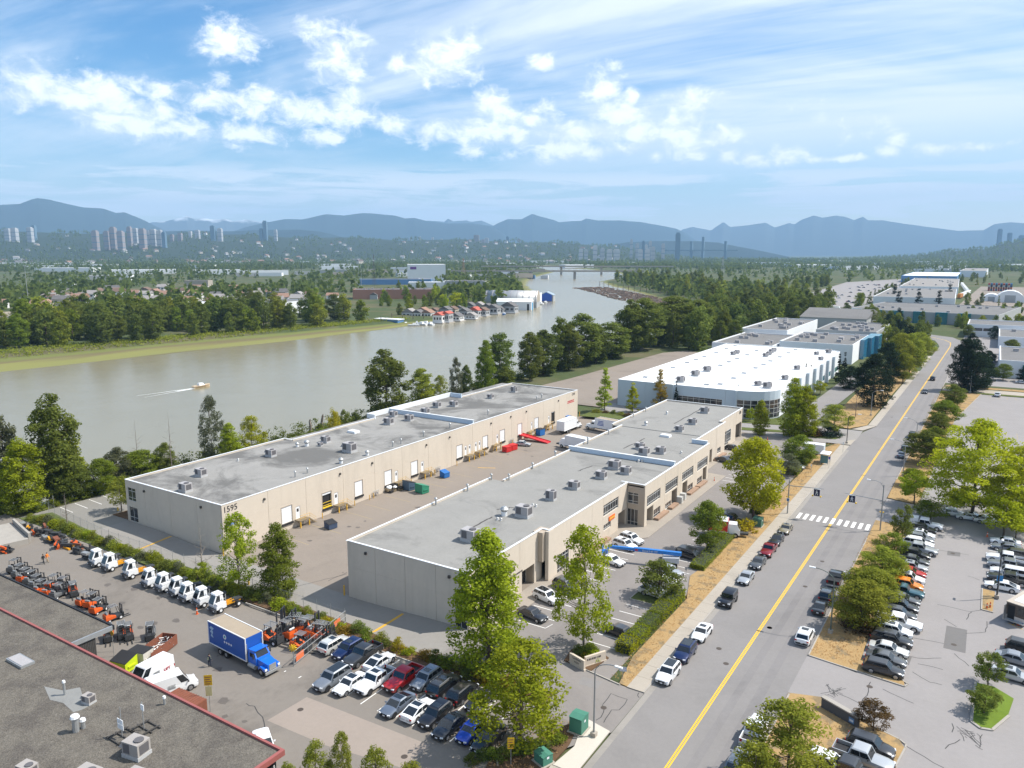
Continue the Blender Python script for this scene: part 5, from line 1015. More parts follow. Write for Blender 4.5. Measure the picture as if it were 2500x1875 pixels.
# --- riverside behind the rear warehouse
RB_ = [('open','sage',(-160,114.28,18.22,3.17),'sparse pale poplar behind the rear warehouse'),('tulip','bright',(-156,116.55,11.15,2.76),'bright green tree behind the rear warehouse parapet'),('open','lime',(-157,124.11,12.07,3.47),'loose yellow-green tree behind the rear warehouse'),('round','yellow',(-153,148.41,9.72,2.24),'vivid yellow-green small tree behind the rear roof'),('round','mid',(-154,154.26,8.41,1.95),'small green tree beside the vivid yellow-green one'),
 ('poplar','poplar',(-162,180.6,22.28,7.04),'big dark cottonwood behind the rear warehouse roof'),('poplar','olive',(-160,196.37,14.65,4.36),'rounded cottonwood second behind the rear roof'),('open','olive',(-160,206.52,10.88,3.15),'low olive tree behind the rear roof'),('open','sage',(-160,215.67,15.95,2.78),'pale narrow poplar behind the rear roof'),('poplar','dark',(-161,223.29,11.91,2.61),'dark narrow tree behind the rear roof'),('tulip','green',(-158,231.59,20.33,3.87),'bright cone-shaped tree at the far end of the rear roof'),('poplar','dark',(-162,247.35,22.4,6.62),'tall dark cottonwood at the far end of the rear roof'),('poplar','mid',(-156,241.75,9.52,4.23),'lower tree at the far end of the rear roof')]
for k,c_,a,lb in RB_: tree(k,c_,*a,lb,'riverside_tree',z=-0.3)
bare(-161,104,15.5,2.2,'tall leafless poplar behind the rear warehouse',seed=31)
for i,(a) in enumerate([(-160,267.24,20.02,4.02),(-163,283.12,18.76,6.17),(-164,299.9,23.96,3.8),(-160,301.14,19.99,4.96),(-162,317.61,24.03,7.3),(-160,328.85,17.78,5.92),(-161,348.53,18.12,7.83),(-163,376.71,26.94,6.93),(-160,385.32,27.98,9.13),(-160,408.3,21.74,7.36),(-161,432.96,27.12,11.57),(-158,447.18,24.2,7.89),(-160,474.61,22.74,9.54),(-152,480.02,11.98,10.82)]): tree('poplar',['poplar','dark','mid','poplar'][i % 4],a[0],a[1],a[2]*1.04,a[3]*1.3,'cottonwood in the river row left of the white roof, %s from the water gap' % ORD[i],'cottonwood_tree','river row of cottonwoods left of the white roof',z=-0.3)
bare(-163.5,330.0,25.0,4.5,'tall dead tree among the river row cottonwoods',seed=37)
# --- shrubs and hedges
def hedge_mesh(w_, d_, h_, seed, leaf=0.16, dens=70):
 g = np.random.default_rng(seed); n = int((w_*d_ + 2*h_*(w_+d_))*dens/2); 
 p = np.stack([g.uniform(-w_/2,w_/2,n), g.uniform(-d_/2,d_/2,n), g.uniform(0.05,h_,n)], 1); k = g.integers(0, 5, n)
 p[k==0,0] = -w_/2; p[k==1,0] = w_/2; p[k==2,1] = -d_/2; p[k==3,1] = d_/2; p[k==4,2] = h_
 p += g.normal(size=(n,3))*0.07; v, f, ti = leaf_cloud(p, np.full(n, 0.12), 3, leaf, seed=seed); return np_mesh('foliage', v, f, ti)
def hedge(x0, x1, y0, y1, h_, col, label, group=None, seed=1, name='hedge'):
 t = thing(name, label, 'hedge', ((x0+x1)/2, (y0+y1)/2, 0.05), 0, group); w_, d_ = abs(x1-x0), abs(y1-y0)
 link('foliage', hedge_mesh(w_, d_, h_, seed), lm(col), t); link('stems', MB().box(-w_/2+.12,w_/2-.12,-d_/2+.12,d_/2-.12,0,h_-0.12).mesh('stems'), mat('hedge_wood',(0.035,0.045,0.018),rough=0.95,var=0.3), t)
hd = [(-38.2,-36.0,86.0,88.6,'lime'),(-38.0,-35.9,88.9,92.2,'bright'),(-38.0,-35.9,92.5,96.6,'green'),(-38.0,-35.8,96.9,101.0,'bright'),(-38.1,-35.8,101.3,106.2,'bright')]
for i,(a,b,c_,d_,k) in enumerate(hd): hedge(a,b,c_,d_,1.5,k,'clipped hedge block between office lot and dry verge, %s from the entrance signs' % ORD[i],'clipped hedge blocks on the verge',i+3)
hedge(-39.0,-36.6,117.5,137.5,0.9,'olive','long low spreading hedge beside the small round tree lot','hedges on the verge',21)
hedge(-38.0,-35.8,150.5,163.0,0.9,'mid','low hedge beside the crosswalk signal pole','hedges on the verge',22)
hedge(-38.6,-35.8,183.0,203.0,1.0,'olive','low flat hedge beside the bus shelter','hedges on the verge',23)
def shrub(x, y, h_, r_, col, label, group, z=None, name='shrub'): return tree('shrub', col, x, y, h_, r_, label, name, group, z, 'foliage', 'shrub')
g_ = 'shrubs along the corner lot bed'
for i in range(22):
 x = -82 + i*1.95 + random.uniform(-.4,.4); shrub(x, 71.1+random.uniform(-.6,.6), random.uniform(1.0,2.0), random.uniform(0.9,1.4), ['green','olive','mid','yellow','bright','gold','mid'][i % 7], 'low %s shrub in the bed beside the corner lot, %s from the gate' % ('yellow' if i % 7 in (3,5) else 'green', ORD[i]), g_, 0.08)
g_ = 'hedge shrubs along the yard fence'
for i in range(44):
 x = -157 + i*1.75; shrub(x, 70.9+random.uniform(-.5,.5), random.uniform(1.1,1.9), random.uniform(1.0,1.5), ['olive','mid','olive','sage','olive','bright'][i % 6], 'scrubby green bush in the strip along the truck yard fence', g_, 0.06)
for i in range(26): shrub(-162.6+random.uniform(-1,1), 74+i*3.4, random.uniform(1.2,2.0), random.uniform(1.6,2.3), 'green', 'dense green bush in the hedge edging the side lot', 'bushes edging the side lot', name='bush')
shrub(*(-36.27,139.72),2.6,2.6,'yellow','rounded yellow bush beside the green cabinet','bushes at the avenue verge',name='bush')
shrub(*(-40.29,227.48),2.6,3.2,'rust','dark red-brown bush mass at the second driveway','bushes at the second driveway',name='bush'); shrub(*(-36.31,229.42),2.6,3.3,'blueg','dark bluish bush beside the red-brown one','bushes at the second driveway',name='bush')
for i,(dx,dy,s) in enumerate([(-1.0,1.4,1.2),(0.3,1.8,1.5),(1.2,1.0,1.2),(0.4,0.6,0.9),(-0.2,2.6,1.1)]): shrub(-40.9+dx,81.6+dy,s,s*0.95,['dark','green','bright','yellow','mid'][i],'%s shrub behind the stone entrance signs, %s of five' % (['dark','green','bright','yellowish','mid-green'][i],ORD[i]),'shrubs behind the entrance signs',0.12)
for i in range(9): shrub(-41.5+i*0.75, 57.8+i*0.9+random.uniform(-.5,.5), random.uniform(0.7,1.2), random.uniform(0.8,1.2), ['mid','dark','green'][i % 3], 'low dark shrub under the wide drooping tree', 'shrubs under the drooping tree', 0.08)
shrub(*(-11.8,110.14),2.0,2.6,'rust','brown twiggy bush at the foot of the verge trees','bushes at the avenue verge',name='bush')
for i in range(16): shrub(-108+i*2.9, 223.2+1.2*math.sin(i), random.uniform(0.7,1.3), random.uniform(1.2,1.9), ['olive','rust','mid'][i % 3], 'scrubby bush in the bed beyond the loading court', 'scrub beyond the loading court', 0.1)
for i in range(40):
 y = 80 + i*7.5; shrub(-166+random.uniform(-2,2), y, random.uniform(1.6,3.2), random.uniform(2,3.4), ['dark','mid','green','olive'][i % 4], 'dark riverbank bush on the near shore of the river', 'riverbank bushes on the near shore', name='bush')
# ---------------------------------------------------------------- middle distance buildings
M_whiteroof = mat('white_roof', (0.80,0.80,0.79), rough=0.8, var=0.04, scale=0.06, stain=0.06)
M_palewall = mat('pale_blue_wall', (0.45,0.52,0.57), rough=0.85, var=0.05, scale=0.2)
M_whitewall = mat('white_wall', (0.70,0.72,0.74), rough=0.85, var=0.05, scale=0.1)
M_gravelroof = mat('dark_gravel_roof', (0.16,0.155,0.15), rough=0.95, var=0.15, scale=0.08, stain=0.3)
M_greywall = mat('grey_wall', (0.36,0.37,0.37), rough=0.85, var=0.08, scale=0.1)
def building_c():
 x0, x1, y0, y1, h = -107.5, -55.3, 238.6, 364, 9.0
 t = thing('white_roofed_warehouse', 'large pale blue warehouse with a brilliant white flat roof and curved glass corners', 'building', (x0, y0, 0))
 rc = 11.0
 arc = [(x1-rc+rc*math.sin(a), y0+rc*0.9-rc*0.9*math.cos(a)) for a in np.linspace(0, math.pi/2, 9)]
 arc2 = [(x1-7+7*math.cos(a), y1-7+7*math.sin(a)) for a in np.linspace(0, math.pi/2, 7)]
 poly = [(x0,y0)] + arc + arc2 + [(x0,y1)]
 inn = [(x*0.994+(x0+x1)/2*0.006, y*0.997+(y0+y1)/2*0.003) for x, y in poly]
 part('roof', MB().prism(inn, 8.4, 8.82), M_whiteroof, t)
 part('core', MB().prism([(x*0.985+(x0+x1)/2*0.015, y*0.994+(y0+y1)/2*0.006) for x, y in poly], 0, 8.39), M_dark, t)
 mp = mapper('y', y0, -1); w1 = (-86.2,-71.0,2.6,5.6)
 wall(t, 'y', y0, -1, [x0,-97.5,-87.4,-70.0,-66.4], 0, h, [w1], M_palewall); window(t, 'y', y0, -1, *w1, cols=8, rows=(0.8,0.2))
 part('pilaster', MB().box(-66.9,-66.3,y0-0.5,y0+0.3,0,h+0.02), M_palewall, t); part('pilaster', MB().box(-88.0,-87.3,y0-0.5,y0+0.3,0,h+0.02), M_palewall, t)
 for i in range(len(arc)-1):
  (ax, ay), (bx, by) = arc[i], arc[i+1]; d = Vector((bx-ax, by-ay)); n = Vector((d.y, -d.x)).normalized()
  q = lambda o, z0, z1, e=0.0: MB().prism([(ax+e*d.x, ay+e*d.y), (bx-e*d.x, by-e*d.y), (bx-e*d.x-n.x*o, by-e*d.y-n.y*o), (ax+e*d.x-n.x*o, ay+e*d.y-n.y*o)], z0, z1)
  part('wall_panel', q(0.3, 6.2, h), M_palewall, t)
  part('window', q(0.16, 0.3, 6.18), M_alu, t)
  for j, (za, zb) in enumerate(((0.45,1.8),(1.95,3.3),(3.45,4.6),(4.75,6.05))):
   o = MB().prism([(ax+d.x*.05+n.x*.02, ay+d.y*.05+n.y*.02),(bx-d.x*.05+n.x*.02, by-d.y*.05+n.y*.02),(bx-d.x*.05-n.x*.1, by-d.y*.05-n.y*.1),(ax+d.x*.05-n.x*.1, ay+d.y*.05-n.y*.1)], za, zb); part('pane', o, M_glass, t)
  part('base_wall', q(0.28, 0, 0.28), M_palewall, t)
 ys = [y0+rc*0.9, 262, 275, 288, 301, 314, 327, 340, y1-7]
 wins = [(a+2, b-2, 1.2, 3.4) for a, b in zip(ys[1:], ys[2:])]
 wall(t, 'x', x1, 1, ys, 0, h, wins, M_whitewall)
 for o in wins: window(t, 'x', x1, 1, *o, cols=4, rows=(1,), gm=M_teal)
 for y in ys[1:-1]: part('pilaster', MB().box(x1, x1+1.0, y-0.6, y+0.6, 0, h+0.03), M_palewall, t)
 for i in range(len(arc2)-1):
  (ax, ay), (bx, by) = arc2[i], arc2[i+1]; part('wall_panel', MB().prism([(ax,ay),(bx,by),(bx-.3,by-.3),(ax-.3,ay-.3)], 0, h), M_palewall, t)
 wall(t, 'x', x0, -1, [y0+0.26, 270, 301, 332, y1], 0, h, [], M_palewall); wall(t, 'y', y1, 1, [x0+0.26, -90, -75, x1-7], 0, h, [], M_palewall)
 E = M_coping
 for a, b in zip(poly, poly[1:]+poly[:1]):
  d = Vector((b[0]-a[0], b[1]-a[1])); n = Vector((-d.y, d.x)).normalized()*0.4; part('coping', MB().prism([a, b, (b[0]+n.x,b[1]+n.y),(a[0]+n.x,a[1]+n.y)], h+0.001, h+0.06+random.random()*0.003), M_whiteroof, t)
building_c()
UNIT = {'std': make_unit('std')}; VENT = {k: make_vent(k) for k in ('skylight','pipe','turbine','hatch')}
place_on_roof('brilliant white roof', 8.83,
 [((-87.44,245.68),'std',1.5,0),((-87.61,261.02),'std',1.5,0),((-87.44,273.67),'std',1.5,0),((-92.71,324.68),'std',1.2,0),((-92.65,330.28),'std',1.2,0),((-79.56,326.52),'std',1.2,0),((-79.7,332.9),'std',1.2,0),((-80.81,341.76),'std',1.2,0),((-80.9,346.35),'std',1.2,0),((-63.47,252.5),'std',1.2,0),((-59.67,249.5),'std',1.5,0),((-58.74,269.75),'std',1.2,0),((-60.34,296.17),'std',1.2,0),((-57.78,327.96),'std',1.1,0),((-62.55,344.3),'std',1.1,0),((-59.26,353.09),'std',1.3,0)],
 [(p,'skylight',1.15) for p in [(-101.2,248.03),(-101.31,275.36),(-101.1,290.57),(-101.14,301.5),(-101.29,312.53),(-101.04,327.83),(-101.27,343.47),(-101.17,356.69),(-78.14,244.57),(-74.58,247.79),(-74.37,262.49),(-74.45,275.76),(-74.27,290.77),(-74.2,302.11),(-74.25,313.18),(-73.99,327.72),(-73.92,343.3),(-73.85,356.59),(-87.67,290.48),(-87.78,301.79),(-87.53,312.58),(-87.37,327.14),(-87.77,343.67)]] + [((-80.66,279.65),'pipe',0.9),((-80.34,298.96),'pipe',0.9),((-67.32,323.61),'pipe',0.9),((-68.36,247.36),'turbine',0.8),((-87.91,356.27),'pipe',0.8)], 'white roof')
_bu = [0]
def simple_building(name, label, x0, x1, y0, y1, h, wm, rm, cat='building', wins=None, rz=0.0, par=0.5, units=0, gm=None, z=0.0, roofshape='flat', group=None, nwin=0):
 cxm, cym = (x0+x1)/2, (y0+y1)/2; a, b = (x1-x0)/2, (y1-y0)/2
 t = thing(name, label, cat, (cxm, cym, z), rz, group); k = dict(loc=(0,0,0)); T = 0.5
 if roofshape == 'gable':
  part('wall', MB().box(-a,a,-b,b,0,h), wm, t, **k); part('roof', MB().add([(-a-.4,-b-.4,h),(a+.4,-b-.4,h),(a+.4,b+.4,h),(-a-.4,b+.4,h),(-a-.4,0,h+min(4.5,b*0.55)),(a+.4,0,h+min(4.5,b*0.55))],[(0,1,5,4),(2,3,4,5),(1,2,5),(3,0,4),(3,2,1,0)]), rm, t, **k)
 else:
  part('wall', MB().box(-a,-a+T,-b,b,0,h).box(a-T,a,-b,b,0,h).box(-a+T,a-T,-b,-b+T,0,h).box(-a+T,a-T,b-T,b,0,h), wm, t, **k)
  part('roof', MB().box(-a+T,a-T,-b+T,b-T,0.2,h-par), rm, t, **k)
 if wins:
  for side, z0, z1, n, fr in wins:
   L_ = 2*(a if side in 'NS' else b)*fr; u0 = -L_/2
   for i in range(n):
    c0, c1 = u0+L_*i/n+0.25, u0+L_*(i+1)/n-0.25; d = 0.06
    bx = {'S':(c0,c1,-b-d,-b+0.3),'N':(c0,c1,b-0.3,b+d),'E':(a-0.3,a+d,c0,c1),'W':(-a-d,-a+0.3,c0,c1)}[side]
    part('window', MB().box(*bx, z0, z1), gm or M_glass, t, **k)
 for i in range(units):
  part('roof_unit', MB().cbox((random.uniform(-a*.8,a*.8), random.uniform(-b*.8,b*.8), h-par+0.7), (2.2,1.8,1.4)), M_hvac, t, **k)
 return t
SB = simple_building
SB('warehouse','white walled building with dark gravel roof and blue glass corner behind the white roof',-88,-54.4,387,440,9.3,M_whitewall,M_gravelroof,units=16)
gl = thing('glass_corner','stepped blue glass office corner beside the dark gravel roof','building',(-53.6,430,0))
for i,(a,b,c_,d_) in enumerate([(-54.2,-52.4,409,421),(-54.2,-50.6,421.2,433),(-54.2,-48.8,433.2,446)]):
 part('glass_bay', MB().box(a,b,c_,d_,0,9.6), M_bluegl, gl)
 for zz in (2.4,4.8,7.2,9.5): part('mullion', MB().box(a+0.1,b+0.05,c_-0.05,d_+0.05,zz,zz+0.12), M_teal, gl)
SB('warehouse','low white building with brown gravel roof left of the blue glass corner',-119,-89,378,437,7.6,M_whitewall,M_gravelroof,units=9,wins=[('S',2,4.5,8,0.7)],gm=M_bluegl)
SB('warehouse','long grey-roofed unit with many roof boxes beside the riverside wood',-122,-96,439,524,9.5,M_whitewall,M_gravelroof,units=18)
SB('warehouse','gabled grey hall behind the grey-roofed units',-112,-70,548,612,9,M_greywall,M_gravelroof,units=7,roofshape='gable')
SB('warehouse','grey plant building with pipework and railings on its roof',-83,-52,450,512,10.0,M_greywall,M_gravelroof,units=20)
tw = SB('warehouse','long dark-roofed building with teal glass bays beyond the bend',-92,12,648,760,8.5,M_greywall,M_gravelroof,units=12,rz=R(-8))
for i in range(6): part('glass_bay', MB().cbox((-44+i*15,-56.6,4.4),(8,2.4,8.8)), M_teal, tw, loc=(0,0,0))
SB('warehouse','vast grey-roofed distribution warehouse with rooftop parking beside it',-108,-36,850,1080,9,M_whitewall,mat('pale_grey_roof',(0.19,0.18,0.17),rough=0.9,var=0.1,scale=0.04),units=10,rz=R(2))
SB('warehouse','vast pale-roofed warehouse farther up the avenue',-112,-46,1110,1480,10,M_whitewall,mat('beige_roof',(0.25,0.23,0.21),rough=0.9,var=0.1,scale=0.04),units=14,rz=R(2))
SB('warehouse','long white-roofed warehouse with a blue wall far up the avenue',-150,-62,1560,1880,12,mat('blue_cladding',(0.10,0.22,0.42),rough=0.6,var=0.1),M_whiteroof,rz=R(1))
SB('warehouse','pale beige-roofed hall behind the blue-walled warehouse',-70,-20,1960,2300,14,M_whitewall,MATS['beige_roof'])
SB('office_building','long low white building with ribbon windows at the right edge',-13,62,560,600,8,M_whitewall,M_gravelroof,wins=[('S',3.8,5.6,14,0.9)],units=5)
SB('office_building','stepped white building in front of the ribbon-windowed one at the right edge',4,62,500,552,6.5,M_whitewall,M_gravelroof,units=4)
rw = SB('office_building','white building with curved parapet and teal glass at the right edge',4.2,40,380.5,440,7.4,M_whitewall,M_gravelroof,units=3)
part('glass_bay', MB().cbox((-4.0,-29.9,2.9),(11,0.8,5.8)), M_teal, rw, loc=(0,0,0)); part('balcony_band', MB().cbox((4.0,-30.1,3.7),(28,1.0,0.5)), M_whitewall, rw, loc=(0,0,0))
# freight train and container stacks
trn = ['white boxcar']*9
for i in range(11):
 x, y = np.interp(i, [0,3,10], [-34,-29,-46]), np.interp(i, [0,3,10], [1030,1130,1420]); t = thing('boxcar','long white boxcar in the freight train beside the vast warehouse','rail car',(x,y,0.5),R(-5 if i < 4 else 4),'boxcars of the freight train'); part('body', MB().box(-1.6,1.6,-12,12,0.9,5), M_whitewall if i else mat('boxcar_orange',(0.4,0.16,0.03)), t, loc=(0,0,0)); part('chassis', MB().box(-1.3,1.3,-11.5,11.5,0.2,0.88), M_trim, t, loc=(0,0,0))
CC = [mat('container_'+n, c, rough=0.6, var=0.15, scale=0.5) for n, c in (('red',(0.28,0.04,0.03)),('navy',(0.03,0.06,0.16)),('maroon',(0.16,0.03,0.03)),('blue',(0.05,0.17,0.35)),('grey',(0.35,0.36,0.36)),('orange',(0.45,0.16,0.03)))]
random.seed(21)
for i in range(10):
 for k in range(4):
  m_ = CC[(i*3+k*2) % 6]; t = thing('shipping_container','%s shipping container in the stacks at the right, column %s, layer %s' % (m_.name.split('_')[1], ORD[i], ORD[k]),'container',(-8+i*2.9,1265+5*(i%2),k*2.7),0,'container stacks at the right'); part('shell', MB().box(-1.22,1.22,-6,6,0.05,2.6), m_, t, loc=(0,0,0)); part('door', MB().box(-1.1,1.1,-6.06,-6.005,0.2,2.5), m_, t, loc=(0,0,0))
for x,y,w_ in ((-3,1000,9),(14,985,14)):
 t = thing('storage_tent','white arched storage tent at the right, %s one' % ('smaller' if w_ < 10 else 'larger'),'tent',(x,y,0)); rings = [[(w_*math.cos(a), yy, w_*0.9*math.sin(a)) for a in np.linspace(0, math.pi, 10)] for yy in (-14,14)]; part('cover', MB().loft(rings, closed=False, cap=True), M_white, t, loc=(0,0,0)); part('end_door', MB().box(-w_*.35,w_*.35,-14.2,-14.02,0,w_*0.55), M_greywall, t, loc=(0,0,0))
# paving between the far buildings
struct('far_lot_pavement', flat([(-190,770),(-112,760),(-112,1500),(-150,1800),(-230,1500)], 0.004), M_rlot)
struct('far_lot_pavement', flat([(-33,760),(40,770),(60,1420),(-20,1420)], 0.005), M_court)
struct('far_lot_pavement', flat([(-14,352),(140,356),(140,620),(-14,610)], 0.005), M_rlot)
random.seed(5)
for i in range(46):
 x, y = -182+random.random()*62, 800+random.random()*620; k = 'suv' if i % 2 else 'sedan'
 c_ = ['white','silver','black','grey','red','navy'][i % 6]; t = thing('parked_car','%s car in the far lot left of the vast warehouse' % COLN[c_],'car',(x,y,0.0),R(90),'cars in the far lot'); hh = 1.6 if i % 2 else 1.4
 part('body', MB().loft([[(-0.9,-2.3,0.3),(0.9,-2.3,0.3),(0.9,2.3,0.3),(-0.9,2.3,0.3)],[(-0.92,-2.3,0.9),(0.92,-2.3,0.9),(0.92,2.3,0.8),(-0.92,2.3,0.8)]]), paint(c_), t, loc=(0,0,0)); part('cabin', MB().loft([[(-0.85,-1.7,0.85),(0.85,-1.7,0.85),(0.85,1.0,0.85),(-0.85,1.0,0.85)],[(-0.7,-1.2,hh),(0.7,-1.2,hh),(0.7,0.3,hh),(-0.7,0.3,hh)]]), M_cglass, t, loc=(0,0,0))
for i in range(9): 
 t = thing('truck_trailer','white truck trailer parked in the far lot, %s up the avenue' % ORD[i],'trailer',(-120+random.uniform(-6,2),640+i*14,0),R(70+random.uniform(-8,8)),'white trailers in the far lot'); part('box', MB().box(-1.3,1.3,-6.5,6.5,1.1,3.9), M_whitewall, t, loc=(0,0,0)); part('chassis', MB().box(-1.1,1.1,-6,6,0.3,1.08), M_trim, t, loc=(0,0,0))
# ---------------------------------------------------------------- far bank
SB('warehouse','white shed among the trees on the far bank',-588,-505,398,420,11,M_whitewall,M_whiteroof,rz=R(10))
ob = SB('office_building','white office with dark parapet and teal glass front on the far bank',-566,-512,440,478,11,M_whitewall,M_gravelroof,rz=R(8),wins=[('S',3,8,4,0.35)])
part('glass_front', MB().cbox((15,-19.6,5),(22,1.4,8.6)), M_teal, ob, loc=(0,0,0)); part('parapet', MB().cbox((-12,-19.2,10.3),(28,1.2,1.8)), M_greywall, ob, loc=(0,0,0))
SB('warehouse','long terracotta-brown warehouse on the far bank',-640,-548,664,700,11,mat('terracotta_wall',(0.33,0.17,0.12),rough=0.9,var=0.08),M_gravelroof,rz=R(38),units=12)
SB('warehouse','grey windowless block behind the willows on the far bank',-640,-585,838,868,15,M_greywall,MATS['pale_grey_roof'],rz=R(25),units=5)
wsh = SB('shipyard_hall','tall white shipyard hall with dark doors on the far bank',-1010,-935,1185,1245,30,M_whitewall,M_whiteroof,rz=R(40),wins=[('E',2,22,3,0.9)],par=0.2)
part('sign', MB().cbox((-26,-30.2,23),(12,0.4,5)), mat('sign_purple',(0.16,0.05,0.25),var=0.0), wsh, loc=(0,0,0))
SB('warehouse','long blue-trimmed low hall in front of the white shipyard hall',-920,-800,975,1010,9,MATS['blue_cladding'],MATS['pale_grey_roof'],rz=R(35))
SB('warehouse','white canopy hall beside the blue-trimmed hall',-760,-700,905,930,9,M_whitewall,M_whiteroof,rz=R(35))
for i,(a) in enumerate(sorted([(-1850,1160,150,40),(-1660,1230,120,36),(-1500,1250,110,34),(-2250,1180,160,50),(-2700,1320,170,50),(-2860,1600,150,60),(-3300,1700,220,60),(-3700,1650,260,60),(-3850,2000,240,70),(-4300,2350,260,70),(-3960,2855,220,70),(-3300,2500,240,70),(-2600,2300,200,60),(-2900,2700,220,60),(-2200,2150,160,50),(-1800,1800,120,40),(-1450,1750,120,50),(-2400,1700,140,50),(-3100,3300,240,80),(-2500,3400,200,70),(-2100,3700,220,70),(-1500,3300,160,60),(-1300,2500,120,50),(-1750,2700,160,50),(-900,3600,200,70),(-600,3000,170,60),(-400,2700,180,60),(-800,4700,240,80),(-350,3600,220,70),(-150,2900,160,60),(-250,4500,240,80),(100,3500,220,70)], key=leftness)):
 SB('industrial_building','pale industrial shed on the far flats, %s from the left' % ORD[i],a[0]-a[2]/2,a[0]+a[2]/2,a[1]-a[3]/2,a[1]+a[3]/2,11,M_whitewall,M_whiteroof if i % 3 else MATS['pale_grey_roof'],rz=R([52,48,55,20,35][i % 5]),group='pale industrial sheds on the far flats')
def inpoly(x, y, P):
 c = False
 for i in range(len(P)):
  (ax, ay), (bx, by) = P[i], P[i-1]
  if (ay > y) != (by > y) and x < (bx-ax)*(y-ay)/(by-ay)+ax: c = not c
 return c
random.seed(91)
for i in range(26):
 x, y = -1500+random.random()*820, 620+random.random()*1300
 if inpoly(x, y, [(p[0], p[1]) for p in RIVER]): x -= 500
 a, b = random.uniform(12,32), random.uniform(9,16); SB('low_building','low %s building on the plain beyond the river' % ['white','grey','cream'][i % 3],x-a,x+a,y-b,y+b,random.uniform(6,11),[M_whitewall,M_greywall,M_conc][i % 3],[M_whiteroof,MATS['pale_grey_roof'],M_gravelroof][(i//3) % 3],rz=R(random.choice([35,40,52,30])),group='%s low buildings on the plain' % ['white','grey','cream'][i % 3])
# houses
M_hroof = [mat('house_roof_%s' % n, c, rough=0.9, var=0.2, scale=0.3) for n, c in (('grey',(0.13,0.125,0.125)),('brown',(0.15,0.10,0.075)),('clay',(0.27,0.165,0.12)),('pale',(0.28,0.26,0.25)))]
M_hwall = [mat('house_wall_%s' % n, c, rough=0.9, var=0.06) for n, c in (('cream',(0.55,0.49,0.41)),('white',(0.66,0.66,0.65)),('grey',(0.36,0.37,0.38)))]
hm_w = MB().box(-6,6,-4.5,4.5,0,5.6).mesh('wall'); hm_r = MB().add([(-6.5,-5,5.6),(6.5,-5,5.6),(6.5,5,5.6),(-6.5,5,5.6),(-6.5,0,8.6),(6.5,0,8.6)],[(0,1,5,4),(2,3,4,5),(1,2,5),(3,0,4),(3,2,1,0)]).mesh('roof'); hm_win = MB().box(-4.2,-2.2,-4.56,-4.4,3.3,4.6).mesh('window'); hm_win2 = MB().box(2.2,4.2,-4.56,-4.4,3.3,4.6).mesh('window')
random.seed(33)
def house(x, y, wi, ri, rz, s, label, group):
 t = thing('house', label, 'house', (x, y, gm(x, y)-0.3), rz, group); t.scale = (s,s,s*random.uniform(0.9,1.15)); link('wall', hm_w, M_hwall[wi], t); link('roof', hm_r, M_hroof[ri], t)
 if math.hypot(x, y) < 1500: link('window', hm_win, M_glass, t); link('window', hm_win2, M_glass, t)
for i in range(80):
 x, y = -980+random.random()*380, 330+random.random()*330; ri = 2 if x > -760 and y < 420 else random.randrange(4)
 house(x, y, random.randrange(3), ri, R(random.choice([30,40,120,35])), random.uniform(0.9,1.3), '%s roofed house in the suburb behind the far bank trees' % M_hroof[ri].name.split('_')[2], 'houses in the near suburb')
HSIDE = []
while len(HSIDE) < 200:
 az = R(random.uniform(-66,-24)); d = 1/random.uniform(1/6300, 1/3900); x, y = d*math.sin(az), d*math.cos(az)
 HSIDE.append((x, y)); house(x, y, 1 if random.random() < .6 else random.randrange(3), random.randrange(4), random.random()*3.1, random.uniform(1.3,2.4), 'tiny pale house on the wooded hillside of the far city', 'houses on the far hillside')
# ---------------------------------------------------------------- skyline
M_tower = [mat('tower_%s' % n, c, rough=0.6, var=0.05, scale=0.02) for n, c in (('concrete',(0.42,0.43,0.44)),('red',(0.30,0.265,0.26)),('glass',(0.12,0.20,0.27)),('pale',(0.50,0.50,0.50)))]
def tower(x, y, ztop, w_, mi, i, lab=None):
 zb = gm(x, y)-3; h = ztop-zb; t = thing('apartment_tower', lab or '%s high-rise on the far ridge, %s from the left' % (['grey','reddish','glassy','pale'][mi], (ORD + ['%s-%s' % (a, b) for a in ('twenty','thirty','forty','fifty') for b in ('one','two','three','four','five','six','seven','eight','nine','ten')])[i]), 'tower', (x, y, zb), R(30), 'high-rises on the far ridge')
 a = w_/2*0.78; part('shaft', MB().box(-a,a,-a,a,0,h*0.95), M_tower[mi], t, loc=(0,0,0)); part('crown', MB().box(-a*.7,a*.7,-a*.7,a*.7,h*0.95,h), M_tower[mi], t, loc=(0,0,0))
 for k in range(3): part('window_band', MB().box(-a*1.01,a*1.01,-a*1.01,a*1.01,h*(0.2+k*0.25),h*(0.2+k*0.25)+h*0.03), M_tower[2], t, loc=(0,0,0))
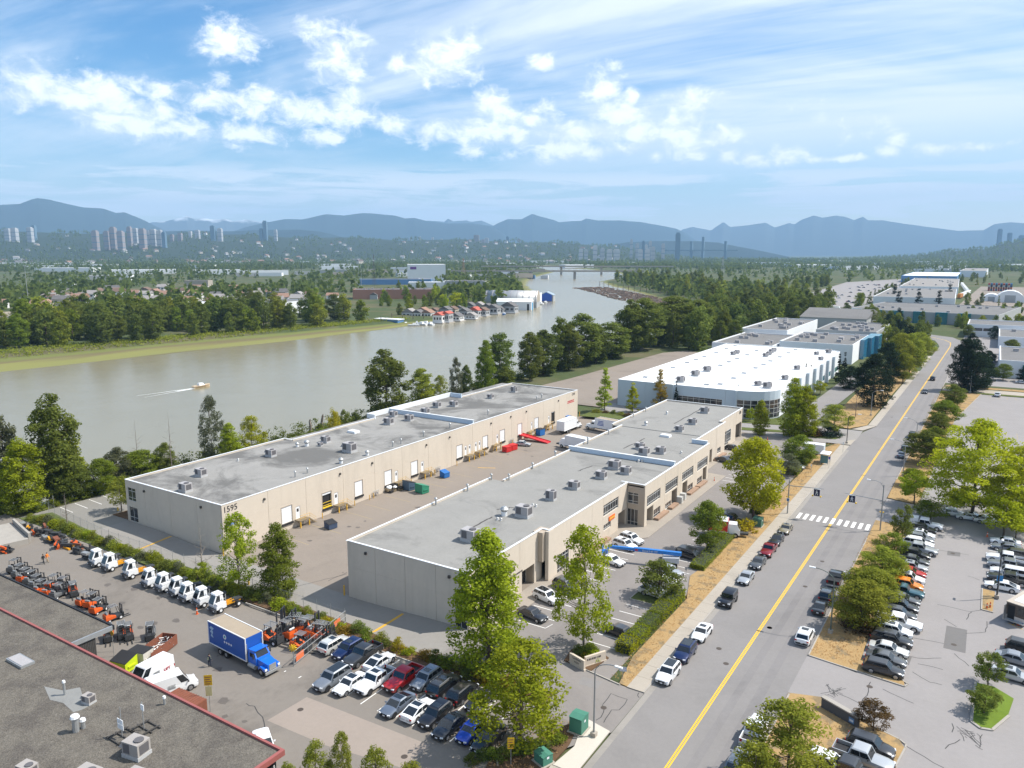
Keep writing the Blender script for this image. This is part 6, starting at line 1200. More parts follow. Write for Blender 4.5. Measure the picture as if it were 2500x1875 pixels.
TW = [(-5089.9,2335,199.6,38.2,0),(-5075.9,2365.3,204.1,40.1,0),(-5131.4,2481.7,212.2,37,0),(-5211.7,2545.1,227.5,27.7,2),(-4530.8,2551.9,184.7,39.9,1),(-4586.4,2656.1,185.8,40.7,1),(-4569.3,2685.4,209.5,41.6,1),(-4462.9,2668.8,184.3,42.6,1),(-4608.5,2814.6,216.2,31.3,1),(-4676.8,2894.5,209.2,43.2,0),(-4485.8,2822.7,202.4,45.2,1),(-4553.2,2903.2,193.7,25.8,0),(-4536.8,2928.7,202.1,46.1,0),(-4516.7,2959.7,198.5,35,0),(-4420.5,2923.9,184.2,29.8,2),(-4727,3185.3,177.6,27.2,1),(-4698.2,3227.6,186.7,32.1,1),(-4907.5,3452,206.3,28.7,3),(-4797.6,3434.2,213.2,36.2,0),(-4737.1,3517,245,38.2,2),(-4709.4,3554,227.5,38.2,0),(-4613.5,3836.1,231.5,25.6,2),(-4594.1,3859.3,287.9,34.8,2),(-4547.1,3914.6,225,26.6,0),
 (-4479.3,5379.2,190.5,21.5,0),(-4416.7,5430.7,199.9,26.3,0),(-4326.4,5502.9,193.3,23.9,0),(-4262.3,5552.7,179.7,21.5,0),(-3549.8,5083.2,196,52.9,1),(-3450.8,5030.1,158.6,31.2,1),(-3483.3,5129,173.6,42.3,0),(-3450,5271.4,167.4,23.6,2),(-3396.8,5305.8,186,30.1,2),(-3265.5,5270.3,165.5,31.7,1),
 (-1965.2,3824.6,77.4,29.3,3),(-1939.6,3837.7,73.9,25.7,0),(-1939.3,3949.6,96,30,3),(-1859.7,3877.1,80.9,29.3,0),(-1781.8,3803.3,73.3,35.8,3),(-1747.1,3819.4,73.3,43,3),(-1995.1,4584.7,142.5,18.8,0),(-1882.2,4415.6,111.4,24.6,0),(-1630.3,3870.7,73.2,28.7,3),(-1925.7,4614.3,130.1,21.3,2),(-1831.4,4436.9,103.5,20.5,3),(-1595.5,3885.1,73.1,28.7,3),(-1885.8,4630.7,130,23.9,0),(-1682.8,4173.5,89.3,30.7,0),(-1665.3,4288,108.6,23.5,0)]
for i, (x, y, zt, w_, mi) in enumerate(TW): tower(x, y, zt, w_, mi, i)
tower(-1587.7,4317.3,169.9,31.4,2,0,'tall blue glass tower standing alone by the far river bridge')
for i,a in enumerate([(-11.3,7500,248.5,33.3),(58.6,7499.8,216.3,33.3),(139.9,7498.7,194.5,38.4)]): tower(*a,2,i,'distant tower on the right horizon hill, %s from the left' % ORD[i])
# far bridge with pylons, and the road bridges over the river
def bridge(name, label, pts, zdeck, wdt, piers, thick=2.2):
 t = thing(name, label, 'bridge', (pts[0][0], pts[0][1], 0))
 for a, b in zip(pts, pts[1:]):
  d = Vector((b[0]-a[0], b[1]-a[1])); n = Vector((-d.y, d.x)).normalized()*wdt/2
  part('deck', MB().prism([(a[0]-n.x,a[1]-n.y),(b[0]-n.x,b[1]-n.y),(b[0]+n.x,b[1]+n.y),(a[0]+n.x,a[1]+n.y)], zdeck-thick, zdeck), M_kerb, t)
  for s_ in (-1, 1): part('barrier', MB().prism([(a[0]+n.x*s_,a[1]+n.y*s_),(b[0]+n.x*s_,b[1]+n.y*s_),(b[0]+n.x*s_*.96,b[1]+n.y*s_*.96),(a[0]+n.x*s_*.96,a[1]+n.y*s_*.96)], zdeck+0.005, zdeck+1.1), M_conc, t)
 for p in piers: part('pier', MB().box(p[0]-1.6,p[0]+1.6,p[1]-3,p[1]+3,-5,zdeck-thick-0.01), M_kerb, t)
bridge('road_bridge','nearer grey road bridge across the river',[(-1010,1330),(-768,1467),(-640,1540)],14.5,12,[(-930,1375),(-850,1420),(-768,1467),(-690,1511)])
bridge('road_bridge','farther grey road bridge across the river',[(-1130,1640),(-860,1790),(-700,1880)],19,12,[(-1050,1684),(-950,1740),(-860,1790),(-780,1835)])
bridge('overpass','pale concrete overpass at the left edge beyond the river',[(-582.08,232.33),(-595.82,262.18),(-603.56,285.81),(-608.08,302.88)],9,11,[(-597.26,254.51),(-601.76,279.58)],1.8)
pb = thing('pylon_bridge','far bridge with three tall pylons downriver','bridge',(-1900,5200,0))
for a in ((-1776.6,5099.4,131,11.1),(-1768,5313.6,165,13.4),(-1564,5168.5,131.9,10.1)): part('pylon', MB().box(a[0]-8,a[0]+8,a[1]-8,a[1]+8,-3,a[2]), M_tower[2], pb)
part('deck', MB().prism([(-1941.2,5039,70.3,4.6)[:2],(-1487.4,5191.1,74.2,4.6)[:2],(-1495.7,5219.9,74.3,4.6)[:2],(-1952,5067,70.4,4.6)[:2]], 68, 74), M_tower[2], pb)
# masts
def mast(x, y, h, r0, label, name='light_mast', arms=True, z=None):
 t = thing(name, label, 'mast', (x, y, gm(x, y) if z is None else z)); part('pole', MB().tube((0,0,0),(0,0,h),r0,r0*0.5,8), M_steel, t, loc=(0,0,0))
 if arms: part('lamp_ring', MB().box(-1.6,1.6,-0.3,0.3,h-0.3,h+0.1), M_steel, t, loc=(0,0,0))
for i,a in enumerate([(-764.24,361.58,40.8,0.85),(-1446.85,1038.1,27.56,1.95),(-1371.34,1254.98,31.42,2.12),(-842.3,889.9,40.2,1.43),(-1160.78,1218.95,41.29,1.4),(-1569.07,1873.18,34.27,2.04),(-1562.16,1877.55,34.27,2.04),(-1531.08,1897.21,36.29,2.04)]): mast(a[0],a[1],a[2],max(0.35,a[3]*0.12),'tall pale lighting mast beyond the river, %s from the left' % ORD[i])
def lattice(x, y, h, b, label, m_, arms=True, name='lattice_tower'):
 t = thing(name, label, 'tower', (x, y, gm(x, y))); mb = MB(); K = [(-1,-1),(1,-1),(1,1),(-1,1)]
 lv = [(0,b),(h*.3,b*.62),(h*.6,b*.36),(h*.82,b*.22),(h,b*.1)]
 for (z0,w0),(z1,w1) in zip(lv, lv[1:]):
  for i in range(4):
   a, c = K[i], K[(i+1)%4]; r_ = b*0.035
   mb.tube((a[0]*w0,a[1]*w0,z0),(a[0]*w1,a[1]*w1,z1),r_,r_,4); mb.tube((a[0]*w0,a[1]*w0,z0),(c[0]*w1,c[1]*w1,z1),r_*.7,r_*.7,4); mb.tube((c[0]*w0,c[1]*w0,z0),(a[0]*w1,a[1]*w1,z1),r_*.7,r_*.7,4)
 part('lattice_frame', mb, m_, t, loc=(0,0,0))
 if arms:
  for z in (0.62,0.76,0.9): part('cross_arm', MB().tube((-b*1.1,0,h*z),(b*1.1,0,h*z),b*0.04,b*0.04,4), m_, t, loc=(0,0,0))
a = (-921.27,1271.77,41.83,5.3); lattice(a[0],a[1],a[2],5,'rust-coloured lattice power tower beyond the river',mat('rust_lattice',(0.28,0.16,0.10),var=0.1))
a = (-634.19,2078.52,38.4,7.08); lattice(a[0],a[1],a[2]+6,5,'grey lattice power tower behind the log boom wood',M_steel)
a = (-825.26,900.67,50.18,3.05); lattice(a[0],a[1],a[2],2.6,'slim dark communications tower on the far bank',M_hvacd,False)
# ---------------------------------------------------------------- mountains
def mountain(name, D, ridge, depth, m, seed, rows=14):
 az = np.array([p[0] for p in ridge]); hz = np.array([p[1] for p in ridge]); n = 240; A = np.linspace(az[0], az[-1], n); Hh = np.interp(A, az, hz); g = np.random.default_rng(seed)
 fr = np.zeros(n)
 for k in range(3, 60): fr += np.sin(A*k*9 + g.random()*6.28)*g.random()/k
 Hh = Hh + fr*hz.max()*0.012; v = []
 ts = np.concatenate([np.linspace(0, 1, rows), [1.12, 1.3, 1.6]])
 rn = [sum(np.sin(A*(14+9*k)*1.7 + g.random()*6.28 + j*0.55*(1+k*0.3))*0.5**(k*0.6) for k in range(6)) for j in range(len(ts))]
 for j, t in enumerate(ts):
  zf = t**1.25 if t <= 1 else 1-(t-1)*1.5
  sp = math.sin(min(t,1)*math.pi)
  dd = D - depth*(1-t) + rn[j]*depth*0.02*sp; zz = np.maximum(Hh*zf + rn[j]*Hh*0.02*sp - 40*(1-min(t,1)), -60)
  v.append(np.stack([dd*np.sin(A), dd*np.cos(A), zz], 1))
 v = np.concatenate(v); i = np.arange(n*len(ts)).reshape(len(ts), n); f = np.stack([i[:-1,:-1], i[:-1,1:], i[1:,1:], i[1:,:-1]], -1).reshape(-1, 4)
 me = np_mesh(name, v, f); me.polygons.foreach_set('use_smooth', np.ones(len(f), bool)); o = link(name, me, m); o['kind'] = 'structure'
M_mtn = mat('mountain_forest', (0.022,0.036,0.034), rough=0.95, var=0.4, scale=0.0015, spec=0.05)
M_mtn2 = mat('mountain_rock', (0.05,0.065,0.07), rough=0.95, var=0.35, scale=0.002, spec=0.05)
M_snow = mat('mountain_snow', (0.06,0.07,0.07), rough=0.9, var=0.1, scale=0.002, spec=0.1)
def snow_caps():
 nt = M_snow.node_tree; L = nt.links.new; b = nt.nodes['Principled BSDF']; old = b.inputs['Base Color'].links[0].from_socket
 g = nt.nodes.new('ShaderNodeNewGeometry'); sp = nt.nodes.new('ShaderNodeSeparateXYZ'); L(g.outputs['Position'], sp.inputs[0]); n = node(nt, 'ShaderNodeTexNoise', Scale=0.004, Detail=6.0); L(g.outputs['Position'], n.inputs['Vector'])
 z = mth(nt, 'ADD', sp.outputs[2], mth(nt, 'MULTIPLY', mth(nt, 'SUBTRACT', n.outputs[0], 0.5), 420.0)); mr = nt.nodes.new('ShaderNodeMapRange'); mr.inputs[1].default_value = 690; mr.inputs[2].default_value = 800; L(z, mr.inputs[0])
 mx = nt.nodes.new('ShaderNodeMix'); mx.data_type = 'RGBA'; L(mr.outputs[0], mx.inputs[0]); L(old, mx.inputs[6]); mx.inputs[7].default_value = (0.6,0.63,0.67,1); L(mx.outputs[2], b.inputs['Base Color'])
snow_caps()
mountain('mountain', 13000, [(-1.2024,517),(-1.1740,648),(-1.1451,718),(-1.1273,742),(-1.1162,806),(-1.1100,826),(-1.0979,808),(-1.0846,765),(-1.0660,712),(-1.0468,700),(-1.0340,640),(-1.0260,650),(-1.0143,583),(-1.0038,518),(-0.9946,453),(-0.9812,367),(-0.9535,252)], 3000, M_mtn, 1)
mountain('mountain', 18000, [(-1.0358,451),(-0.9991,686),(-0.9817,726),(-0.9674,795),(-0.9602,838),(-0.9518,780),(-0.9403,792),(-0.9317,767),(-0.9170,788),(-0.9084,737),(-0.8934,783),(-0.8785,730),(-0.8634,734),(-0.8463,709),(-0.8175,543)], 2500, M_snow, 2)
mountain('mountain', 9500, [(-1.0095,195),(-0.9839,294),(-0.9527,303),(-0.9091,301),(-0.8797,318),(-0.8305,325),(-0.8072,304),(-0.7867,260),(-0.7709,215),(-0.7550,177)], 1500, M_mtn, 3)
mountain('mountain', 13500, [(-0.9248,325),(-0.8945,475),(-0.8609,574),(-0.8485,612),(-0.8284,607),(-0.7984,701),(-0.7763,683),(-0.7538,725),(-0.7409,720),(-0.7134,690),(-0.7004,643),(-0.6889,653),(-0.6725,595),(-0.6477,559),(-0.6145,560),(-0.5895,516),(-0.5745,388),(-0.5628,255)], 3000, M_mtn, 4)
mountain('mountain', 17500, [(-0.7058,426),(-0.6725,770),(-0.6576,757),(-0.6510,743),(-0.6460,815),(-0.6394,758),(-0.6228,779),(-0.6161,745),(-0.6028,774),(-0.5895,674),(-0.5644,430)], 2000, M_mtn2, 5)
mountain('mountain', 15000, [(-0.6153,326),(-0.5902,560),(-0.5801,634),(-0.5701,700),(-0.5517,696),(-0.5376,798),(-0.5267,739),(-0.5084,670),(-0.5034,641),(-0.4752,669),(-0.4686,712),(-0.4537,672),(-0.4241,670),(-0.3996,634),(-0.3752,569),(-0.3558,514),(-0.3428,416),(-0.3264,247)], 3000, M_mtn, 6)
mountain('mountain', 17900, [(-0.3825,200),(-0.3462,587),(-0.3352,635),(-0.3129,546),(-0.2977,731),(-0.2897,622),(-0.2667,660),(-0.2486,713),(-0.2477,710),(-0.2369,605),(-0.2208,704),(-0.2148,669),(-0.2063,777),(-0.1935,855),(-0.1832,798),(-0.1691,842),(-0.1591,812),(-0.1490,739),(-0.1395,805),(-0.1337,729),(-0.1173,724),(-0.0941,638),(-0.0676,565),(-0.0418,494),(-0.0171,500),(-0.0080,610),(0.0073,649),(0.0297,597),(0.0746,509)], 3500, M_mtn2, 7)
mountain('mountain', 9000, [(-0.4728,9),(-0.4481,127),(-0.4153,178),(-0.3746,188),(-0.3265,186),(-0.3028,168),(-0.2793,125),(-0.2560,84),(-0.2360,46),(-0.2178,11)], 1500, M_mtn, 8)
# ---------------------------------------------------------------- woods
random.seed(77)
def scatter(P, n, hr, kinds, cols, label, name, group, mind=5.0, r_=0.26):
 xs = [p[0] for p in P]; ys = [p[1] for p in P]; pts = []; tries = 0
 while len(pts) < n and tries < n*40:
  tries += 1; x, y = random.uniform(min(xs), max(xs)), random.uniform(min(ys), max(ys))
  if not inpoly(x, y, P) or any((x-a)**2+(y-b)**2 < mind*mind for a, b in pts): continue
  pts.append((x, y)); h = random.uniform(*hr); k = random.choice(kinds)
  tree(k, random.choice(cols), x, y, h, h*r_*random.uniform(0.85,1.25) if 'con' not in k else h*0.2, label, name, group)
scatter([(-168,395),(-120,400),(-124,560),(-112,620),(-118,760),(-190,780),(-225,690),(-182,570),(-172,460)],95,(15,23),['far','poplar','far'],['dark','poplar','mid','poplar'],'dark leafy tree in the dense riverside wood behind the white roof','poplar_tree','riverside wood behind the white roof',6.0)
scatter([(-225,700),(-190,790),(-300,1100),(-560,1500),(-650,1420),(-480,1110),(-330,930)],70,(16,24),['far'],['dark','poplar','mid','olive'],'tree in the wood on the point behind the log boom','alder_tree','wood on the point behind the log boom',9.0)
scatter([(-452,120),(-436,220),(-414,330),(-402,440),(-470,452),(-500,440),(-560,330),(-560,120)],150,(14,25),['far','far','poplar'],['dark','poplar','olive','mid','green'],'tall tree in the belt along the far bank','cottonwood_tree','tree belt on the far bank',6.0,0.30)
scatter([(-395,470),(-420,640),(-470,760),(-640,900),(-700,800),(-560,620),(-460,480)],45,(9,17),['far'],['mid','green','bright','dark'],'tree behind the houseboats on the far bank','broadleaf_tree','trees behind the houseboats',9.0)
tree('far','lime',*(-446.26,604.33),14,8,'yellow-green weeping willow behind the houseboats','willow_tree'); tree('far','lime',*(-458.03,596.88),12,5,'smaller yellow-green willow behind the houseboats','willow_tree')
scatter([(-60,615),(-20,625),(20,600),(62,610),(60,645),(-40,640)],16,(8,11),['far'],['olive','green','dark'],'street tree before the dark-roofed building with teal bays','broadleaf_tree','trees at the bend of the avenue',6.0)
scatter([(-48,470),(-30,480),(-30,540),(-60,560),(-50,500)],14,(9,14),['far','pine'],['dark','pine','mid'],'dark tree massed at the bend of the avenue','broadleaf_tree','dark trees at the bend',5.0)
scatter([(-56,446),(-33,452),(-30,500),(-48,545),(-62,640),(-100,642),(-66,560)],34,(8,15),['far','pine','far'],['mid','pine','olive','dark'],'tree massed between the plant building and the bend of the avenue','street_tree','tree mass at the bend',4.0)
scatter([(-24,606),(60,600),(62,640),(-30,640)],20,(7,11),['far'],['olive','green','mid'],'street tree before the dark-roofed building right of the bend','street_tree','street trees right of the bend',4.0)
scatter([(-28,700),(45,700),(45,980),(-28,980)],18,(7,12),['far','farcon'],['mid','dark','green'],'tree among the yards right of the vast warehouses','street_tree','trees among the right-hand yards',8.0)
scatter([(-110,1500),(55,1460),(60,1950),(-40,1950)],26,(9,15),['far','farcon'],['mid','dark','olive'],'tree behind the container stacks','street_tree','trees behind the container stacks',10.0)
random.seed(61)
for i in range(16):
 x, y = -300+random.random()*420, 2350+i*110; SB('industrial_building','low grey shed in the hazy district up the avenue, %s outward' % ORD[i],x-random.uniform(25,60),x+random.uniform(25,60),y-20,y+20,8,[M_greywall,M_whitewall][i % 2],[MATS['pale_grey_roof'],M_gravelroof,M_whiteroof][i % 3],group='low sheds up the avenue')
scatter([(-118,780),(-109,780),(-112,1480),(-124,1480)],22,(9,15),['far','farcon'],['mid','dark','green'],'tree lining the vast warehouses','street_tree','trees lining the vast warehouses',9.0)
scatter([(-232,800),(-190,780),(-196,1100),(-240,1480),(-330,1480)],40,(12,19),['far'],['mid','dark','olive'],'tree left of the far lot','street_tree','trees left of the far lot',8.0)
for i,(x,y,h) in enumerate([(-45,838,18),(-62,834,18),(-79,832,17),(-92,920,19),(-44,1010,18)]): tree('farcon','spruce',x,y,h,h*0.27,'dark conical conifer before the vast warehouse, %s from the right' % ORD[i],'conifer','conical conifers before the vast warehouse')
for i,(x,y) in enumerate([(-3,395),(0,410),(6,372),(14,372),(22,376),(-8,470),(10,470),(20,480),(-12,555),(2,552)]): tree('pine' if i % 2 else 'maple','pine' if i % 2 else 'mid',x,y,random.uniform(6,11),random.uniform(3,4.5),'%s tree by the white buildings at the right edge, %s outward' % ('dark pine' if i % 2 else 'green', ORD[i]),'broadleaf_tree','trees by the right edge buildings')
# woods too far off to count
def forest():
 g = np.random.default_rng(5); n = 34000
 az = np.radians(g.uniform(-70, 8, n)); inv = g.uniform(1/2700, 1/520, n)
 k = g.random(n) < 0.66; inv[k] = g.uniform(1/7000, 1/2600, k.sum()); d = 1/inv
 x, y = d*np.sin(az), d*np.cos(az); nz = np.sin(x*0.006+1.3)*np.sin(y*0.005+0.4) + 0.6*np.sin(x*0.017+y*0.013) + 0.3*np.sin(x*0.04-y*0.05)
 keep = (river_sd(x, y) > 14) & ((nz > -0.2-0.25*(d > 2000)) | (d > 4200)) & ~((x > -165) & (x < 48) & (y < 1950)) & ~((x > -160) & (x < 140) & (y < 640)) & ~((x < -380) & (x > -700) & (y < 900) & (y > 380) & (nz < 0.9)) & ~((x > -235) & (x < -100) & (y < 1500))
 x, y, d = x[keep], y[keep], d[keep]; z = ground_z(x, y); n = len(x); h = g.uniform(9, 18, n)*(1+0.25*(d > 4000)); per = 11; con = g.random(n) < 0.35
 t = g.random((n, per)); a = g.random((n, per))*6.28; rr = np.where(con[:,None], (1-t)*0.24, np.sin(np.clip(t*0.9+0.12,0,1)*3.1)*0.33)*h[:,None]*np.sqrt(g.random((n, per))*0.7+0.3)
 c = np.stack([x[:,None]+rr*np.cos(a), y[:,None]+rr*np.sin(a), z[:,None]+h[:,None]*(0.1+0.88*t)], -1).reshape(-1, 3)
 s = np.repeat(h, per)*g.uniform(0.16, 0.30, n*per)*np.where(np.repeat(con, per), 0.75, 1.0); nr = unit(g.normal(size=(n*per,3))+np.array([0,0,0.4])); e1 = unit(np.cross(nr, g.normal(size=(n*per,3)))); e2 = np.cross(nr, e1)
 v = np.stack([c-e1*s[:,None], c+e2*s[:,None]*0.7, c+e1*s[:,None], c-e2*s[:,None]*0.7], 1).reshape(-1, 3); ti = np.repeat(np.repeat(g.random(n), per)*0.7+g.random(n*per)*0.3, 4)
 stuff('far_woodland', np_mesh('far_woodland', v, np.arange(len(v)).reshape(-1,4), ti), lm('dark'), 'far woods and street trees merging over the valley and hills')
forest()
def near_scrub():
 g = np.random.default_rng(18); n = 1500; y = g.uniform(66, 430, n); x = np.interp(y, [60,124,200,300,443], [-168,-167,-168.5,-170,-171]) + np.abs(g.normal(0, 2.6, n)); h = g.uniform(0.4, 1, n)*np.interp(y, [66,110,200,300,430], [4.5,4.5,5.5,4.0,4.0])
 c = np.stack([x, y, ground_z(x, y)+h*g.random(n)], 1); v, f, ti = leaf_cloud(c, g.uniform(0.6,1.3,n), 22, 0.42, seed=14); stuff('riverbank_scrub', np_mesh('riverbank_scrub', v, f, ti), lm('mid'), 'tangled scrub and brambles along the near river bank')
near_scrub()
def bank_scrub():
 g = np.random.default_rng(8); n = 2600; y = g.uniform(120, 470, n); sd = g.uniform(44, 75, n)*np.interp(y,[120,320,430,470],[1,.8,.55,.4]); x = np.interp(y, [-200,60,167,240,324,420,480], [-400,-392,-387,-380,-373,-372,-376]) - sd
 z = ground_z(x, y); c = np.stack([x, y, z+0.6], 1); v, f, ti = leaf_cloud(c, g.uniform(0.8,2.2,n), 6, 0.9, seed=4); stuff('bank_scrub', np_mesh('bank_scrub', v, f, ti), lm('olive'), 'low scrub and reeds along the top of the far bank')
bank_scrub()
# ---------------------------------------------------------------- on the water
def boat(x, y, rz, L_, col, label, name='motor_boat', group=None, cabin=True):
 t = thing(name, label, 'boat', (x, y, WATER_Z-0.1), rz, group); b = L_*0.17; hull = MB()
 st = [(-0.5,0.9,0.0),(-0.2,1.0,0.02),(0.2,0.95,0.06),(0.42,0.5,0.16),(0.5,0.05,0.22)]
 hull.loft([[(-b*w_*.6, u*L_, 0.0+l*0.5), (b*w_*.6, u*L_, 0.0+l*0.5), (b*w_, u*L_, L_*0.13+l*L_*0.15), (-b*w_, u*L_, L_*0.13+l*L_*0.15)] for u, w_, l in st]); part('hull', hull, col, t, loc=(0,0,0))
 if cabin: part('cabin', MB().loft([[(-b*.7,-L_*.2,L_*.13),(b*.7,-L_*.2,L_*.13),(b*.7,L_*.15,L_*.13),(-b*.7,L_*.15,L_*.13)],[(-b*.55,-L_*.18,L_*.26),(b*.55,-L_*.18,L_*.26),(b*.5,L_*.05,L_*.26),(-b*.5,L_*.05,L_*.26)]]), M_white, t, loc=(0,0,0)); part('windshield', MB().box(-b*.56,b*.56,L_*.11,L_*.125,L_*.15,L_*.22), M_glass, t, loc=(0,0,0))
 return t
boat(-273.2,192.5,R(-3),7.5,mat('hull_tan',(0.55,0.42,0.28),var=0.05),'small speedboat running up the river with a white wake','speedboat')
def wake():
 mb = MB(); g = random.Random(3)
 for s_ in (-1,1):
  for i in range(26):
   t0 = i/26; y = 188.5 - t0*22; x = -273.3 - t0*1.6 + s_*(0.5+t0*2.3); w_ = 0.55*(1-t0)+0.08; l = 0.55
   mb.poly([(x-w_*g.uniform(.5,1),y-l,WATER_Z+0.03),(x+w_*g.uniform(.5,1),y-l,WATER_Z+0.03),(x+w_*g.uniform(.6,1),y+l,WATER_Z+0.03),(x-w_*g.uniform(.6,1),y+l,WATER_Z+0.03)])
 for i in range(10): mb.poly([(-274+g.uniform(-.5,.9),187.8-i*.7,WATER_Z+.034),(-272.4+g.uniform(-.9,.5),187.8-i*.7,WATER_Z+.034),(-272.6,188.6-i*.7,WATER_Z+.034),(-273.8,188.6-i*.7,WATER_Z+.034)])
 stuff('boat_wake', mb.mesh('boat_wake'), mat('foam',(0.75,0.76,0.74),rough=0.9,var=0.1,scale=2), 'white foam wake trailing behind the speedboat')
wake()
def houseboat(p, rz, w_, d_, h_, wm, rm, label, two=False):
 t = thing('houseboat', label, 'houseboat', (p[0], p[1], WATER_Z), rz, 'houseboats along the far bank'); k = dict(loc=(0,0,0))
 part('float', MB().box(-w_/2-1,w_/2+1,-d_/2-1,d_/2+1,-0.4,0.6), M_kerb, t, **k); part('wall', MB().box(-w_/2,w_/2,-d_/2,d_/2,0.62,h_), wm, t, **k)
 part('roof', MB().add([(-w_/2-.5,-d_/2-.5,h_),(w_/2+.5,-d_/2-.5,h_),(w_/2+.5,d_/2+.5,h_),(-w_/2-.5,d_/2+.5,h_),(0,-d_/2-.5,h_+w_*.3),(0,d_/2+.5,h_+w_*.3)],[(0,4,5,3),(1,2,5,4),(0,1,4),(2,3,5),(3,2,1,0)]), rm, t, **k)
 for i in range(3): part('window', MB().box(-w_/2+w_*(.12+.3*i),-w_/2+w_*(.30+.3*i),-d_/2-.06,-d_/2+.2,h_*.45,h_*.75), M_glass, t, **k)
 for i in range(2): part('window', MB().box(w_/2-.2,w_/2+.06,-d_/2+d_*(.15+.4*i),-d_/2+d_*(.4+.4*i),h_*.45,h_*.75), M_glass, t, **k)
 part('porch_rail', MB().box(-w_/2-.9,w_/2+.9,-d_/2-.95,-d_/2-.85,0.62,1.6), M_white, t, **k)
M_redroof = mat('red_roof', (0.42,0.10,0.07), rough=0.8, var=0.15, scale=0.5)
HW = M_hwall; HB = [((-368.98,477.27),8,10,6.5,1,M_redroof,'red-roofed two-storey houseboat nearest the open water'),((-366.18,483.37),6,9,7.5,2,M_redroof,'tall houseboat with red gable beside the nearest one'),((-368.35,498.01),10,9,4.2,1,M_hroof[0],'low white houseboat with grey roof'),((-377.33,522.62),8,9,6.5,2,M_hroof[0],'grey two-storey houseboat behind the low white one'),((-367.8,518.92),9,7,3.4,1,M_hroof[3],'small white arched-front houseboat'),((-378.99,539.72),10,10,6,2,M_redroof,'brown houseboat with bright red roof'),((-376.68,548.47),9,9,5.5,2,M_hroof[1],'dark houseboat with a brown roof'),((-381.72,572.46),11,9,6.0,2,M_hroof[0],'dark two-deck houseboat with grey roof'),((-381.9,583.74),9,9,4.5,2,M_hroof[0],'dark low houseboat before the white boat shed'),((-377.44,592.38),14,10,6.5,2,M_hroof[0],'large dark barge house before the white boat shed'),((-403.57,506.04),9,9,5,1,M_hroof[2],'clay-roofed float house behind the small boats'),((-412.89,564.15),9,8,5,1,M_hroof[0],'white float house in the second line'),((-416.8,585.44),11,8,6,2,M_hroof[0],'charcoal float house in the second line'),((-412.46,594.33),11,8,6,0,M_hroof[3],'pale green-roofed float house in the second line'),((-414.86,529.62),8,8,5,2,M_hroof[1],'brown float house behind the red-roofed pair'),((-422.13,504.28),12,8,4.5,1,M_hroof[3],'long white float house behind the moored boats'),((-410.72,501.51),9,8,5,1,M_hroof[0],'white float house with grey roof behind the moored boats'),((-423.54,524.14),8,8,5.5,2,M_hroof[2],'grey float house with clay roof in the second line'),((-406.8,534.72),9,8,6,2,M_hroof[0],'dark float house behind the tall red gable'),((-407.31,545.19),9,8,5.5,0,M_hroof[1],'cream float house with brown roof in the second line'),((-397.14,585.82),9,8,6,1,M_hroof[0],'white float house in the second line before the barrel shed')]
for p,w_,d_,h_,wi,rm,lb in HB: houseboat(p,R(12),w_,d_,h_,HW[wi],rm,lb)
random.seed(9)
for i,p in enumerate(sorted([(-399.44,453.74),(-404.72,467.82),(-406.88,475.48),(-385.4,454.22),(-391.4,467.43),(-371.12,447.02),(-382.27,464.59),(-370.6,455.37),(-372.26,462.52),(-364.65,459.13),(-403.29,487),(-414.32,489.51),(-370.88,573.73),(-413.55,705.6),(-417.35,719.26),(-423.69,740.36)], key=leftness)): boat(p[0],p[1],R(random.uniform(0,180)),random.uniform(7,11),M_white if i % 4 else mat('hull_blue',(0.04,0.12,0.28),var=0.05),'moored motor boat at the far bank docks, %s from the left' % ORD[i],group='moored boats at the far docks')
bs = thing('boathouse','blue-walled floating boathouse with white roof at the left end of the docks','boathouse',(-398,450,WATER_Z)); part('wall', MB().box(-11,11,-4,4,0,3.6), MATS['blue_cladding'], bs, loc=(0,0,0)); part('roof', MB().box(-11.5,11.5,-4.5,4.5,3.62,4.2), M_white, bs, loc=(0,0,0)); bs.rotation_euler.z = R(5)
sh = thing('boat_shed','long white gabled boat shed on the water','boathouse',(-396,632,WATER_Z),R(22)); part('wall', MB().box(-17,17,-7,7,0,8), M_whitewall, sh, loc=(0,0,0)); part('roof', MB().add([(-17.5,-7.5,8),(17.5,-7.5,8),(17.5,7.5,8),(-17.5,7.5,8),(-17.5,0,11),(17.5,0,11)],[(0,1,5,4),(2,3,4,5),(1,2,5),(3,0,4),(3,2,1,0)]), M_white, sh, loc=(0,0,0)); part('door', MB().box(13,15,-7.1,-6.9,0,6), M_dark, sh, loc=(0,0,0)); part('end_panel', MB().box(17.0,17.3,-3,3,0,7), mat('cyan_panel',(0.05,0.25,0.45),var=0.05), sh, loc=(0,0,0))
br_ = thing('barrel_shed','big grey barrel-roofed boat shed behind the white one','boathouse',(-418,662,WATER_Z),R(22)); rings = [[(xx, 12*math.cos(a), 6+11*math.sin(a)) for a in np.linspace(0, math.pi, 12)] for xx in (-27,27)]
part('roof', MB().loft(rings, closed=False), M_steel, br_, smooth=True, loc=(0,0,0)); part('wall', MB().box(-26.8,26.8,-11.9,11.9,0,6.0), M_greywall, br_, loc=(0,0,0))
for i in range(9): part('roof_rib', MB().loft([[(xx, 12.15*math.cos(a), 6+11.15*math.sin(a)) for a in np.linspace(0, math.pi, 12)] for xx in (-26+i*6.4,-25.3+i*6.4)], closed=False), M_hvac, br_, loc=(0,0,0))
part('end_wall', MB().poly([(27.02, 12*math.cos(a), 6+11*math.sin(a)) for a in np.linspace(0, math.pi, 12)]), M_conc, br_, loc=(0,0,0))
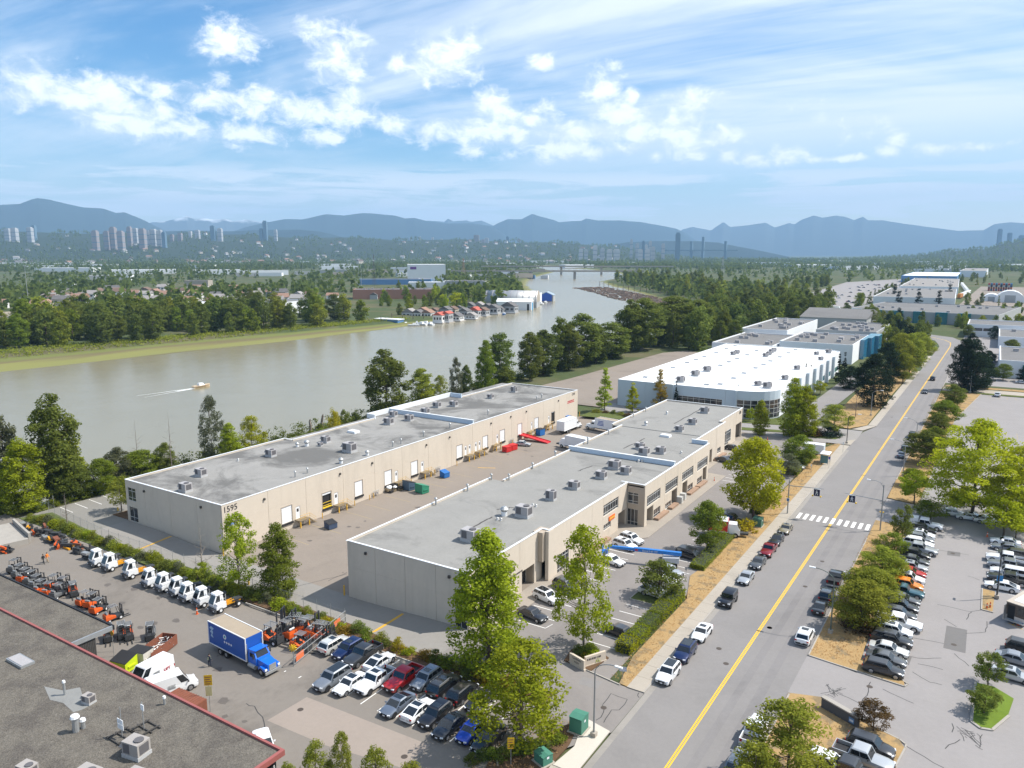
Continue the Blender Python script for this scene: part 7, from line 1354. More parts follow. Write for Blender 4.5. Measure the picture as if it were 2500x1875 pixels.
b3 = thing('boathouse','boathouse with bright blue gable end at the end of the docks','boathouse',(-436,766,WATER_Z),R(22)); part('wall', MB().box(-8,8,-9,9,0,7), M_greywall, b3, loc=(0,0,0)); part('roof', MB().add([(-8.5,-9.5,7),(8.5,-9.5,7),(8.5,9.5,7),(-8.5,9.5,7),(0,-9.5,11),(0,9.5,11)],[(0,4,5,3),(1,2,5,4),(0,1,4),(2,3,5),(3,2,1,0)]), mat('bluegrey_roof',(0.25,0.32,0.38),var=0.08), b3, loc=(0,0,0)); part('gable_front', MB().poly([(-6.5,-9.6,0.3),(6.5,-9.6,0.3),(6.5,-9.6,7.2),(0,-9.6,10.2),(-6.5,-9.6,7.2)]), mat('royal_blue',(0.02,0.09,0.42),rough=0.5,var=0.05), b3, loc=(0,0,0))
SB('boathouse','white flat-roofed hall between barrel shed and blue gable',-452,-425,712,740,11,M_whitewall,M_whiteroof,cat='boathouse',rz=R(20),z=WATER_Z)
for i in range(12):
 p = (-1000+i*28, 1395+i*9); SB('boathouse','%s boat shed in the marina below the bridges, %s from the left' % (['white','grey','blue'][i % 3], ORD[i]),p[0]-8,p[0]+8,p[1]-9,p[1]+9,7,[M_whitewall,M_greywall,MATS['blue_cladding']][i % 3],M_whiteroof,cat='boathouse',z=WATER_Z,rz=R(25),group='boat sheds below the bridges') if i < 7 else None
dk = thing('dock','long timber dock walk along the houseboats','dock',(-380,460,WATER_Z)); part('deck', MB().prism([(-405,446),(-372,462),(-372,500),(-380,560),(-400,620),(-402,620),(-383,560),(-375,500),(-375,463),(-405,448)], WATER_Z+0.3, WATER_Z+0.7), M_brownst, dk)
for i in range(22):
 t = i/21; x, y = np.interp(t,[0,.4,1],[-404,-376,-398]), np.interp(t,[0,.3,1],[444,500,640]); pl = thing('mooring_pile','dark timber mooring pile along the houseboats, %s from the left' % ORD[i],'pile',(x+3,y,WATER_Z-1),0,'mooring piles along the houseboats'); part('pile', MB().tube((0,0,0),(0,0,random.uniform(6,10)),0.28,0.25,6), M_bark, pl, loc=(0,0,0)); part('cap', MB().tube((0,0,10.0),(0,0,10.15),0.3,0.1,6), M_white, pl, loc=(0,0,-2.0)) if False else None
def logs():
 mb = MB(); g = random.Random(4); P = [(-569,1078),(-470,960),(-388,842),(-330,790),(-298,752),(-285,775),(-335,880),(-440,1010),(-540,1140)]
 n = 0
 while n < 900:
  x, y = g.uniform(-570,-285), g.uniform(750,1145)
  if not inpoly(x, y, P): continue
  n += 1; a = R(130)+g.gauss(0,0.22); l = g.uniform(6,13); d = Vector((math.cos(a), math.sin(a), 0))*l/2; r_ = g.uniform(0.5,0.9); mb.tube(Vector((x,y,WATER_Z+.15))-d, Vector((x,y,WATER_Z+.15))+d, r_, r_*.85, 6)
 stuff('log_boom', mb.mesh('log_boom'), mat('log_bark',(0.19,0.125,0.085),rough=0.95,var=0.35,scale=0.15), 'raft of brown floating logs moored off the wooded point')
 for i in range(14):
  t = i/13; x, y = -565+t*235, 1170-t*275; o = thing('boom_pile','tall dark pile behind the log boom, %s from the left' % ORD[i],'pile',(x,y,WATER_Z-1),0,'piles behind the log boom'); part('pile', MB().tube((0,0,0),(0,0,9),0.45,0.4,6), M_bark, o, loc=(0,0,0))
logs()
struct('marsh', MB().poly([(x,y,WATER_Z+0.35) for x,y in [(-300,760),(-262,800),(-300,905),(-420,1065),(-560,1235),(-655,1360),(-640,1380),(-545,1260),(-300,960),(-240,830),(-270,770)]]), mat('marsh_grass',(0.135,0.175,0.055),rough=0.95,var=0.2,scale=0.02))
SH = 4.6
for i,p in enumerate([(-168.01,149.54),(-166.95,152.23)]):
 t = thing('tree_stump','pale broken tree stump at the water behind the rear roof, %s one' % ('left' if i == 0 else 'right'),'stump',(-164,150+i*5.0,-0.5)); part('trunk', MB().tube((0,0,0),(0.3*(1-2*i),0,3.5),0.45,0.4,7).tube((0.3*(1-2*i),0,3.5),(0.1,0,SH+i*.5),0.4,0.32,7), M_barkp, t, loc=(0,0,0)); part('snapped_top', MB().tube((0.1,0,SH+i*.5),(0.2,0.1,SH+0.7+i*.5),0.32,0.1,5), M_bark, t, loc=(0,0,0))
for o in list(UNIT.values()) + list(VENT.values()): delete_tree(o)
# ---------------------------------------------------------------- foreground building with gravel roof
K0 = dict(loc=(0,0,0))
M_gravel = mat('roof_gravel', (0.135,0.122,0.103), rough=0.98, var=0.30, scale=0.35, col2=(0.098,0.088,0.077), lo=0.4, hi=0.65, bump=1.0, bscale=7.0, spec=0.1)
def gravel_speckle():
 nt = M_gravel.node_tree; L = nt.links.new; b = nt.nodes['Principled BSDF']; old = b.inputs['Base Color'].links[0].from_socket; g = nt.nodes.new('ShaderNodeNewGeometry')
 v = node(nt, 'ShaderNodeTexVoronoi', Scale=11.0); L(g.outputs['Position'], v.inputs['Vector']); mx = nt.nodes.new('ShaderNodeMix'); mx.data_type = 'RGBA'; mx.blend_type = 'MULTIPLY'; mx.inputs[0].default_value = 0.36
 sv = nt.nodes.new('ShaderNodeSeparateColor'); L(v.outputs['Color'], sv.inputs[0]); k = mth(nt, 'ADD', mth(nt, 'MULTIPLY', sv.outputs[0], 1.5), 0.35); cb = nt.nodes.new('ShaderNodeCombineColor'); [L(k, cb.inputs[i]) for i in range(3)]
 L(old, mx.inputs[6]); L(cb.outputs[0], mx.inputs[7]); L(mx.outputs[2], b.inputs['Base Color'])
gravel_speckle()
M_redtrim = mat('red_trim', (0.30,0.095,0.085), rough=0.6, var=0.12, scale=0.6)
M_slat = mat('dark_board', (0.06,0.055,0.05), rough=0.8, var=0.3, scale=1.5)
def gravel_building():
 t = thing('workshop', 'dark gravel-roofed workshop with red roof trim filling the bottom left corner', 'building', (-90, 30, 0)); z = 5.8
 part('roof', MB().box(-150,-52.9,-2,42.9,z-0.5,z), M_gravel, t); part('wall', MB().box(-149.8,-53.2,-1.8,42.6,0,z-0.51), M_slat, t)
 part('roof_trim', MB().box(-150,-52.55,42.9,43.15,z-0.35,z+0.22), M_redtrim, t); part('roof_trim', MB().box(-52.9,-52.55,-2,42.9,z-0.345,z+0.215), M_redtrim, t)
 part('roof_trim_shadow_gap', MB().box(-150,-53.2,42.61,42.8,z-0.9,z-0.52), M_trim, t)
 part('canopy_roof', MB().box(-150,-90.7,43.18,48.6,z-0.75,z-0.35), M_gravel, t); part('canopy_edge', MB().box(-150,-90.45,48.62,48.85,z-0.8,z-0.2), M_trim, t); part('canopy_edge', MB().box(-90.68,-90.45,43.2,48.6,z-0.8,z-0.22), M_steel, t)
 for i in range(16): part('board', MB().box(-90.8,-90.66,43.3+i*0.2,43.47+i*0.2,0.1,z-0.85), M_slat, t)
 part('window_bay', MB().box(-53.15,-52.9,30,42.2,1.5,z-0.9), M_glass, t); [part('mullion', MB().box(-53.1,-52.85,y,y+0.15,1.5,z-0.9), M_alu, t) for y in (32,34.5,37,39.5,42)]
 pp = [(-83.08,36.72),(-80.51,37.41),(-79.64,38.71),(-77.3,37.79),(-75.37,37.25),(-75.36,36.56),(-75.65,35.87),(-78.16,36.18),(-79.95,35.75)]
 part('roof_patch', MB().prism(pp, z-0.02, z+0.02), mat('roof_patch', (0.22,0.22,0.21), rough=0.9, var=0.15, scale=0.8, stain=0.3), t)
gravel_building()
ZR = 5.81
sk = thing('skylight','flat metal-framed skylight on the gravel roof','skylight',(*(-90.54,37.85),ZR)); part('frame', MB().box(-1.7,1.7,-0.75,0.75,0,0.3), M_steel, sk, **K0); part('pane', MB().box(-1.55,1.55,-0.6,0.6,0.3,0.34), M_hvac, sk, **K0)
u_ = make_unit('std')
for i,(p,s,lb) in enumerate([((-63.86,35.44),1.05,'big beige air unit near the antenna frames on the gravel roof'),((-63.34,30.66),1.1,'beige air unit at the bottom edge of the gravel roof, left one'),((-59.29,32.72),1.1,'beige air unit at the bottom edge of the gravel roof, right one'),((-69.31,28.49),0.8,'low pale unit at the bottom left of the gravel roof'),((-76.01,37.67),0.6,'small white unit beside the pale roof patch')]):
 o = copy_tree(u_); o.location = (*p, ZR); o.scale = (s,s,s); o.rotation_euler.z = R(10); tag(o, lb, 'air conditioner', 'air units on the gravel roof')
 for ch in o.children:
  if ch.name.startswith('cabinet'): ch.material_slots[0].link = 'OBJECT'; ch.material_slots[0].material = mat('beige_unit',(0.33,0.305,0.285),rough=0.7,var=0.12)
delete_tree(u_)
for i,(p,h,r_) in enumerate([((-72.21,34.31),1.5,0.3),((-72.15,34.98),0.8,0.2),((-79.56,37.08),1.4,0.12),((-69.02,41.68),0.7,0.12)]):
 t = thing('roof_vent','%s on the gravel roof' % ['thick pale capped vent pipe','short pale vent pipe beside the thick one','thin vent pipe on the pale roof patch','small white-capped vent near the red trim'][i],'vent',(*p,ZR)); part('pipe', MB().tube((0,0,0),(0,0,h),r_,r_,10), M_steel, t, **K0); part('cap', MB().tube((0,0,h),(0,0,h+0.25),r_*1.5,r_*1.2,10), M_white, t, **K0)
for i,p in enumerate([(-67.5,36.21),(-66.83,38.03)]):
 t = thing('antenna','%s antenna frame on the gravel roof' % ('panel' if i == 0 else 'mast'),'antenna',(*p,ZR)); part('mast', MB().tube((0,0,0),(0,0,3.2-i*0.2),0.05,0.04,6), M_steel, t, **K0); b = MB(); [b.box(-1.2,1.2,y,y+0.12,0,0.15) for y in (-0.9,0,0.9)]; [b.box(x,x+0.12,-1,1.1,0.15,0.25) for x in (-0.9,0.8)]; part('ballast_frame', b, M_slat, t, **K0)
 if i == 0:
  for k in range(4): part('panel', MB().box(-0.5+0.5*(k%2),-0.05+0.5*(k%2),-0.1,-0.05,0.9+0.55*(k//2),1.4+0.55*(k//2)), M_white, t, **K0)
 else: part('panel', MB().box(-0.1,0.4,-0.12,-0.06,2.2,2.8), M_white, t, **K0)
# ---------------------------------------------------------------- yard vehicles
M_orange = mat('machine_orange', (0.66,0.105,0.015), rough=0.5, var=0.06, scale=2)
M_amber = mat('frame_amber', (0.66,0.30,0.015), rough=0.5, var=0.08, scale=2)
M_mgrey = mat('machine_dark', (0.045,0.047,0.05), rough=0.6, var=0.15, scale=3)
M_cabw = mat('cab_white', (0.74,0.75,0.76), rough=0.4, var=0.04, coat=0.3)
M_rust = mat('rusty_steel', (0.20,0.07,0.04), rough=0.85, var=0.35, scale=1.5)
def wheel(parent, x, y, r, w_, rim=None):
 o = link('wheel', shade(MB().tube((-w_/2,0,0),(w_/2,0,0),r,r,14).mesh('wheel')), M_tyre, parent, (x,y,r)); link('rim', MB().tube((-w_/2-.01,0,0),(w_/2+.01,0,0),r*0.5,r*0.5,10).mesh('rim'), rim or M_cabw, o)
def tractor(frame):
 t = thing('yard_tractor','x','truck')      # nose towards -y
 part('chassis', MB().box(-0.45,0.45,-1.4,3.6,0.65,0.95), frame, t, **K0); part('rear_deck', MB().box(-0.55,0.55,2.0,3.9,0.96,1.12), M_mgrey, t, **K0); part('fifth_wheel', MB().tube((0,2.8,1.13),(0,2.8,1.25),0.5,0.45,12), M_mgrey, t, **K0)
 part('lift_arm', MB().box(-0.4,-0.25,0.6,2.4,0.97,1.2).box(0.25,0.4,0.6,2.4,0.97,1.2), frame, t, **K0)
 part('front_bumper', MB().box(-1.15,1.15,-1.75,-1.35,0.45,0.95), M_mgrey, t, **K0); part('lower_body', MB().box(-1.15,1.15,-1.34,0.5,0.75,1.30), M_cabw, t, **K0)
 cab = MB().loft([[(-1.15,-1.45,1.31),(0.35,-1.45,1.31),(0.35,0.45,1.31),(-1.15,0.45,1.31)],[(-1.15,-1.3,1.9),(0.35,-1.3,1.9),(0.35,0.45,1.9),(-1.15,0.45,1.9)],[(-1.08,-0.75,2.95),(0.28,-0.75,2.95),(0.28,0.42,2.95),(-1.08,0.42,2.95)]]); part('cab', cab, M_cabw, t, **K0)
 part('cab_roof', MB().loft([[(-1.2,-0.95,2.96),(0.4,-0.95,2.96),(0.4,0.52,2.96),(-1.2,0.52,2.96)],[(-1.1,-0.8,3.15),(0.3,-0.8,3.15),(0.3,0.45,3.15),(-1.1,0.45,3.15)]]), M_cabw, t, **K0)
 link('windshield', panel(((0.35,-1.3,1.9),(-1.15,-1.3,1.9),(-1.08,-0.75,2.95),(0.28,-0.75,2.95)),.07,.07,-.3,.06,0.012).mesh('windshield'), M_cglass, t)
 for sx in (1,-1): x = 0.36 if sx > 0 else -1.16; a = MB().poly([(x+sx*.012,-1.1,1.75),(x+sx*.012,-0.1,1.75),(x-sx*.05,-0.15,2.75),(x-sx*.05,-0.65,2.75)][::sx]); link('side_window', a.mesh('side_window'), M_cglass, t)
 part('engine_cover', MB().box(0.42,1.12,-1.2,0.45,1.31,1.75), M_cabw, t, **K0); part('exhaust', MB().tube((0.8,0.6,1.0),(0.8,0.6,2.9),0.08,0.08,8), M_steel, t, **K0)
 for sx in (1,-1): wheel(t, sx*1.0, -0.55, 0.5, 0.3); wheel(t, sx*0.95, 2.75, 0.5, 0.55); part('headlight', MB().box(sx*0.85-.15,sx*0.85+.15,-1.78,-1.74,0.62,0.82), M_head, t, **K0)
 return t
TR = [tractor(M_amber), tractor(M_mgrey)]
for i,x in enumerate([-123.9,-120.3,-114.6,-108.9,-105.5,-102.2,-99.2,-96.0,-92.5]):
 o = copy_tree(TR[0 if i in (1,2,8) else 1]); o.location = (x, 65.4+0.15*(i % 3), 0.007); o.scale = (.88,.88,.88); o.rotation_euler.z = R(random.uniform(-5,5)-6); tag(o, 'white cab yard tractor, %s from the left along the fence%s' % (ORD[i], ', amber frame' if i in (1,2,8) else ''), 'truck', 'white yard tractors along the fence')
for o in TR: delete_tree(o)
def forklift(mastup, cwm=None):
 t = thing('forklift','x','forklift')       # forks towards -y
 part('body', MB().loft([[(-0.55,-0.7,0.35),(0.55,-0.7,0.35),(0.6,1.25,0.35),(-0.6,1.25,0.35)],[(-0.58,-0.7,0.75),(0.58,-0.7,0.75),(0.62,1.35,0.75),(-0.62,1.35,0.75)]]), M_mgrey, t, **K0)
 cw = MB().loft([[(-0.62,0.1,0.5),(0.62,0.1,0.5),(0.62,1.45,0.4),(-0.62,1.45,0.4)],[(-0.62,0.1,0.78),(0.62,0.1,0.78),(0.62,1.5,0.85),(-0.62,1.5,0.85)],[(-0.55,0.75,1.05),(0.55,0.75,1.05),(0.55,1.45,1.15),(-0.55,1.45,1.15)]]); part('counterweight', cw, cwm or M_orange, t, **K0)
 part('seat', MB().box(-0.28,0.28,0.15,0.65,0.8,1.0).box(-0.28,0.28,0.6,0.72,1.0,1.5), M_trim, t, **K0); part('gas_bottle', MB().tube((-0.35,1.15,1.3),(0.35,1.15,1.3),0.16,0.16,10), M_steel, t, **K0)
 [part('guard_post', MB().tube((sx*0.5,a,b),(sx*0.45,c_,2.1),0.04,0.04,5), M_mgrey, t, **K0) for sx in (1,-1) for a,b,c_ in ((-.55,.75,-.25),(.85,1.1,.75))]
 r_ = MB(); [r_.box(-0.5,0.5,-0.3+i*0.18,-0.25+i*0.18,2.1,2.15) for i in range(7)]; r_.box(-0.5,-0.44,-0.3,0.85,2.151,2.2); r_.box(0.44,0.5,-0.3,0.85,2.151,2.2); part('overhead_guard', r_, M_steel, t, **K0)
 m_ = MB(); [m_.box(x-0.06,x+0.06,-0.95,-0.8,0.15,2.1+mastup) for x in (-0.32,0.32)]; [m_.box(-0.26,0.26,-0.93,-0.85,z,z+0.1) for z in (0.5,1.2,1.95+mastup)]; part('mast', m_, M_mgrey, t, **K0)
 part('fork_carriage', MB().box(-0.5,0.5,-1.05,-0.97,0.25,0.95), M_mgrey, t, **K0); [part('fork', MB().box(x-0.06,x+0.06,-2.05,-1.05,0.08,0.14), M_mgrey, t, **K0) for x in (-0.28,0.28)]
 for sx in (1,-1): wheel(t, sx*0.5, -0.55, 0.33, 0.25, M_cabw); wheel(t, sx*0.48, 1.0, 0.26, 0.2, M_cabw)
 return t
FK = [forklift(0.0), forklift(0.9), forklift(0.0, mat('machine_grey',(0.13,0.135,0.14),rough=0.6,var=0.12,scale=2))]
fl = [((-130.14,56.13),200),((-127.71,55.74),195),((-125.91,55.75),200),((-123.48,55.44),205),((-121.01,54.85),200),((-121.25,56.85),190),((-119.09,57.13),200),((-115.76,56.77),60),((-111.16,56.29),190),((-109.76,56.52),200),((-107.04,55.98),200),((-102.9,55.82),170),((-96.92,53.25),60),((-95.93,53.6),60),((-93.42,55.19),60),((-97.79,51.88),60),((-119.1,55),200),((-117.19,55.51),200),((-133.11,56.63),200)]
fl.sort(key=lambda q: leftness(q[0]))
for i,(p,a) in enumerate(fl):
 o = copy_tree(FK[2 if i in (0,1,3,4,8,9,16,18) else (i % 5 == 4)]); o.location = (*p, 0.007); o.rotation_euler.z = R(a+random.uniform(-8,8)); tag(o, '%s forklift in the left yard row, %s from the left edge' % ('dark grey' if i in (0,1,3,4,8,9,16,18) else 'orange', ORD[min(i, 18)]), 'forklift', 'forklifts in the left yard row')
fl2 = [((-78.23,63.4),95,1.25),((-78.16,65.29),-90,1.2),((-77.87,66.42),-60,1.35),((-76.57,66.77),-80,1.25),((-75.41,67.5),100,1.25),((-73.38,67.39),110,1.2),((-73.46,64.18),100,1.1),((-72.64,67.85),95,1.1)]
for i,(p,a,s) in enumerate(fl2):
 o = copy_tree(FK[1 if i in (1,2,3,4) else 0]); o.location = (*p, 0.007); o.scale = (s,s,s); o.rotation_euler.z = R(a); tag(o, '%s forklift in the cluster by the sliding gate, %s from the blue truck' % ('tall-masted' if i in (1,2,3,4) else 'orange', ORD[i]), 'forklift', 'forklifts by the sliding gate')
for o in FK: delete_tree(o)
def box_truck(p, rz, boxm, cabm, label, L_=7.5, h_=2.7, logo=None, z=0.0, conv=True):
 t = thing('box_truck', label, 'truck', (*p, z+0.007), rz)       # nose towards +y
 part('chassis', MB().box(-0.5,0.5,-L_+0.2,3.6,0.6,0.95), M_mgrey, t, **K0); part('cargo_box', MB().box(-1.25,1.25,-L_,-0.02,1.12,1.12+h_), boxm, t, **K0)
 fr = MB(); [fr.box(sx*1.25-.05,sx*1.25+.05,y-.06,y+.06,1.08,1.16+h_) for sx in (1,-1) for y in (-L_,-0.02)]; [fr.box(sx*1.25-.06,sx*1.25+.06,-L_,0,z_,z_+.1) for sx in (1,-1) for z_ in (1.06,1.1+h_)]; part('box_frame', fr, M_white, t, **K0)
 part('box_roof', MB().box(-1.18,1.18,-L_+.07,-0.1,1.121+h_,1.15+h_), mat('dusty_roof',(0.33,0.27,0.20),rough=0.9,var=0.12,scale=0.7) if logo else M_white, t, **K0); part('rear_door', MB().box(-1.15,1.15,-L_-.04,-L_-.002,1.2,1.05+h_), M_white, t, **K0)
 if conv:
  part('cab', MB().loft([[(-1.05,0.1,0.95),(1.05,0.1,0.95),(1.05,1.75,0.95),(-1.05,1.75,0.95)],[(-1.05,0.1,1.9),(1.05,0.1,1.9),(1.05,1.75,1.9),(-1.05,1.75,1.9)],[(-0.95,0.1,2.75),(0.95,0.1,2.75),(0.9,1.15,2.75),(-0.9,1.15,2.75)]]), cabm, t, **K0)
  part('hood', MB().loft([[(-0.85,1.76,0.75),(0.85,1.76,0.75),(0.85,1.76,1.85),(-0.85,1.76,1.85)],[(-0.7,3.6,0.75),(0.7,3.6,0.75),(0.65,3.6,1.55),(-0.65,3.6,1.55)]]), cabm, t, **K0)
  for sx in (1,-1): part('fender', MB().loft([[(sx*0.72-.42,2.2,0.7),(sx*0.72+.42,2.2,0.7),(sx*0.72+.42,2.2,1.0),(sx*0.72-.42,2.2,1.0)],[(sx*0.72-.42,2.6,0.9),(sx*0.72+.42,2.6,0.9),(sx*0.72+.42,2.6,1.25),(sx*0.72-.42,2.6,1.25)],[(sx*0.72-.42,3.5,0.75),(sx*0.72+.42,3.5,0.75),(sx*0.72+.42,3.5,1.1),(sx*0.72-.42,3.5,1.1)]]), cabm, t, **K0); part('fuel_tank', MB().tube((sx*1.05,0.3,0.75),(sx*1.05,1.6,0.75),0.3,0.3,10), M_steel, t, **K0); part('exhaust_stack', MB().tube((sx*1.15,-0.0,1.0),(sx*1.15,0.0,3.4),0.08,0.08,8), M_steel, t, **K0); part('headlight', MB().box(sx*0.95-.15,sx*.95+.15,3.5,3.62,0.85,1.1), M_head, t, **K0); part('mirror', MB().box(sx*1.25-.05,sx*1.25+.05,1.4,1.6,1.9,2.5), M_mgrey, t, **K0); part('side_window', MB().box(sx*1.03-.03,sx*1.03+.03,0.5,1.4,1.9,2.4), M_cglass, t, **K0)
  part('grille', MB().box(-0.5,0.5,3.61,3.66,0.8,1.5), M_steel, t, **K0); part('bumper', MB().box(-1.15,1.15,3.62,3.8,0.4,0.72), M_steel, t, **K0)
  link('windshield', panel(((0.95,1.75,1.9),(-0.95,1.75,1.9),(-0.9,1.15,2.75),(0.9,1.15,2.75)),.06,.06,.04,.08,-0.012).mesh('windshield'), M_cglass, t); part('visor', MB().box(-0.95,0.95,1.15,1.5,2.76,2.85), cabm, t, **K0)
  ws = (2.75,-L_*0.55,-L_*0.55-1.3)
 else:
  part('cab', MB().loft([[(-1.05,0.1,0.6),(1.05,0.1,0.6),(1.05,2.1,0.6),(-1.05,2.1,0.6)],[(-1.05,0.1,1.6),(1.05,0.1,1.6),(1.05,2.1,1.5),(-1.05,2.1,1.5)],[(-0.95,0.1,2.6),(0.95,0.1,2.6),(0.9,1.5,2.6),(-0.9,1.5,2.6)]]), cabm, t, **K0); link('windshield', panel(((1.05,2.1,1.5),(-1.05,2.1,1.5),(-0.9,1.5,2.6),(0.9,1.5,2.6)),.06,.06,.06,.08,-0.012).mesh('windshield'), M_cglass, t); ws = (1.3,-L_*0.62)
 for y in ws:
  for sx in (1,-1): wheel(t, sx*(1.0 if y > 0 else 0.98), y, 0.5, 0.3 if y > 0 else 0.5, M_steel)
 if logo == 'blue':
  part('emblem', MB().tube((1.252,-L_*.55,3.0),(1.262,-L_*.55,3.0),0.34,0.34,18), M_white, t, **K0); part('emblem_mark', MB().tube((1.263,-L_*.55,3.02),(1.268,-L_*.55,3.02),0.18,0.18,14), mat('emblem_teal',(0.05,0.35,0.4),var=0.0), t, **K0)
  for i in range(4): y = -L_*.42-i*0.48+0.3; part('diamond_mark', MB().poly([(1.262,y-.19,2.3),(1.262,y,2.11),(1.262,y+.19,2.3),(1.262,y,2.49)]), M_white, t, **K0)
  for i in range(3): part('feather_mark', MB().poly([(1.26,-L_+.25+i*.12,3.3-i*.55),(1.26,-L_+.9+i*.1,3.05-i*.5),(1.26,-L_+1.3-i*.2,3.45-i*.5),(1.26,-L_+.7,3.62-i*.5)]), mat('pale_blue_print',(0.35,0.5,0.65),var=0.0), t, **K0)
 if logo == 'globe':
  for i in range(4): part('logo_stripe', MB().box(-1.262,-1.252,-3.2+i*.05,-0.9-i*.1,1.9+i*.4,2.1+i*.4), mat('logo_blue',(0.02,0.08,0.35),var=0.0), t, **K0)
 return t
M_boxblue = mat('box_blue', (0.012,0.085,0.36), rough=0.45, var=0.05, scale=0.8); M_cabblue = mat('cab_blue', (0.008,0.13,0.62), rough=0.3, var=0.0, coat=0.6)
box_truck((-75.7,58.3), R(-94), M_boxblue, M_cabblue, 'blue box truck with long-nosed blue cab parked in the yard', 8.2, 3.0, 'blue')
box_truck(((-104.82,195.23)[0]+0.2,(-104.82,195.23)[1]+5.0), 0, M_white, M_cabw, 'white box truck seen from behind on the loading court', 8.0, 2.8, z=-0.75, conv=True)
box_truck((-97.67,202.62), R(80), M_white, M_cabw, 'white box truck with blue striped logo behind the front roof', 8.5, 2.8, 'globe', z=-0.6)
box_truck(((-94.18,179.05)[0]-1.0,(-94.18,179.05)[1]), R(80), M_white, M_cabw, 'white box truck half hidden behind the front roof parapet', 7.0, 2.6, z=-0.6, conv=False)
box_truck((-38.05,135.68), R(-75), mat('van_red',(0.62,0.03,0.02),rough=0.4,var=0.05), M_cabw, 'red box van beside the small round tree', 3.6, 2.0, conv=False)
# lettering on the vans
for o in list(C.objects):
 if o.name.startswith('panel_van'):
  rd = MATS['sign_red']
  for sx in (1,-1):
   text_part('LIFT', 0.5, rd, None, (0,0,0), (R(90),0,R(90)*sx), name='lettering').parent = o; C.objects[-1]
   l = [c for c in o.children if c.name.startswith('lettering')][-1]; l.location = (sx*1.035, -1.7, 1.15)
   q = MB(); g = random.Random(4); [q.box(min(sx*1.032,sx*1.04),max(sx*1.032,sx*1.04),-0.7+k*.01,0.25-g.random()*.3,1.0+k*.14,1.07+k*.14) for k in range(4)]; st = part('print_marks', q, M_steel, o, **K0); st['kind'] = 'stuff'
# ---------------------------------------------------------------- bins, skips and scrap
def dumpster(p, rz, w_, d_, h_, m_, label, slope=True, lid=None, z=0.0, group='bins on the loading court', name='dumpster'):
 t = thing(name, label, 'dumpster', (*p, z+0.007), rz, group); a, b = w_/2, d_/2; hb = h_*(0.72 if slope else 1.0)
 T = 0.06; part('bin', MB().add([(-a,-b,0.12),(a,-b,0.12),(a,b,0.12),(-a,b,0.12),(-a,-b,hb),(a,-b,hb),(a,b,h_),(-a,b,h_)],[(3,2,1,0),(0,1,5,4),(1,2,6,5),(2,3,7,6),(3,0,4,7)]), m_, t, **K0)
 part('lid', MB().add([(-a-.04,-b-.04,hb+.01),(a+.04,-b-.04,hb+.01),(a+.04,b+.04,h_+.02),(-a-.04,b+.04,h_+.02),(-a-.04,-b-.04,hb+.07),(a+.04,-b-.04,hb+.07),(a+.04,b+.04,h_+.08),(-a-.04,b+.04,h_+.08)],[(3,2,1,0),(4,5,6,7),(0,1,5,4),(1,2,6,5),(2,3,7,6),(3,0,4,7)]), lid or M_black, t, **K0)
 for sx in (1,-1): part('lifting_pocket', MB().box(sx*a-(0 if sx > 0 else .12),sx*a+(.12 if sx > 0 else 0),-b*.6,b*.6,h_*.35,h_*.48), m_, t, **K0)
 part('rim', MB().box(-a-.03,a+.03,-b-.05,-b+.0,hb-.1,hb), m_, t, **K0); return t
bc = {n: mat('bin_'+n, c, rough=0.6, var=0.12, scale=1.5) for n, c in (('navy',(0.05,0.075,0.13)),('slate',(0.06,0.10,0.15)),('green',(0.03,0.22,0.13)),('blue',(0.02,0.13,0.38)),('red',(0.52,0.02,0.02)),('lime',(0.50,0.62,0.01)),('whiteb',(0.58,0.56,0.50)))}
ZC = -0.75
dumpster((-105.1,100.29),R(80),1.9,1.7,1.5,bc['navy'],'navy bin standing alone on the loading court',z=ZC)
dumpster((-108.12,127.44),R(170),2.3,2.0,2.2,bc['slate'],'dark blue slant-topped bin by the dock stairs',z=ZC)
dumpster((-104.27,127.3),R(170),2.5,2.0,2.1,bc['green'],'green slant-topped bin on the loading court',z=ZC,lid=bc['green'])
dumpster((-107.09,139.35),R(80),1.7,1.7,1.7,bc['blue'],'bright blue bin below the fourth dock door',z=ZC,lid=bc['blue'])
dumpster((-107.32,167.21),R(80),2.1,1.7,1.5,bc['red'],'red bin on the loading court, nearer of two',False,bc['red'],ZC)
dumpster((-107.09,169.73),R(80),2.1,1.7,1.5,bc['red'],'red bin on the loading court, farther of two',False,bc['red'],ZC)
dumpster((-109.26,188.36),R(80),2.2,1.8,1.9,bc['blue'],'blue bin beside the red ramp',False,z=ZC)
dumpster((-111.09,208.82),R(80),1.8,1.6,1.8,bc['navy'],'dark blue bin at the far end of the loading court',False,bc['blue'],ZC)
dumpster((-88.98,48.81),R(12),2.5,1.9,1.9,bc['lime'],'lime green bin with black lids behind the gravel roof',group='bins behind the gravel roof')
dumpster((-88.9,51.01),R(15),2.5,1.7,1.7,bc['whiteb'],'rust-streaked white bin behind the gravel roof',False,M_black,group='bins behind the gravel roof')
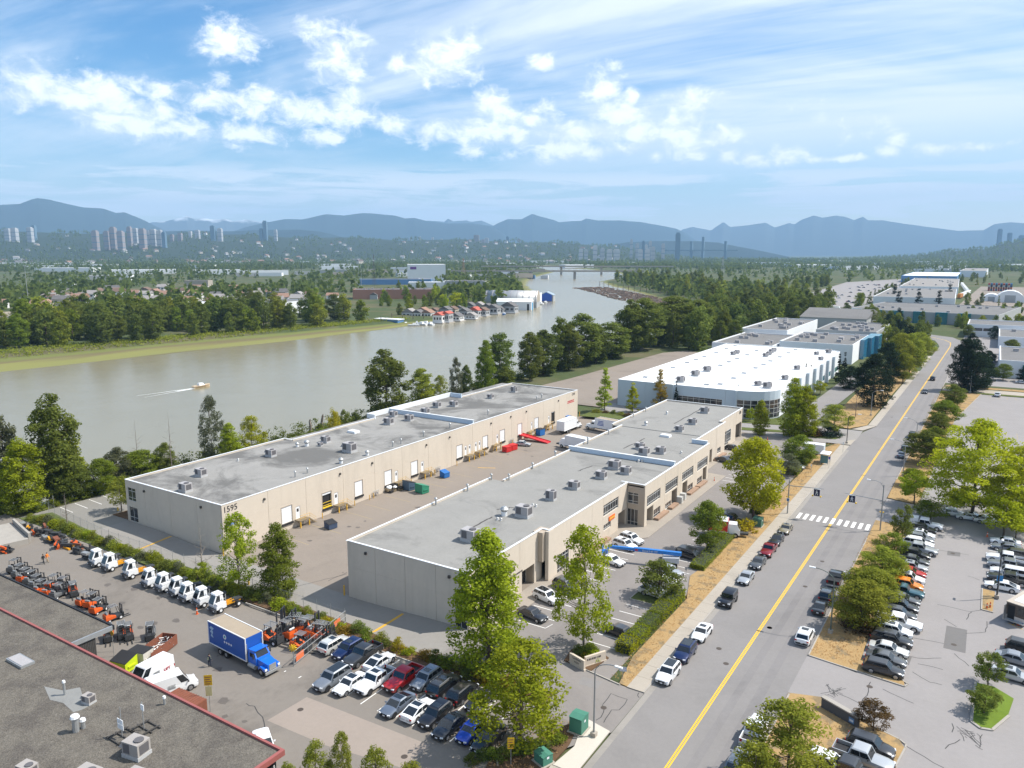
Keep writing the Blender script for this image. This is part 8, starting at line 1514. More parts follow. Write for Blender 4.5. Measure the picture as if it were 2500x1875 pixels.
for p,L_,w_,h_,lb in (((-88.99,53.39),5.2,2.2,1.5,'rusty open skip full of scrap metal in the yard'),):
 t = thing('skip', lb, 'skip', (*p,0.007), R(-70)); T = 0.08; b = MB(); b.box(-L_/2,L_/2,-w_/2,w_/2,0.15,0.25); b.box(-L_/2,L_/2,-w_/2,-w_/2+T,0.25,h_); b.box(-L_/2,L_/2,w_/2-T,w_/2,0.25,h_); b.box(-L_/2,-L_/2+T,-w_/2+T,w_/2-T,0.25,h_); part('tub', b, M_rust, t, **K0)
 g = random.Random(6); q = MB()
 for i in range(70): c_ = Vector((g.uniform(-2.2,2.2),g.uniform(-.9,.9),g.uniform(0.4,1.3))); d = Vector((g.uniform(-1,1),g.uniform(-1,1),g.uniform(-.3,.3)))*g.uniform(.2,.6); q.tube(c_-d,c_+d,0.04,0.04,4)
 o = part('scrap', q, M_steel, t, **K0); o['kind'] = 'stuff'
rc = thing('shipping_container','rust-red corrugated container behind the red trim','container',(*(-73.8,46.87),0.007),R(3)); part('shell', MB().box(-2.4,2.4,-1.2,1.2,0.1,2.1), M_rust, rc, **K0); [part('rib', MB().box(x,x+.12,-1.24,1.24,0.12,2.13), M_rust, rc, **K0) for x in np.linspace(-2.3,2.2,12)]
rp = thing('yard_ramp','long red steel loading ramp on the court','ramp',((-111.54,181.04)[0],(-111.54,181.04)[1],ZC),0); ex = Vector(((-102.42,181.56)[0]-(-111.54,181.04)[0], (-102.42,181.56)[1]-(-111.54,181.04)[1], 0)); rl = ex.length; rp.rotation_euler.z = math.atan2(ex.y, ex.x)
redp = mat('ramp_red',(0.55,0.025,0.03),rough=0.5,var=0.08); part('deck', MB().add([(0,-1.1,1.35),(rl,-1.1,0.05),(rl,1.1,0.05),(0,1.1,1.35),(0,-1.1,1.5),(rl,-1.1,0.15),(rl,1.1,0.15),(0,1.1,1.5)],[(3,2,1,0),(4,5,6,7),(0,1,5,4),(1,2,6,5),(2,3,7,6),(3,0,4,7)]), redp, rp, **K0)
for sy in (1,-1): part('side_rail', MB().add([(0,sy*1.12-.05,1.5),(rl,sy*1.12-.05,0.15),(rl,sy*1.12+.05,0.15),(0,sy*1.12+.05,1.5),(0,sy*1.12-.05,1.75),(rl,sy*1.12-.05,0.35),(rl,sy*1.12+.05,0.35),(0,sy*1.12+.05,1.75)],[(3,2,1,0),(4,5,6,7),(0,1,5,4),(1,2,6,5),(2,3,7,6),(3,0,4,7)]), redp, rp, **K0); part('leg', MB().tube((0.8,sy*.9,0),(0.8,sy*.9,1.3),0.08,0.08,6), redp, rp, **K0)
# pallets, beams and machine parts heaped at the back of the yard
g = random.Random(12); CS = [M_orange, M_mgrey, M_rust, M_steel, M_mgrey, M_amber]
heap = [(-156.11,67.17),(-153.55,67.29),(-151.41,67.48),(-148.53,66.95),(-146.66,67.01),(-144.17,66.75),(-141.52,66.28),(-142.65,67.72),(-139.59,66.8),(-137.55,66.7),(-137.71,65.19),(-135.72,66.5),(-132.15,66.09),(-134.06,67.54),(-131.89,67.87),(-148.85,68.64),(-145.41,67.8),(-142.01,68.48),(-137,67.84),(-149.5,65.9),(-128.25,65.97),(-143.36,59.37),(-143.03,59.91)]
heap.sort(key=leftness)
for i,p in enumerate(heap):
 m_ = CS[i % 6]; col_ = {M_orange:'orange',M_mgrey:'black',M_rust:'rusty',M_steel:'grey steel',M_amber:'amber'}[m_]; t = thing('machine_parts_stack','%s stack of machine parts at the back of the yard, %s from the left' % (col_, ORD[i]),'machine parts',(*p,0.007),R(g.uniform(-30,30)),'machine part stacks at the back of the yard')
 n = g.randrange(3,6); z_ = 0.02
 for k in range(n):
  w_, d_, h_ = g.uniform(0.9,2.2), g.uniform(0.12,0.9), g.uniform(0.12,0.4); part('beam', MB().cbox((g.uniform(-.2,.2), g.uniform(-.5,.5), z_+h_/2), (w_,d_,h_), g.uniform(-.3,.3)), m_ if k % 2 == 0 else M_mgrey, t, **K0); z_ += h_*0.8
 part('upright', MB().cbox((g.uniform(-.6,.6),0.3,0.6),(0.1,0.6,1.2),g.uniform(0,1)), M_mgrey, t, **K0)
# concrete loading ramp at the left edge
rm = thing('concrete_ramp','grey concrete ramp with parapet walls at the left edge of the yard','ramp',(*(-147.44,62.65),0)); part('slab', MB().cbox((-3,0,0.5),(12,5,1.0),R(-12)), M_kerb, rm, **K0); part('parapet', MB().cbox((-2.5,2.8,0.9),(11,0.4,1.8),R(-12)), M_kerb, rm, **K0); part('parapet', MB().cbox((-3.5,-2.8,0.9),(9,0.4,1.8),R(-12)), M_kerb, rm, **K0)
# ---------------------------------------------------------------- people
def person(p, rz, top, legs, label, stride=0.25, skin=(0.42,0.26,0.18), vest=False, hair=(0.03,0.025,0.02), armb=0.3, z=0.0):
 """One continuous body grown from a jointed skeleton."""
 me = bpy.data.meshes.new('body'); J = [(0,0,0.95),(0,0.02,1.15),(0,0.0,1.40),(0,0.02,1.53),(0,0.04,1.66),(0,0.03,1.74)]
 E = [(0,1),(1,2),(2,3),(3,4),(4,5)]; rad = [0.145,0.135,0.16,0.06,0.095,0.075]
 for s_ in (1,-1):
  b = len(J); f = s_*stride; J += [(s_*0.10,f*0.15,0.88),(s_*0.11,f*0.7+0.05,0.48),(s_*0.11,f,0.09),(s_*0.12,f+0.17,0.04)]; rad += [0.095,0.065,0.05,0.04]; E += [(0,b),(b,b+1),(b+1,b+2),(b+2,b+3)]
  b = len(J); h = -f*0.9; J += [(s_*0.19,0.0,1.42),(s_*0.25,h*0.35-0.02,1.14),(s_*0.24,h*0.7+armb*0.25,0.92),(s_*0.24,h*0.8+armb*0.35,0.84)]; rad += [0.065,0.05,0.04,0.035]; E += [(2,b),(b,b+1),(b+1,b+2),(b+2,b+3)]
  for q,(dx,dy) in enumerate(((-.02,.035),(0,.045),(.018,.04),(.03,.03),(-.035,.0))):
   J.append((s_*(0.24+dx*0.8), h*0.85+armb*0.38+dy*0.5, 0.765+0.012*abs(q-1)+(0.03 if q == 4 else 0))); rad.append(0.011); E.append((b+3, len(J)-1))
 me.from_pydata(J, E, []); o = bpy.data.objects.new('person', me); C.objects.link(o)
 sk_ = o.modifiers.new('skin', 'SKIN'); sk_.use_smooth_shade = True; o.modifiers.new('sub', 'SUBSURF').levels = 1
 for v, r_ in zip(me.skin_vertices[0].data, rad): v.radius = (r_, r_)
 me.skin_vertices[0].data[0].use_root = True
 bm_ = bpy.data.meshes.new_from_object(o.evaluated_get(bpy.context.evaluated_depsgraph_get())); bpy.data.objects.remove(o)
 bm_.materials.clear(); ms = [mat('skin_tone', skin, rough=0.6, var=0.0), top, legs, M_trim]; [bm_.materials.append(m_) for m_ in ms]
 for f in bm_.polygons:
  c_ = f.center; f.material_index = 0 if c_.z > 1.50 or (abs(c_.x) > 0.19 and c_.z < 0.90) else 3 if c_.z < 0.12 else 2 if c_.z < 0.96 and abs(c_.x) < 0.2 else 1
 o = bpy.data.objects.new('person', bm_); C.objects.link(o); o.location = (*p, z+0.008); o.rotation_euler.z = rz; tag(o, label, 'person')
 part('hair', MB().dome((0,0.015,1.68),0.108,0.125,10,4), mat('hair_dark', hair, rough=0.8, var=0.0), o, **K0)
 part('nose', MB().cbox((0,0.135,1.655),(0.03,0.04,0.045)), ms[0], o, **K0); [part('eye', MB().cbox((x,0.128,1.685),(0.025,0.012,0.014)), M_trim, o, **K0) for x in (-.035,.035)]; part('mouth', MB().cbox((0,0.122,1.615),(0.05,0.01,0.012)), mat('lips',(0.3,0.12,0.1),var=0.0), o, **K0); [part('ear', MB().cbox((x,0.03,1.66),(0.02,0.04,0.06)), ms[0], o, **K0) for x in (-.1,.1)]
 if vest:
  yl_ = mat('reflective_tape',(0.75,0.80,0.45),rough=0.4,var=0.0)
  for s_ in (1,-1): part('vest_strap', MB().add([(s_*.13,-.165,1.45),(s_*.08,-.165,1.45),(-s_*.13,-.165,1.0),(-s_*.08,-.165,1.0)],[(0,1,2,3)]), yl_, o, **K0); part('vest_strap', MB().box(s_*.1-.03,s_*.1+.03,.155,.165,1.0,1.45), yl_, o, **K0)
 return o
cl = {n: mat('cloth_'+n, c, rough=0.9, var=0.1, scale=6) for n, c in (('black',(0.02,0.022,0.025)),('orange',(0.75,0.20,0.02)),('navy',(0.03,0.035,0.06)),('tan',(0.42,0.30,0.16)))}
person((-132.32,60.56),R(-70),cl['black'],cl['black'],'person in dark clothes walking in the yard')
person((-132.5,61.28),R(-70),cl['orange'],cl['tan'],'person in orange high-visibility clothes walking in the yard')
person((-80.34,54.94),R(10),cl['navy'],cl['navy'],'person in dark work clothes with reflective cross straps beside the blue truck',0.06,vest=True,armb=0.8)
# ---------------------------------------------------------------- docks: stairs, bollards, pipes
def dock_stair(y, i, flip=False):
 t = thing('dock_stair','timber dock landing with rails, %s along the rear warehouse' % ORD[i],'stairs',(-111.5,y,-0.75),0,'dock landings along the rear warehouse'); s = -1 if flip else 1
 part('platform', MB().box(0.02,1.6,0 if s > 0 else -2.6,2.6 if s > 0 else 0,1.32,1.48), M_brownst, t, **K0)
 for k in range(6): yy = s*(2.6+0.3*k); part('step', MB().box(0.1,1.5,min(yy,yy+s*.28),max(yy,yy+s*.28),1.22-0.24*k,1.27-0.24*k), M_brownst, t, **K0)
 r_ = MB(); [r_.tube((1.55,s*yy,1.48),(1.55,s*yy,2.5),0.03,0.03,5) for yy in (0.1,1.3,2.5)]; [r_.tube((1.55,s*.1,z),(1.55,s*2.5,z),0.03,0.03,5) for z in (2.0,2.5)]; [r_.tube((1.55,s*2.5,z),(1.55,s*4.2,z-1.4),0.03,0.03,5) for z in (2.0,2.5)]; part('railing', r_, M_ybol, t, **K0)
 for yy in (0.2,2.4): part('post', MB().box(1.35,1.55,s*yy-.1,s*yy+.1,0,1.31), M_ybol, t, **K0)
for i,(y,f) in enumerate([(97.0,0),(107.3,0),(126.0,0),(135.4,0),(153.4,0),(158.0,0),(168.6,1),(186.9,1),(197.3,1)]): dock_stair(y, i, bool(f))
for i,y in enumerate([92.8,103.4,112.6,117.2,118.5,131.2,140.0,149.0,175.2,187.9,205.6]):
 t = thing('bollard','yellow steel bollard along the rear warehouse docks, %s from the near end' % ORD[i],'bollard',(-110.6,y,ZC),0,'bollards along the docks'); part('post', MB().tube((0,0,0),(0,0,1.1),0.09,0.09,8), M_ybol, t, **K0); part('cap', MB().dome((0,0,1.1),0.09,0.06,8,3), M_ybol, t, **K0)
for i,(x,y,z_) in enumerate([(-81.4,79.9,-0.5),(-111.0,80.2,-0.7),(-111.0,216.8,-0.6)]):
 t = thing('bollard','tall yellow corner bollard, %s' % ['at the near corner of the front building','at the corner under the 1595 number','at the far end of the rear warehouse'][i],'bollard',(x,y,z_)); part('post', MB().tube((0,0,0),(0,0,1.6),0.12,0.12,8), M_ybol, t, **K0); part('cap', MB().dome((0,0,1.6),0.12,0.08,8,3), M_ybol, t, **K0)
for i,y in enumerate([119.8,142.0,175.8]):
 t = thing('gas_meter_set','grey gas pipes and meters on the rear warehouse wall, %s set' % ORD[i],'meter',(-111.4,y,ZC),0,'gas meter sets on the rear warehouse'); q = MB(); [q.tube((0.25,-0.8+k*.4,0),(0.25,-0.8+k*.4,1.3),0.04,0.04,6) for k in range(5)]; q.tube((0.25,-.9,1.3),(0.25,1.0,1.3),0.05,0.05,6); part('pipework', q, M_steel, t, **K0); [part('meter', MB().box(0.15,0.4,-0.7+k*.55,-0.4+k*.55,0.5,0.85), M_hvac, t, **K0) for k in range(3)]
jk = thing('scrap_pallets','heap of black pallets and sacks by the fifth dock door','pallets',(*(-110.5,124.17),ZC)); g = random.Random(2)
for k in range(9): part('crate', MB().cbox((g.uniform(-1,1),g.uniform(-2,2),0.3+0.35*(k//4)),(1.1,1.0,0.5),g.uniform(-.3,.3)), M_trim if k % 3 else M_brownst, jk, **K0)
[part('sack', MB().dome((g.uniform(-.6,.6),g.uniform(-1.4,1.4),1.0),0.5,0.35,8,3), M_white, jk, **K0) for k in range(4)]
pj = thing('pallet_stack','stack of timber pallets at the last dock door','pallets',(*(-113.53,207.27),ZC)); [part('pallet', MB().cbox((0,0,0.1+.16*k),(1.2,1.2,0.13),0.05*k), M_brownst, pj, **K0) for k in range(8)]
# ---------------------------------------------------------------- boom lift, food truck, shelter, cabinets, signs
M_boom = mat('boom_blue', (0.01,0.16,0.50), rough=0.4, var=0.05, coat=0.3)
def boom_lift():
 p = (-42.55,116.42); q = (-52.54,113.54); t = thing('boom_lift','blue telescopic boom lift with its arm laid low across the office lot','boom lift',(*p,0.007)); d = Vector((q[0]-p[0],q[1]-p[1])); a = math.atan2(d.y,d.x); t.rotation_euler.z = a; L_ = d.length
 part('chassis', MB().box(-1.6,1.6,-1.1,1.1,0.5,0.95), M_mgrey, t, **K0); part('turntable', MB().loft([[(-1.9,-1.1,1.0),(1.0,-1.1,1.0),(1.0,1.1,1.0),(-1.9,1.1,1.0)],[(-1.9,-1.0,1.9),(0.8,-1.0,1.7),(0.8,1.0,1.7),(-1.9,1.0,1.9)]]), mat('lift_grey',(0.42,0.43,0.45),rough=0.5,var=0.08), t, **K0)
 part('boom', MB().box(-2.2,L_*0.55,-0.3,0.3,2.05,2.65), M_boom, t, **K0); part('boom_extension', MB().box(L_*0.55,L_*0.97,-0.22,0.22,2.12,2.55), M_boom, t, **K0); part('basket', MB().box(L_*.97,L_*.97+1.0,-.9,.9,1.3,1.4).box(L_*.97,L_*.97+.06,-.9,.9,1.4,2.3).box(L_*.97+.94,L_*.97+1,-.9,.9,1.4,2.3), M_boom, t, **K0)
 for x in (-1.2,1.2):
  for y in (-1.05,1.05): o = link('wheel', MB().tube((0,-.18,0),(0,.18,0),0.5,0.5,14).mesh('wheel'), M_tyre, t, (x,y,0.5)); link('rim', MB().tube((0,-.19,0),(0,.19,0),0.25,0.25,10).mesh('rim'), M_white, o)
 for sy in (1,-1):
  tx = text_part('Genie S-60 HC', 0.42, M_white, None, (0,0,0), (R(90),0,0 if sy < 0 else R(180)), name='lettering'); tx.parent = t; tx.location = (3.0, sy*0.31, 2.33)
  part('red_badge', MB().box(5.0,5.5,sy*.305-.005,sy*.305+.005,2.2,2.5), MATS['sign_red'], t, **K0)
boom_lift()
def food_truck():
 p = (6.2,125.09); t = thing('food_truck','silver and brown food truck with open rear door in the right lot','food truck',(7.9,126.4,0.007),R(-22)); k = K0; br = mat('truck_brown',(0.10,0.075,0.06),rough=0.5,var=0.15); si = mat('bright_steel',(0.55,0.55,0.55),rough=0.3,metal=0.8,var=0.1)
 part('lower_body', MB().box(-1.25,1.25,-3.6,3.6,0.45,1.2), si, t, **k); part('body', MB().box(-1.24,1.24,-3.58,3.58,1.21,3.0), br, t, **k); part('roof', MB().box(-1.3,1.3,-3.65,3.65,3.01,3.12), mat('truck_roof',(0.42,0.37,0.31),rough=0.7,var=0.08), t, **k)
 for i in range(5): part('roof_window', MB().box(-0.7,0.7,-2.6+i*.62,-2.1+i*.62,3.121,3.16), M_white, t, **k)
 part('rear_door', MB().box(-1.2,-1.14,-4.5,-3.62,0.6,2.8), si, t, **k); part('door_opening', MB().box(-1.0,-0.1,-3.62,-3.585,0.7,2.7), M_dark, t, **k); part('rear_window', MB().box(0.2,1.0,-3.62,-3.59,1.6,2.6), M_cglass, t, **k); part('serving_hatch', MB().box(1.245,1.27,-1.2,1.6,1.6,2.6), M_dark, t, **k); part('awning', MB().add([(1.27,-1.3,2.7),(2.3,-1.3,2.5),(2.3,1.7,2.5),(1.27,1.7,2.7)],[(0,1,2,3)]), M_hvacd, t, **k); part('bumper', MB().box(-1.25,1.25,-3.9,-3.66,0.4,0.6), si, t, **k)
 for y in (-2.2,2.3): [wheel(t, sx*1.1, y, 0.42, 0.28) for sx in (1,-1)]
food_truck()
def cabinet(p, w_, d_, h_, m_, label, rz=0.0):
 t = thing('utility_cabinet', label, 'utility box', (*p,0.1), rz); part('pad', MB().box(-w_/2-.2,w_/2+.2,-d_/2-.2,d_/2+.2,-.1,0.08), M_conc, t, **K0); part('housing', MB().box(-w_/2,w_/2,-d_/2,d_/2,0.081,h_-.15), m_, t, **K0); part('lid', MB().add([(-w_/2-.05,-d_/2-.05,h_-.149),(w_/2+.05,-d_/2-.05,h_-.149),(w_/2+.05,d_/2+.05,h_-.149),(-w_/2-.05,d_/2+.05,h_-.149),(-w_/2-.05,0,h_),(w_/2+.05,0,h_)],[(0,1,5,4),(2,3,4,5),(1,2,5),(3,0,4),(3,2,1,0)]), m_, t, **K0); part('door', MB().box(-w_/2+.08,w_/2-.08,-d_/2-.03,-d_/2-.002,0.2,h_-.3), m_, t, **K0); part('label_plate', MB().box(w_/2+.002,w_/2+.012,-.15,.15,h_*.6,h_*.6+.25), M_white, t, **K0)
grn = mat('utility_green', (0.055,0.19,0.135), rough=0.6, var=0.15, scale=2)
cabinet((-34.52,68.41),1.5,1.7,2.0,grn,'tall green electrical cabinet beside the street lamp'); cabinet((-35.16,61.69),1.5,1.3,1.2,grn,'low green utility box under the drooping tree',R(-20)); cabinet((-34.66,143.76),1.6,1.8,1.8,mat('utility_dark',(0.06,0.15,0.11),rough=0.6,var=0.12),'dark green cabinet beside the yellow bush'); cabinet((-52.23,148.92),1.1,1.0,1.5,mat('cabinet_grey',(0.45,0.45,0.44),rough=0.6,var=0.08),'pale grey cabinet at the office wall, nearer of two'); cabinet((-52.45,151.44),1.1,1.0,1.5,MATS['cabinet_grey'],'pale grey cabinet at the office wall, farther of two')
t = thing('storage_container','white storage container behind the bus shelter','container',(*(-36.78,207.6),0)); part('shell', MB().box(-2.6,2.6,-1.2,1.2,0.05,2.5), M_whitewall, t, **K0); part('door', MB().box(2.601,2.63,-1.1,1.1,0.2,2.4), M_palewall, t, **K0)
bs = thing('bus_shelter','small glass bus shelter with white roof beside the avenue','bus shelter',(*(-32.28,198.08),0.12)); part('roof', MB().box(-1.0,1.2,-1.8,1.8,2.5,2.65), M_white, bs, **K0); part('bench', MB().box(-0.7,-0.3,-1.2,1.2,0.45,0.55), M_brownst, bs, **K0); [part('post', MB().box(x-.05,x+.05,y-.05,y+.05,0,2.49), M_steel, bs, **K0) for x in (-.85,.95) for y in (-1.6,1.6)]; part('glass_panel', MB().box(-.87,-.83,-1.5,1.5,0.3,2.3), mat('amber_poster',(0.35,0.27,0.05),rough=0.3,var=0.1), bs, **K0); part('glass_panel', MB().box(-.8,.9,-1.62,-1.58,0.3,2.3), M_teal, bs, **K0)
def signpost(p, h, w_, sh, m_, label, z=0.0, face='y', cat='sign', rz=0.0, diamond=False, text=None, tcol=None, tsize=0.3):
 t = thing('sign', label, cat, (*p, z), rz); part('post', MB().tube((0,0,0),(0,0,h),0.04,0.04,6), M_steel, t, **K0)
 if diamond: part('plate', MB().add([(x,y,z_) for y in (-.06,-.045) for x,z_ in ((0,h-w_),(w_/1.4,h-w_*.3),(0,h+w_*.4),(-w_/1.4,h-w_*.3))],[(0,1,2,3),(7,6,5,4),(0,4,5,1),(1,5,6,2),(2,6,7,3),(3,7,4,0)]), m_, t, **K0)
 else: part('plate', MB().box(-w_/2,w_/2,-.06,-.045,h-sh,h), m_, t, **K0)
 if text: text_part(text, tsize, tcol or M_number, None, (0,0,0), (R(90),0,0), name='lettering', extrude=0.004).parent = t; [c for c in t.children if c.name.startswith('lettering')][-1].location = (0,-.066,h-sh/2)
 return t
ysg = mat('sign_amber', (0.80,0.50,0.02), rough=0.5, var=0.05)
def sign_lines(t, w_, z0, z1, n, m_):
 q = MB(); g = random.Random(8); [q.box(-w_*.4,w_*g.uniform(.2,.4),-.075,-.065,z0+(z1-z0)*(k+.2)/n,z0+(z1-z0)*(k+.55)/n) for k in range(n)]; o = part('sign_marks', q, m_, t, **K0); o['kind'] = 'stuff'
t = signpost((-71.98,48.89),4.6,0.9,1.3,ysg,'tall yellow notice sign behind the red roof trim',rz=R(40)); sign_lines(t,.9,3.4,4.5,4,M_redtrim); part('lower_plate', MB().box(-.35,.35,-.06,-.045,2.0,3.2), mat('sign_cream',(0.75,0.68,0.35),var=0.05), t, **K0)
t = signpost((-93.08,49.86),3.6,0.75,0.75,ysg,'yellow diamond warning sign above the lime bin',diamond=True); t2 = signpost((-94.36,50.55),3.9,0.7,0.9,M_orange,'orange notice board behind the diamond warning sign'); sign_lines(t2,.7,3.05,3.85,4,ysg)
t = signpost((-37.76,59.52),3.2,0.7,1.3,ysg,'yellow notice sign in front of the wide drooping tree',rz=R(35)); sign_lines(t,.7,2.0,3.1,4,M_redtrim)
sf = thing('sunflower_sign','yellow sun-shaped sign on the sliding gate post','sign',(*(-71.31,60.73),0)); part('post', MB().tube((0,0,0),(0,0,2.2),0.05,0.05,6), M_steel, sf, **K0); q = MB(); [q.tube((0,-.06,2.6),(0.55*math.cos(a),-.06,2.6+.55*math.sin(a)),0.16,0.05,5) for a in np.linspace(0,6.28,11)]; part('sun_plate', q, ysg, sf, **K0); sf.rotation_euler.z = R(35)
t = signpost((-34.62,80.43),1.6,0.9,0.6,mat('sign_grey',(0.40,0.42,0.50),var=0.05),'small grey board sign on the dry grass',z=0.1,rz=R(20)); sign_lines(t,.9,1.05,1.55,3,M_white)
signpost((-30.2,211.27),2.8,0.4,0.6,M_white,'slim no-stopping sign at the second driveway',z=0.1); signpost((-30.57,193.66),2.9,0.45,0.7,mat('sign_purpleblue',(0.10,0.10,0.35),var=0.05),'bus stop sign beside the shelter',z=0.1); signpost((-33.36,186.64),2.2,0.3,0.5,M_white,'thin signpost on the dry verge before the shelter',z=0.1); signpost((-37.84,112.08),2.4,0.35,0.6,M_hvac,'thin signpost at the end of the clipped hedge',z=0.1); signpost((-162.05,77.38),2.2,0.4,0.5,M_white,'small white sign at the side lot hedge'); signpost((4.56,132.51),3.4,0.9,0.9,mat('sign_blue_disc',(0.03,0.20,0.45),var=0.0),'blue parking sign beside the food truck',rz=R(25))
# stone entrance signs
for i,(p,rz_,L_) in enumerate([((-40.74,80.03),R(-18),2.6),((-39.13,81.86),R(62),3.2)]):
 t = thing('entrance_sign','low cream stone entrance sign, %s' % ('left one reading Cliveden West' if i == 0 else 'right one facing the avenue'),'sign',(*p,0.1),rz_); st = mat('cream_stone',(0.55,0.47,0.38),rough=0.9,var=0.08); part('slab', MB().box(-L_/2,L_/2,-.15,.15,0,1.3), st, t, **K0); part('plinth', MB().box(-L_/2-.1,L_/2+.1,-.2,.2,-.1,0.12), st, t, **K0)
 if i == 0:
  for s_, z_ in (('CLIVEDEN',0.95),('WEST',0.5)): x_ = text_part(s_, 0.36, M_number, None, (0,0,0), (R(90),0,0), name='lettering', extrude=0.01); x_.parent = t; x_.location = (0,-.162,z_)
 else: q = MB(); g = random.Random(3); [q.box(-L_*.42+k*.25,-L_*.42+k*.25+g.uniform(.1,.2),-.17,-.155,0.75-.4*(k>=9)+0.0,1.0-.4*(k>=9)) for k in range(9)]; o = part('sign_marks', q, M_number, t, **K0); o['kind'] = 'stuff'
t = thing('brick_ring','short curved brick wall joining the two entrance signs','wall',(*(-40.24,81.58),0.1)); part('curved_wall', MB().loft([[(0.9*math.cos(a),0.9*math.sin(a)*.6-.2,z_) for z_ in (0,0.5)] + [(0.7*math.cos(a),0.7*math.sin(a)*.6-.2,z_) for z_ in (0.5,0)] for a in np.linspace(math.pi*1.05,math.pi*1.95,8)]), M_rust, t, **K0); part('coping', MB().loft([[(0.95*math.cos(a),0.95*math.sin(a)*.6-.2,z_) for z_ in (0.501,0.56)] + [(0.65*math.cos(a),0.65*math.sin(a)*.6-.2,z_) for z_ in (0.56,0.501)] for a in np.linspace(math.pi*1.05,math.pi*1.95,8)]), M_conc, t, **K0)
sw = thing('sign_wall','long low dark sign wall at the bottom right','sign',(*(-10.55,86.37),0)); a_, b_ = (-12.63,87.17), (-8.52,85.13); sw.rotation_euler.z = math.atan2(b_[1]-a_[1], b_[0]-a_[0]); LL = math.dist(a_, b_); part('wall', MB().box(-LL/2,LL/2,-.25,.25,0,1.3), mat('dark_stone',(0.09,0.09,0.095),rough=0.8,var=0.12), sw, **K0); part('coping', MB().box(-LL/2-.05,LL/2+.05,-.32,.32,1.301,1.45), M_kerb, sw, **K0); part('plate', MB().box(LL*.28,LL*.42,-.27,-.252,0.35,0.95), mat('plate_blue',(0.10,0.25,0.5),rough=0.4,var=0.0), sw, **K0); part('plate_band', MB().box(LL*.30,LL*.40,-.28,-.271,0.5,0.75), M_white, sw, **K0)
# ---------------------------------------------------------------- street lamps and crossing signals
M_polegrey = mat('pole_grey', (0.30,0.31,0.32), rough=0.5, metal=0.5, var=0.08)
def lamp(p, h, arm, ang, label, z=0.1, m_=None):
 t = thing('street_lamp', label, 'street lamp', (*p,z), ang, 'street lamps along the avenue'); m_ = m_ or M_polegrey
 part('base', MB().box(-.3,.3,-.3,.3,0,0.5), M_conc, t, **K0); part('pole', MB().tube((0,0,0.5),(0,0,h-1.4),0.11,0.08,8), m_, t, **K0)
 pts = [Vector((0,0,h-1.4))] + [Vector((arm*(1-math.cos(a)), 0, h-1.4+1.4*math.sin(a))) for a in np.linspace(0.2,math.pi/2,7)]; part('arm', MB().path(pts,0.05,6), m_, t, **K0); part('lamp_head', MB().box(arm-.1,arm+.75,-.14,.14,h-.1,h+.06), M_white, t, **K0)
lamp((-32.62,68.28),9.0,2.4,0,'street lamp standing on the bright new concrete by the driveway'); lamp((-15.04,106.4),9.0,2.6,R(180),'street lamp on the right verge by the dry grass corner',m_=mat('pole_green',(0.12,0.15,0.13),rough=0.5,metal=0.4,var=0.1)); lamp((xr(196)+1.0,196),8.5,2.6,R(180),'street lamp on the right verge past the crosswalk'); lamp((xr(225)+1.0,224),8.5,2.6,R(180),'street lamp on the far right verge'); lamp((-31.0,222.5),8.5,2.4,0,'street lamp at the second driveway',m_=M_mgrey); lamp((-30.5,266),8.5,2.4,0,'street lamp on the left verge by the bare tree'); lamp((-4.6,331.5),8,2.2,R(90),'lamp at the far end of the empty right lot'); lamp((4.4,131.5),9,0.6,R(90),'slim dark lamp post beside the food truck',m_=M_mgrey)
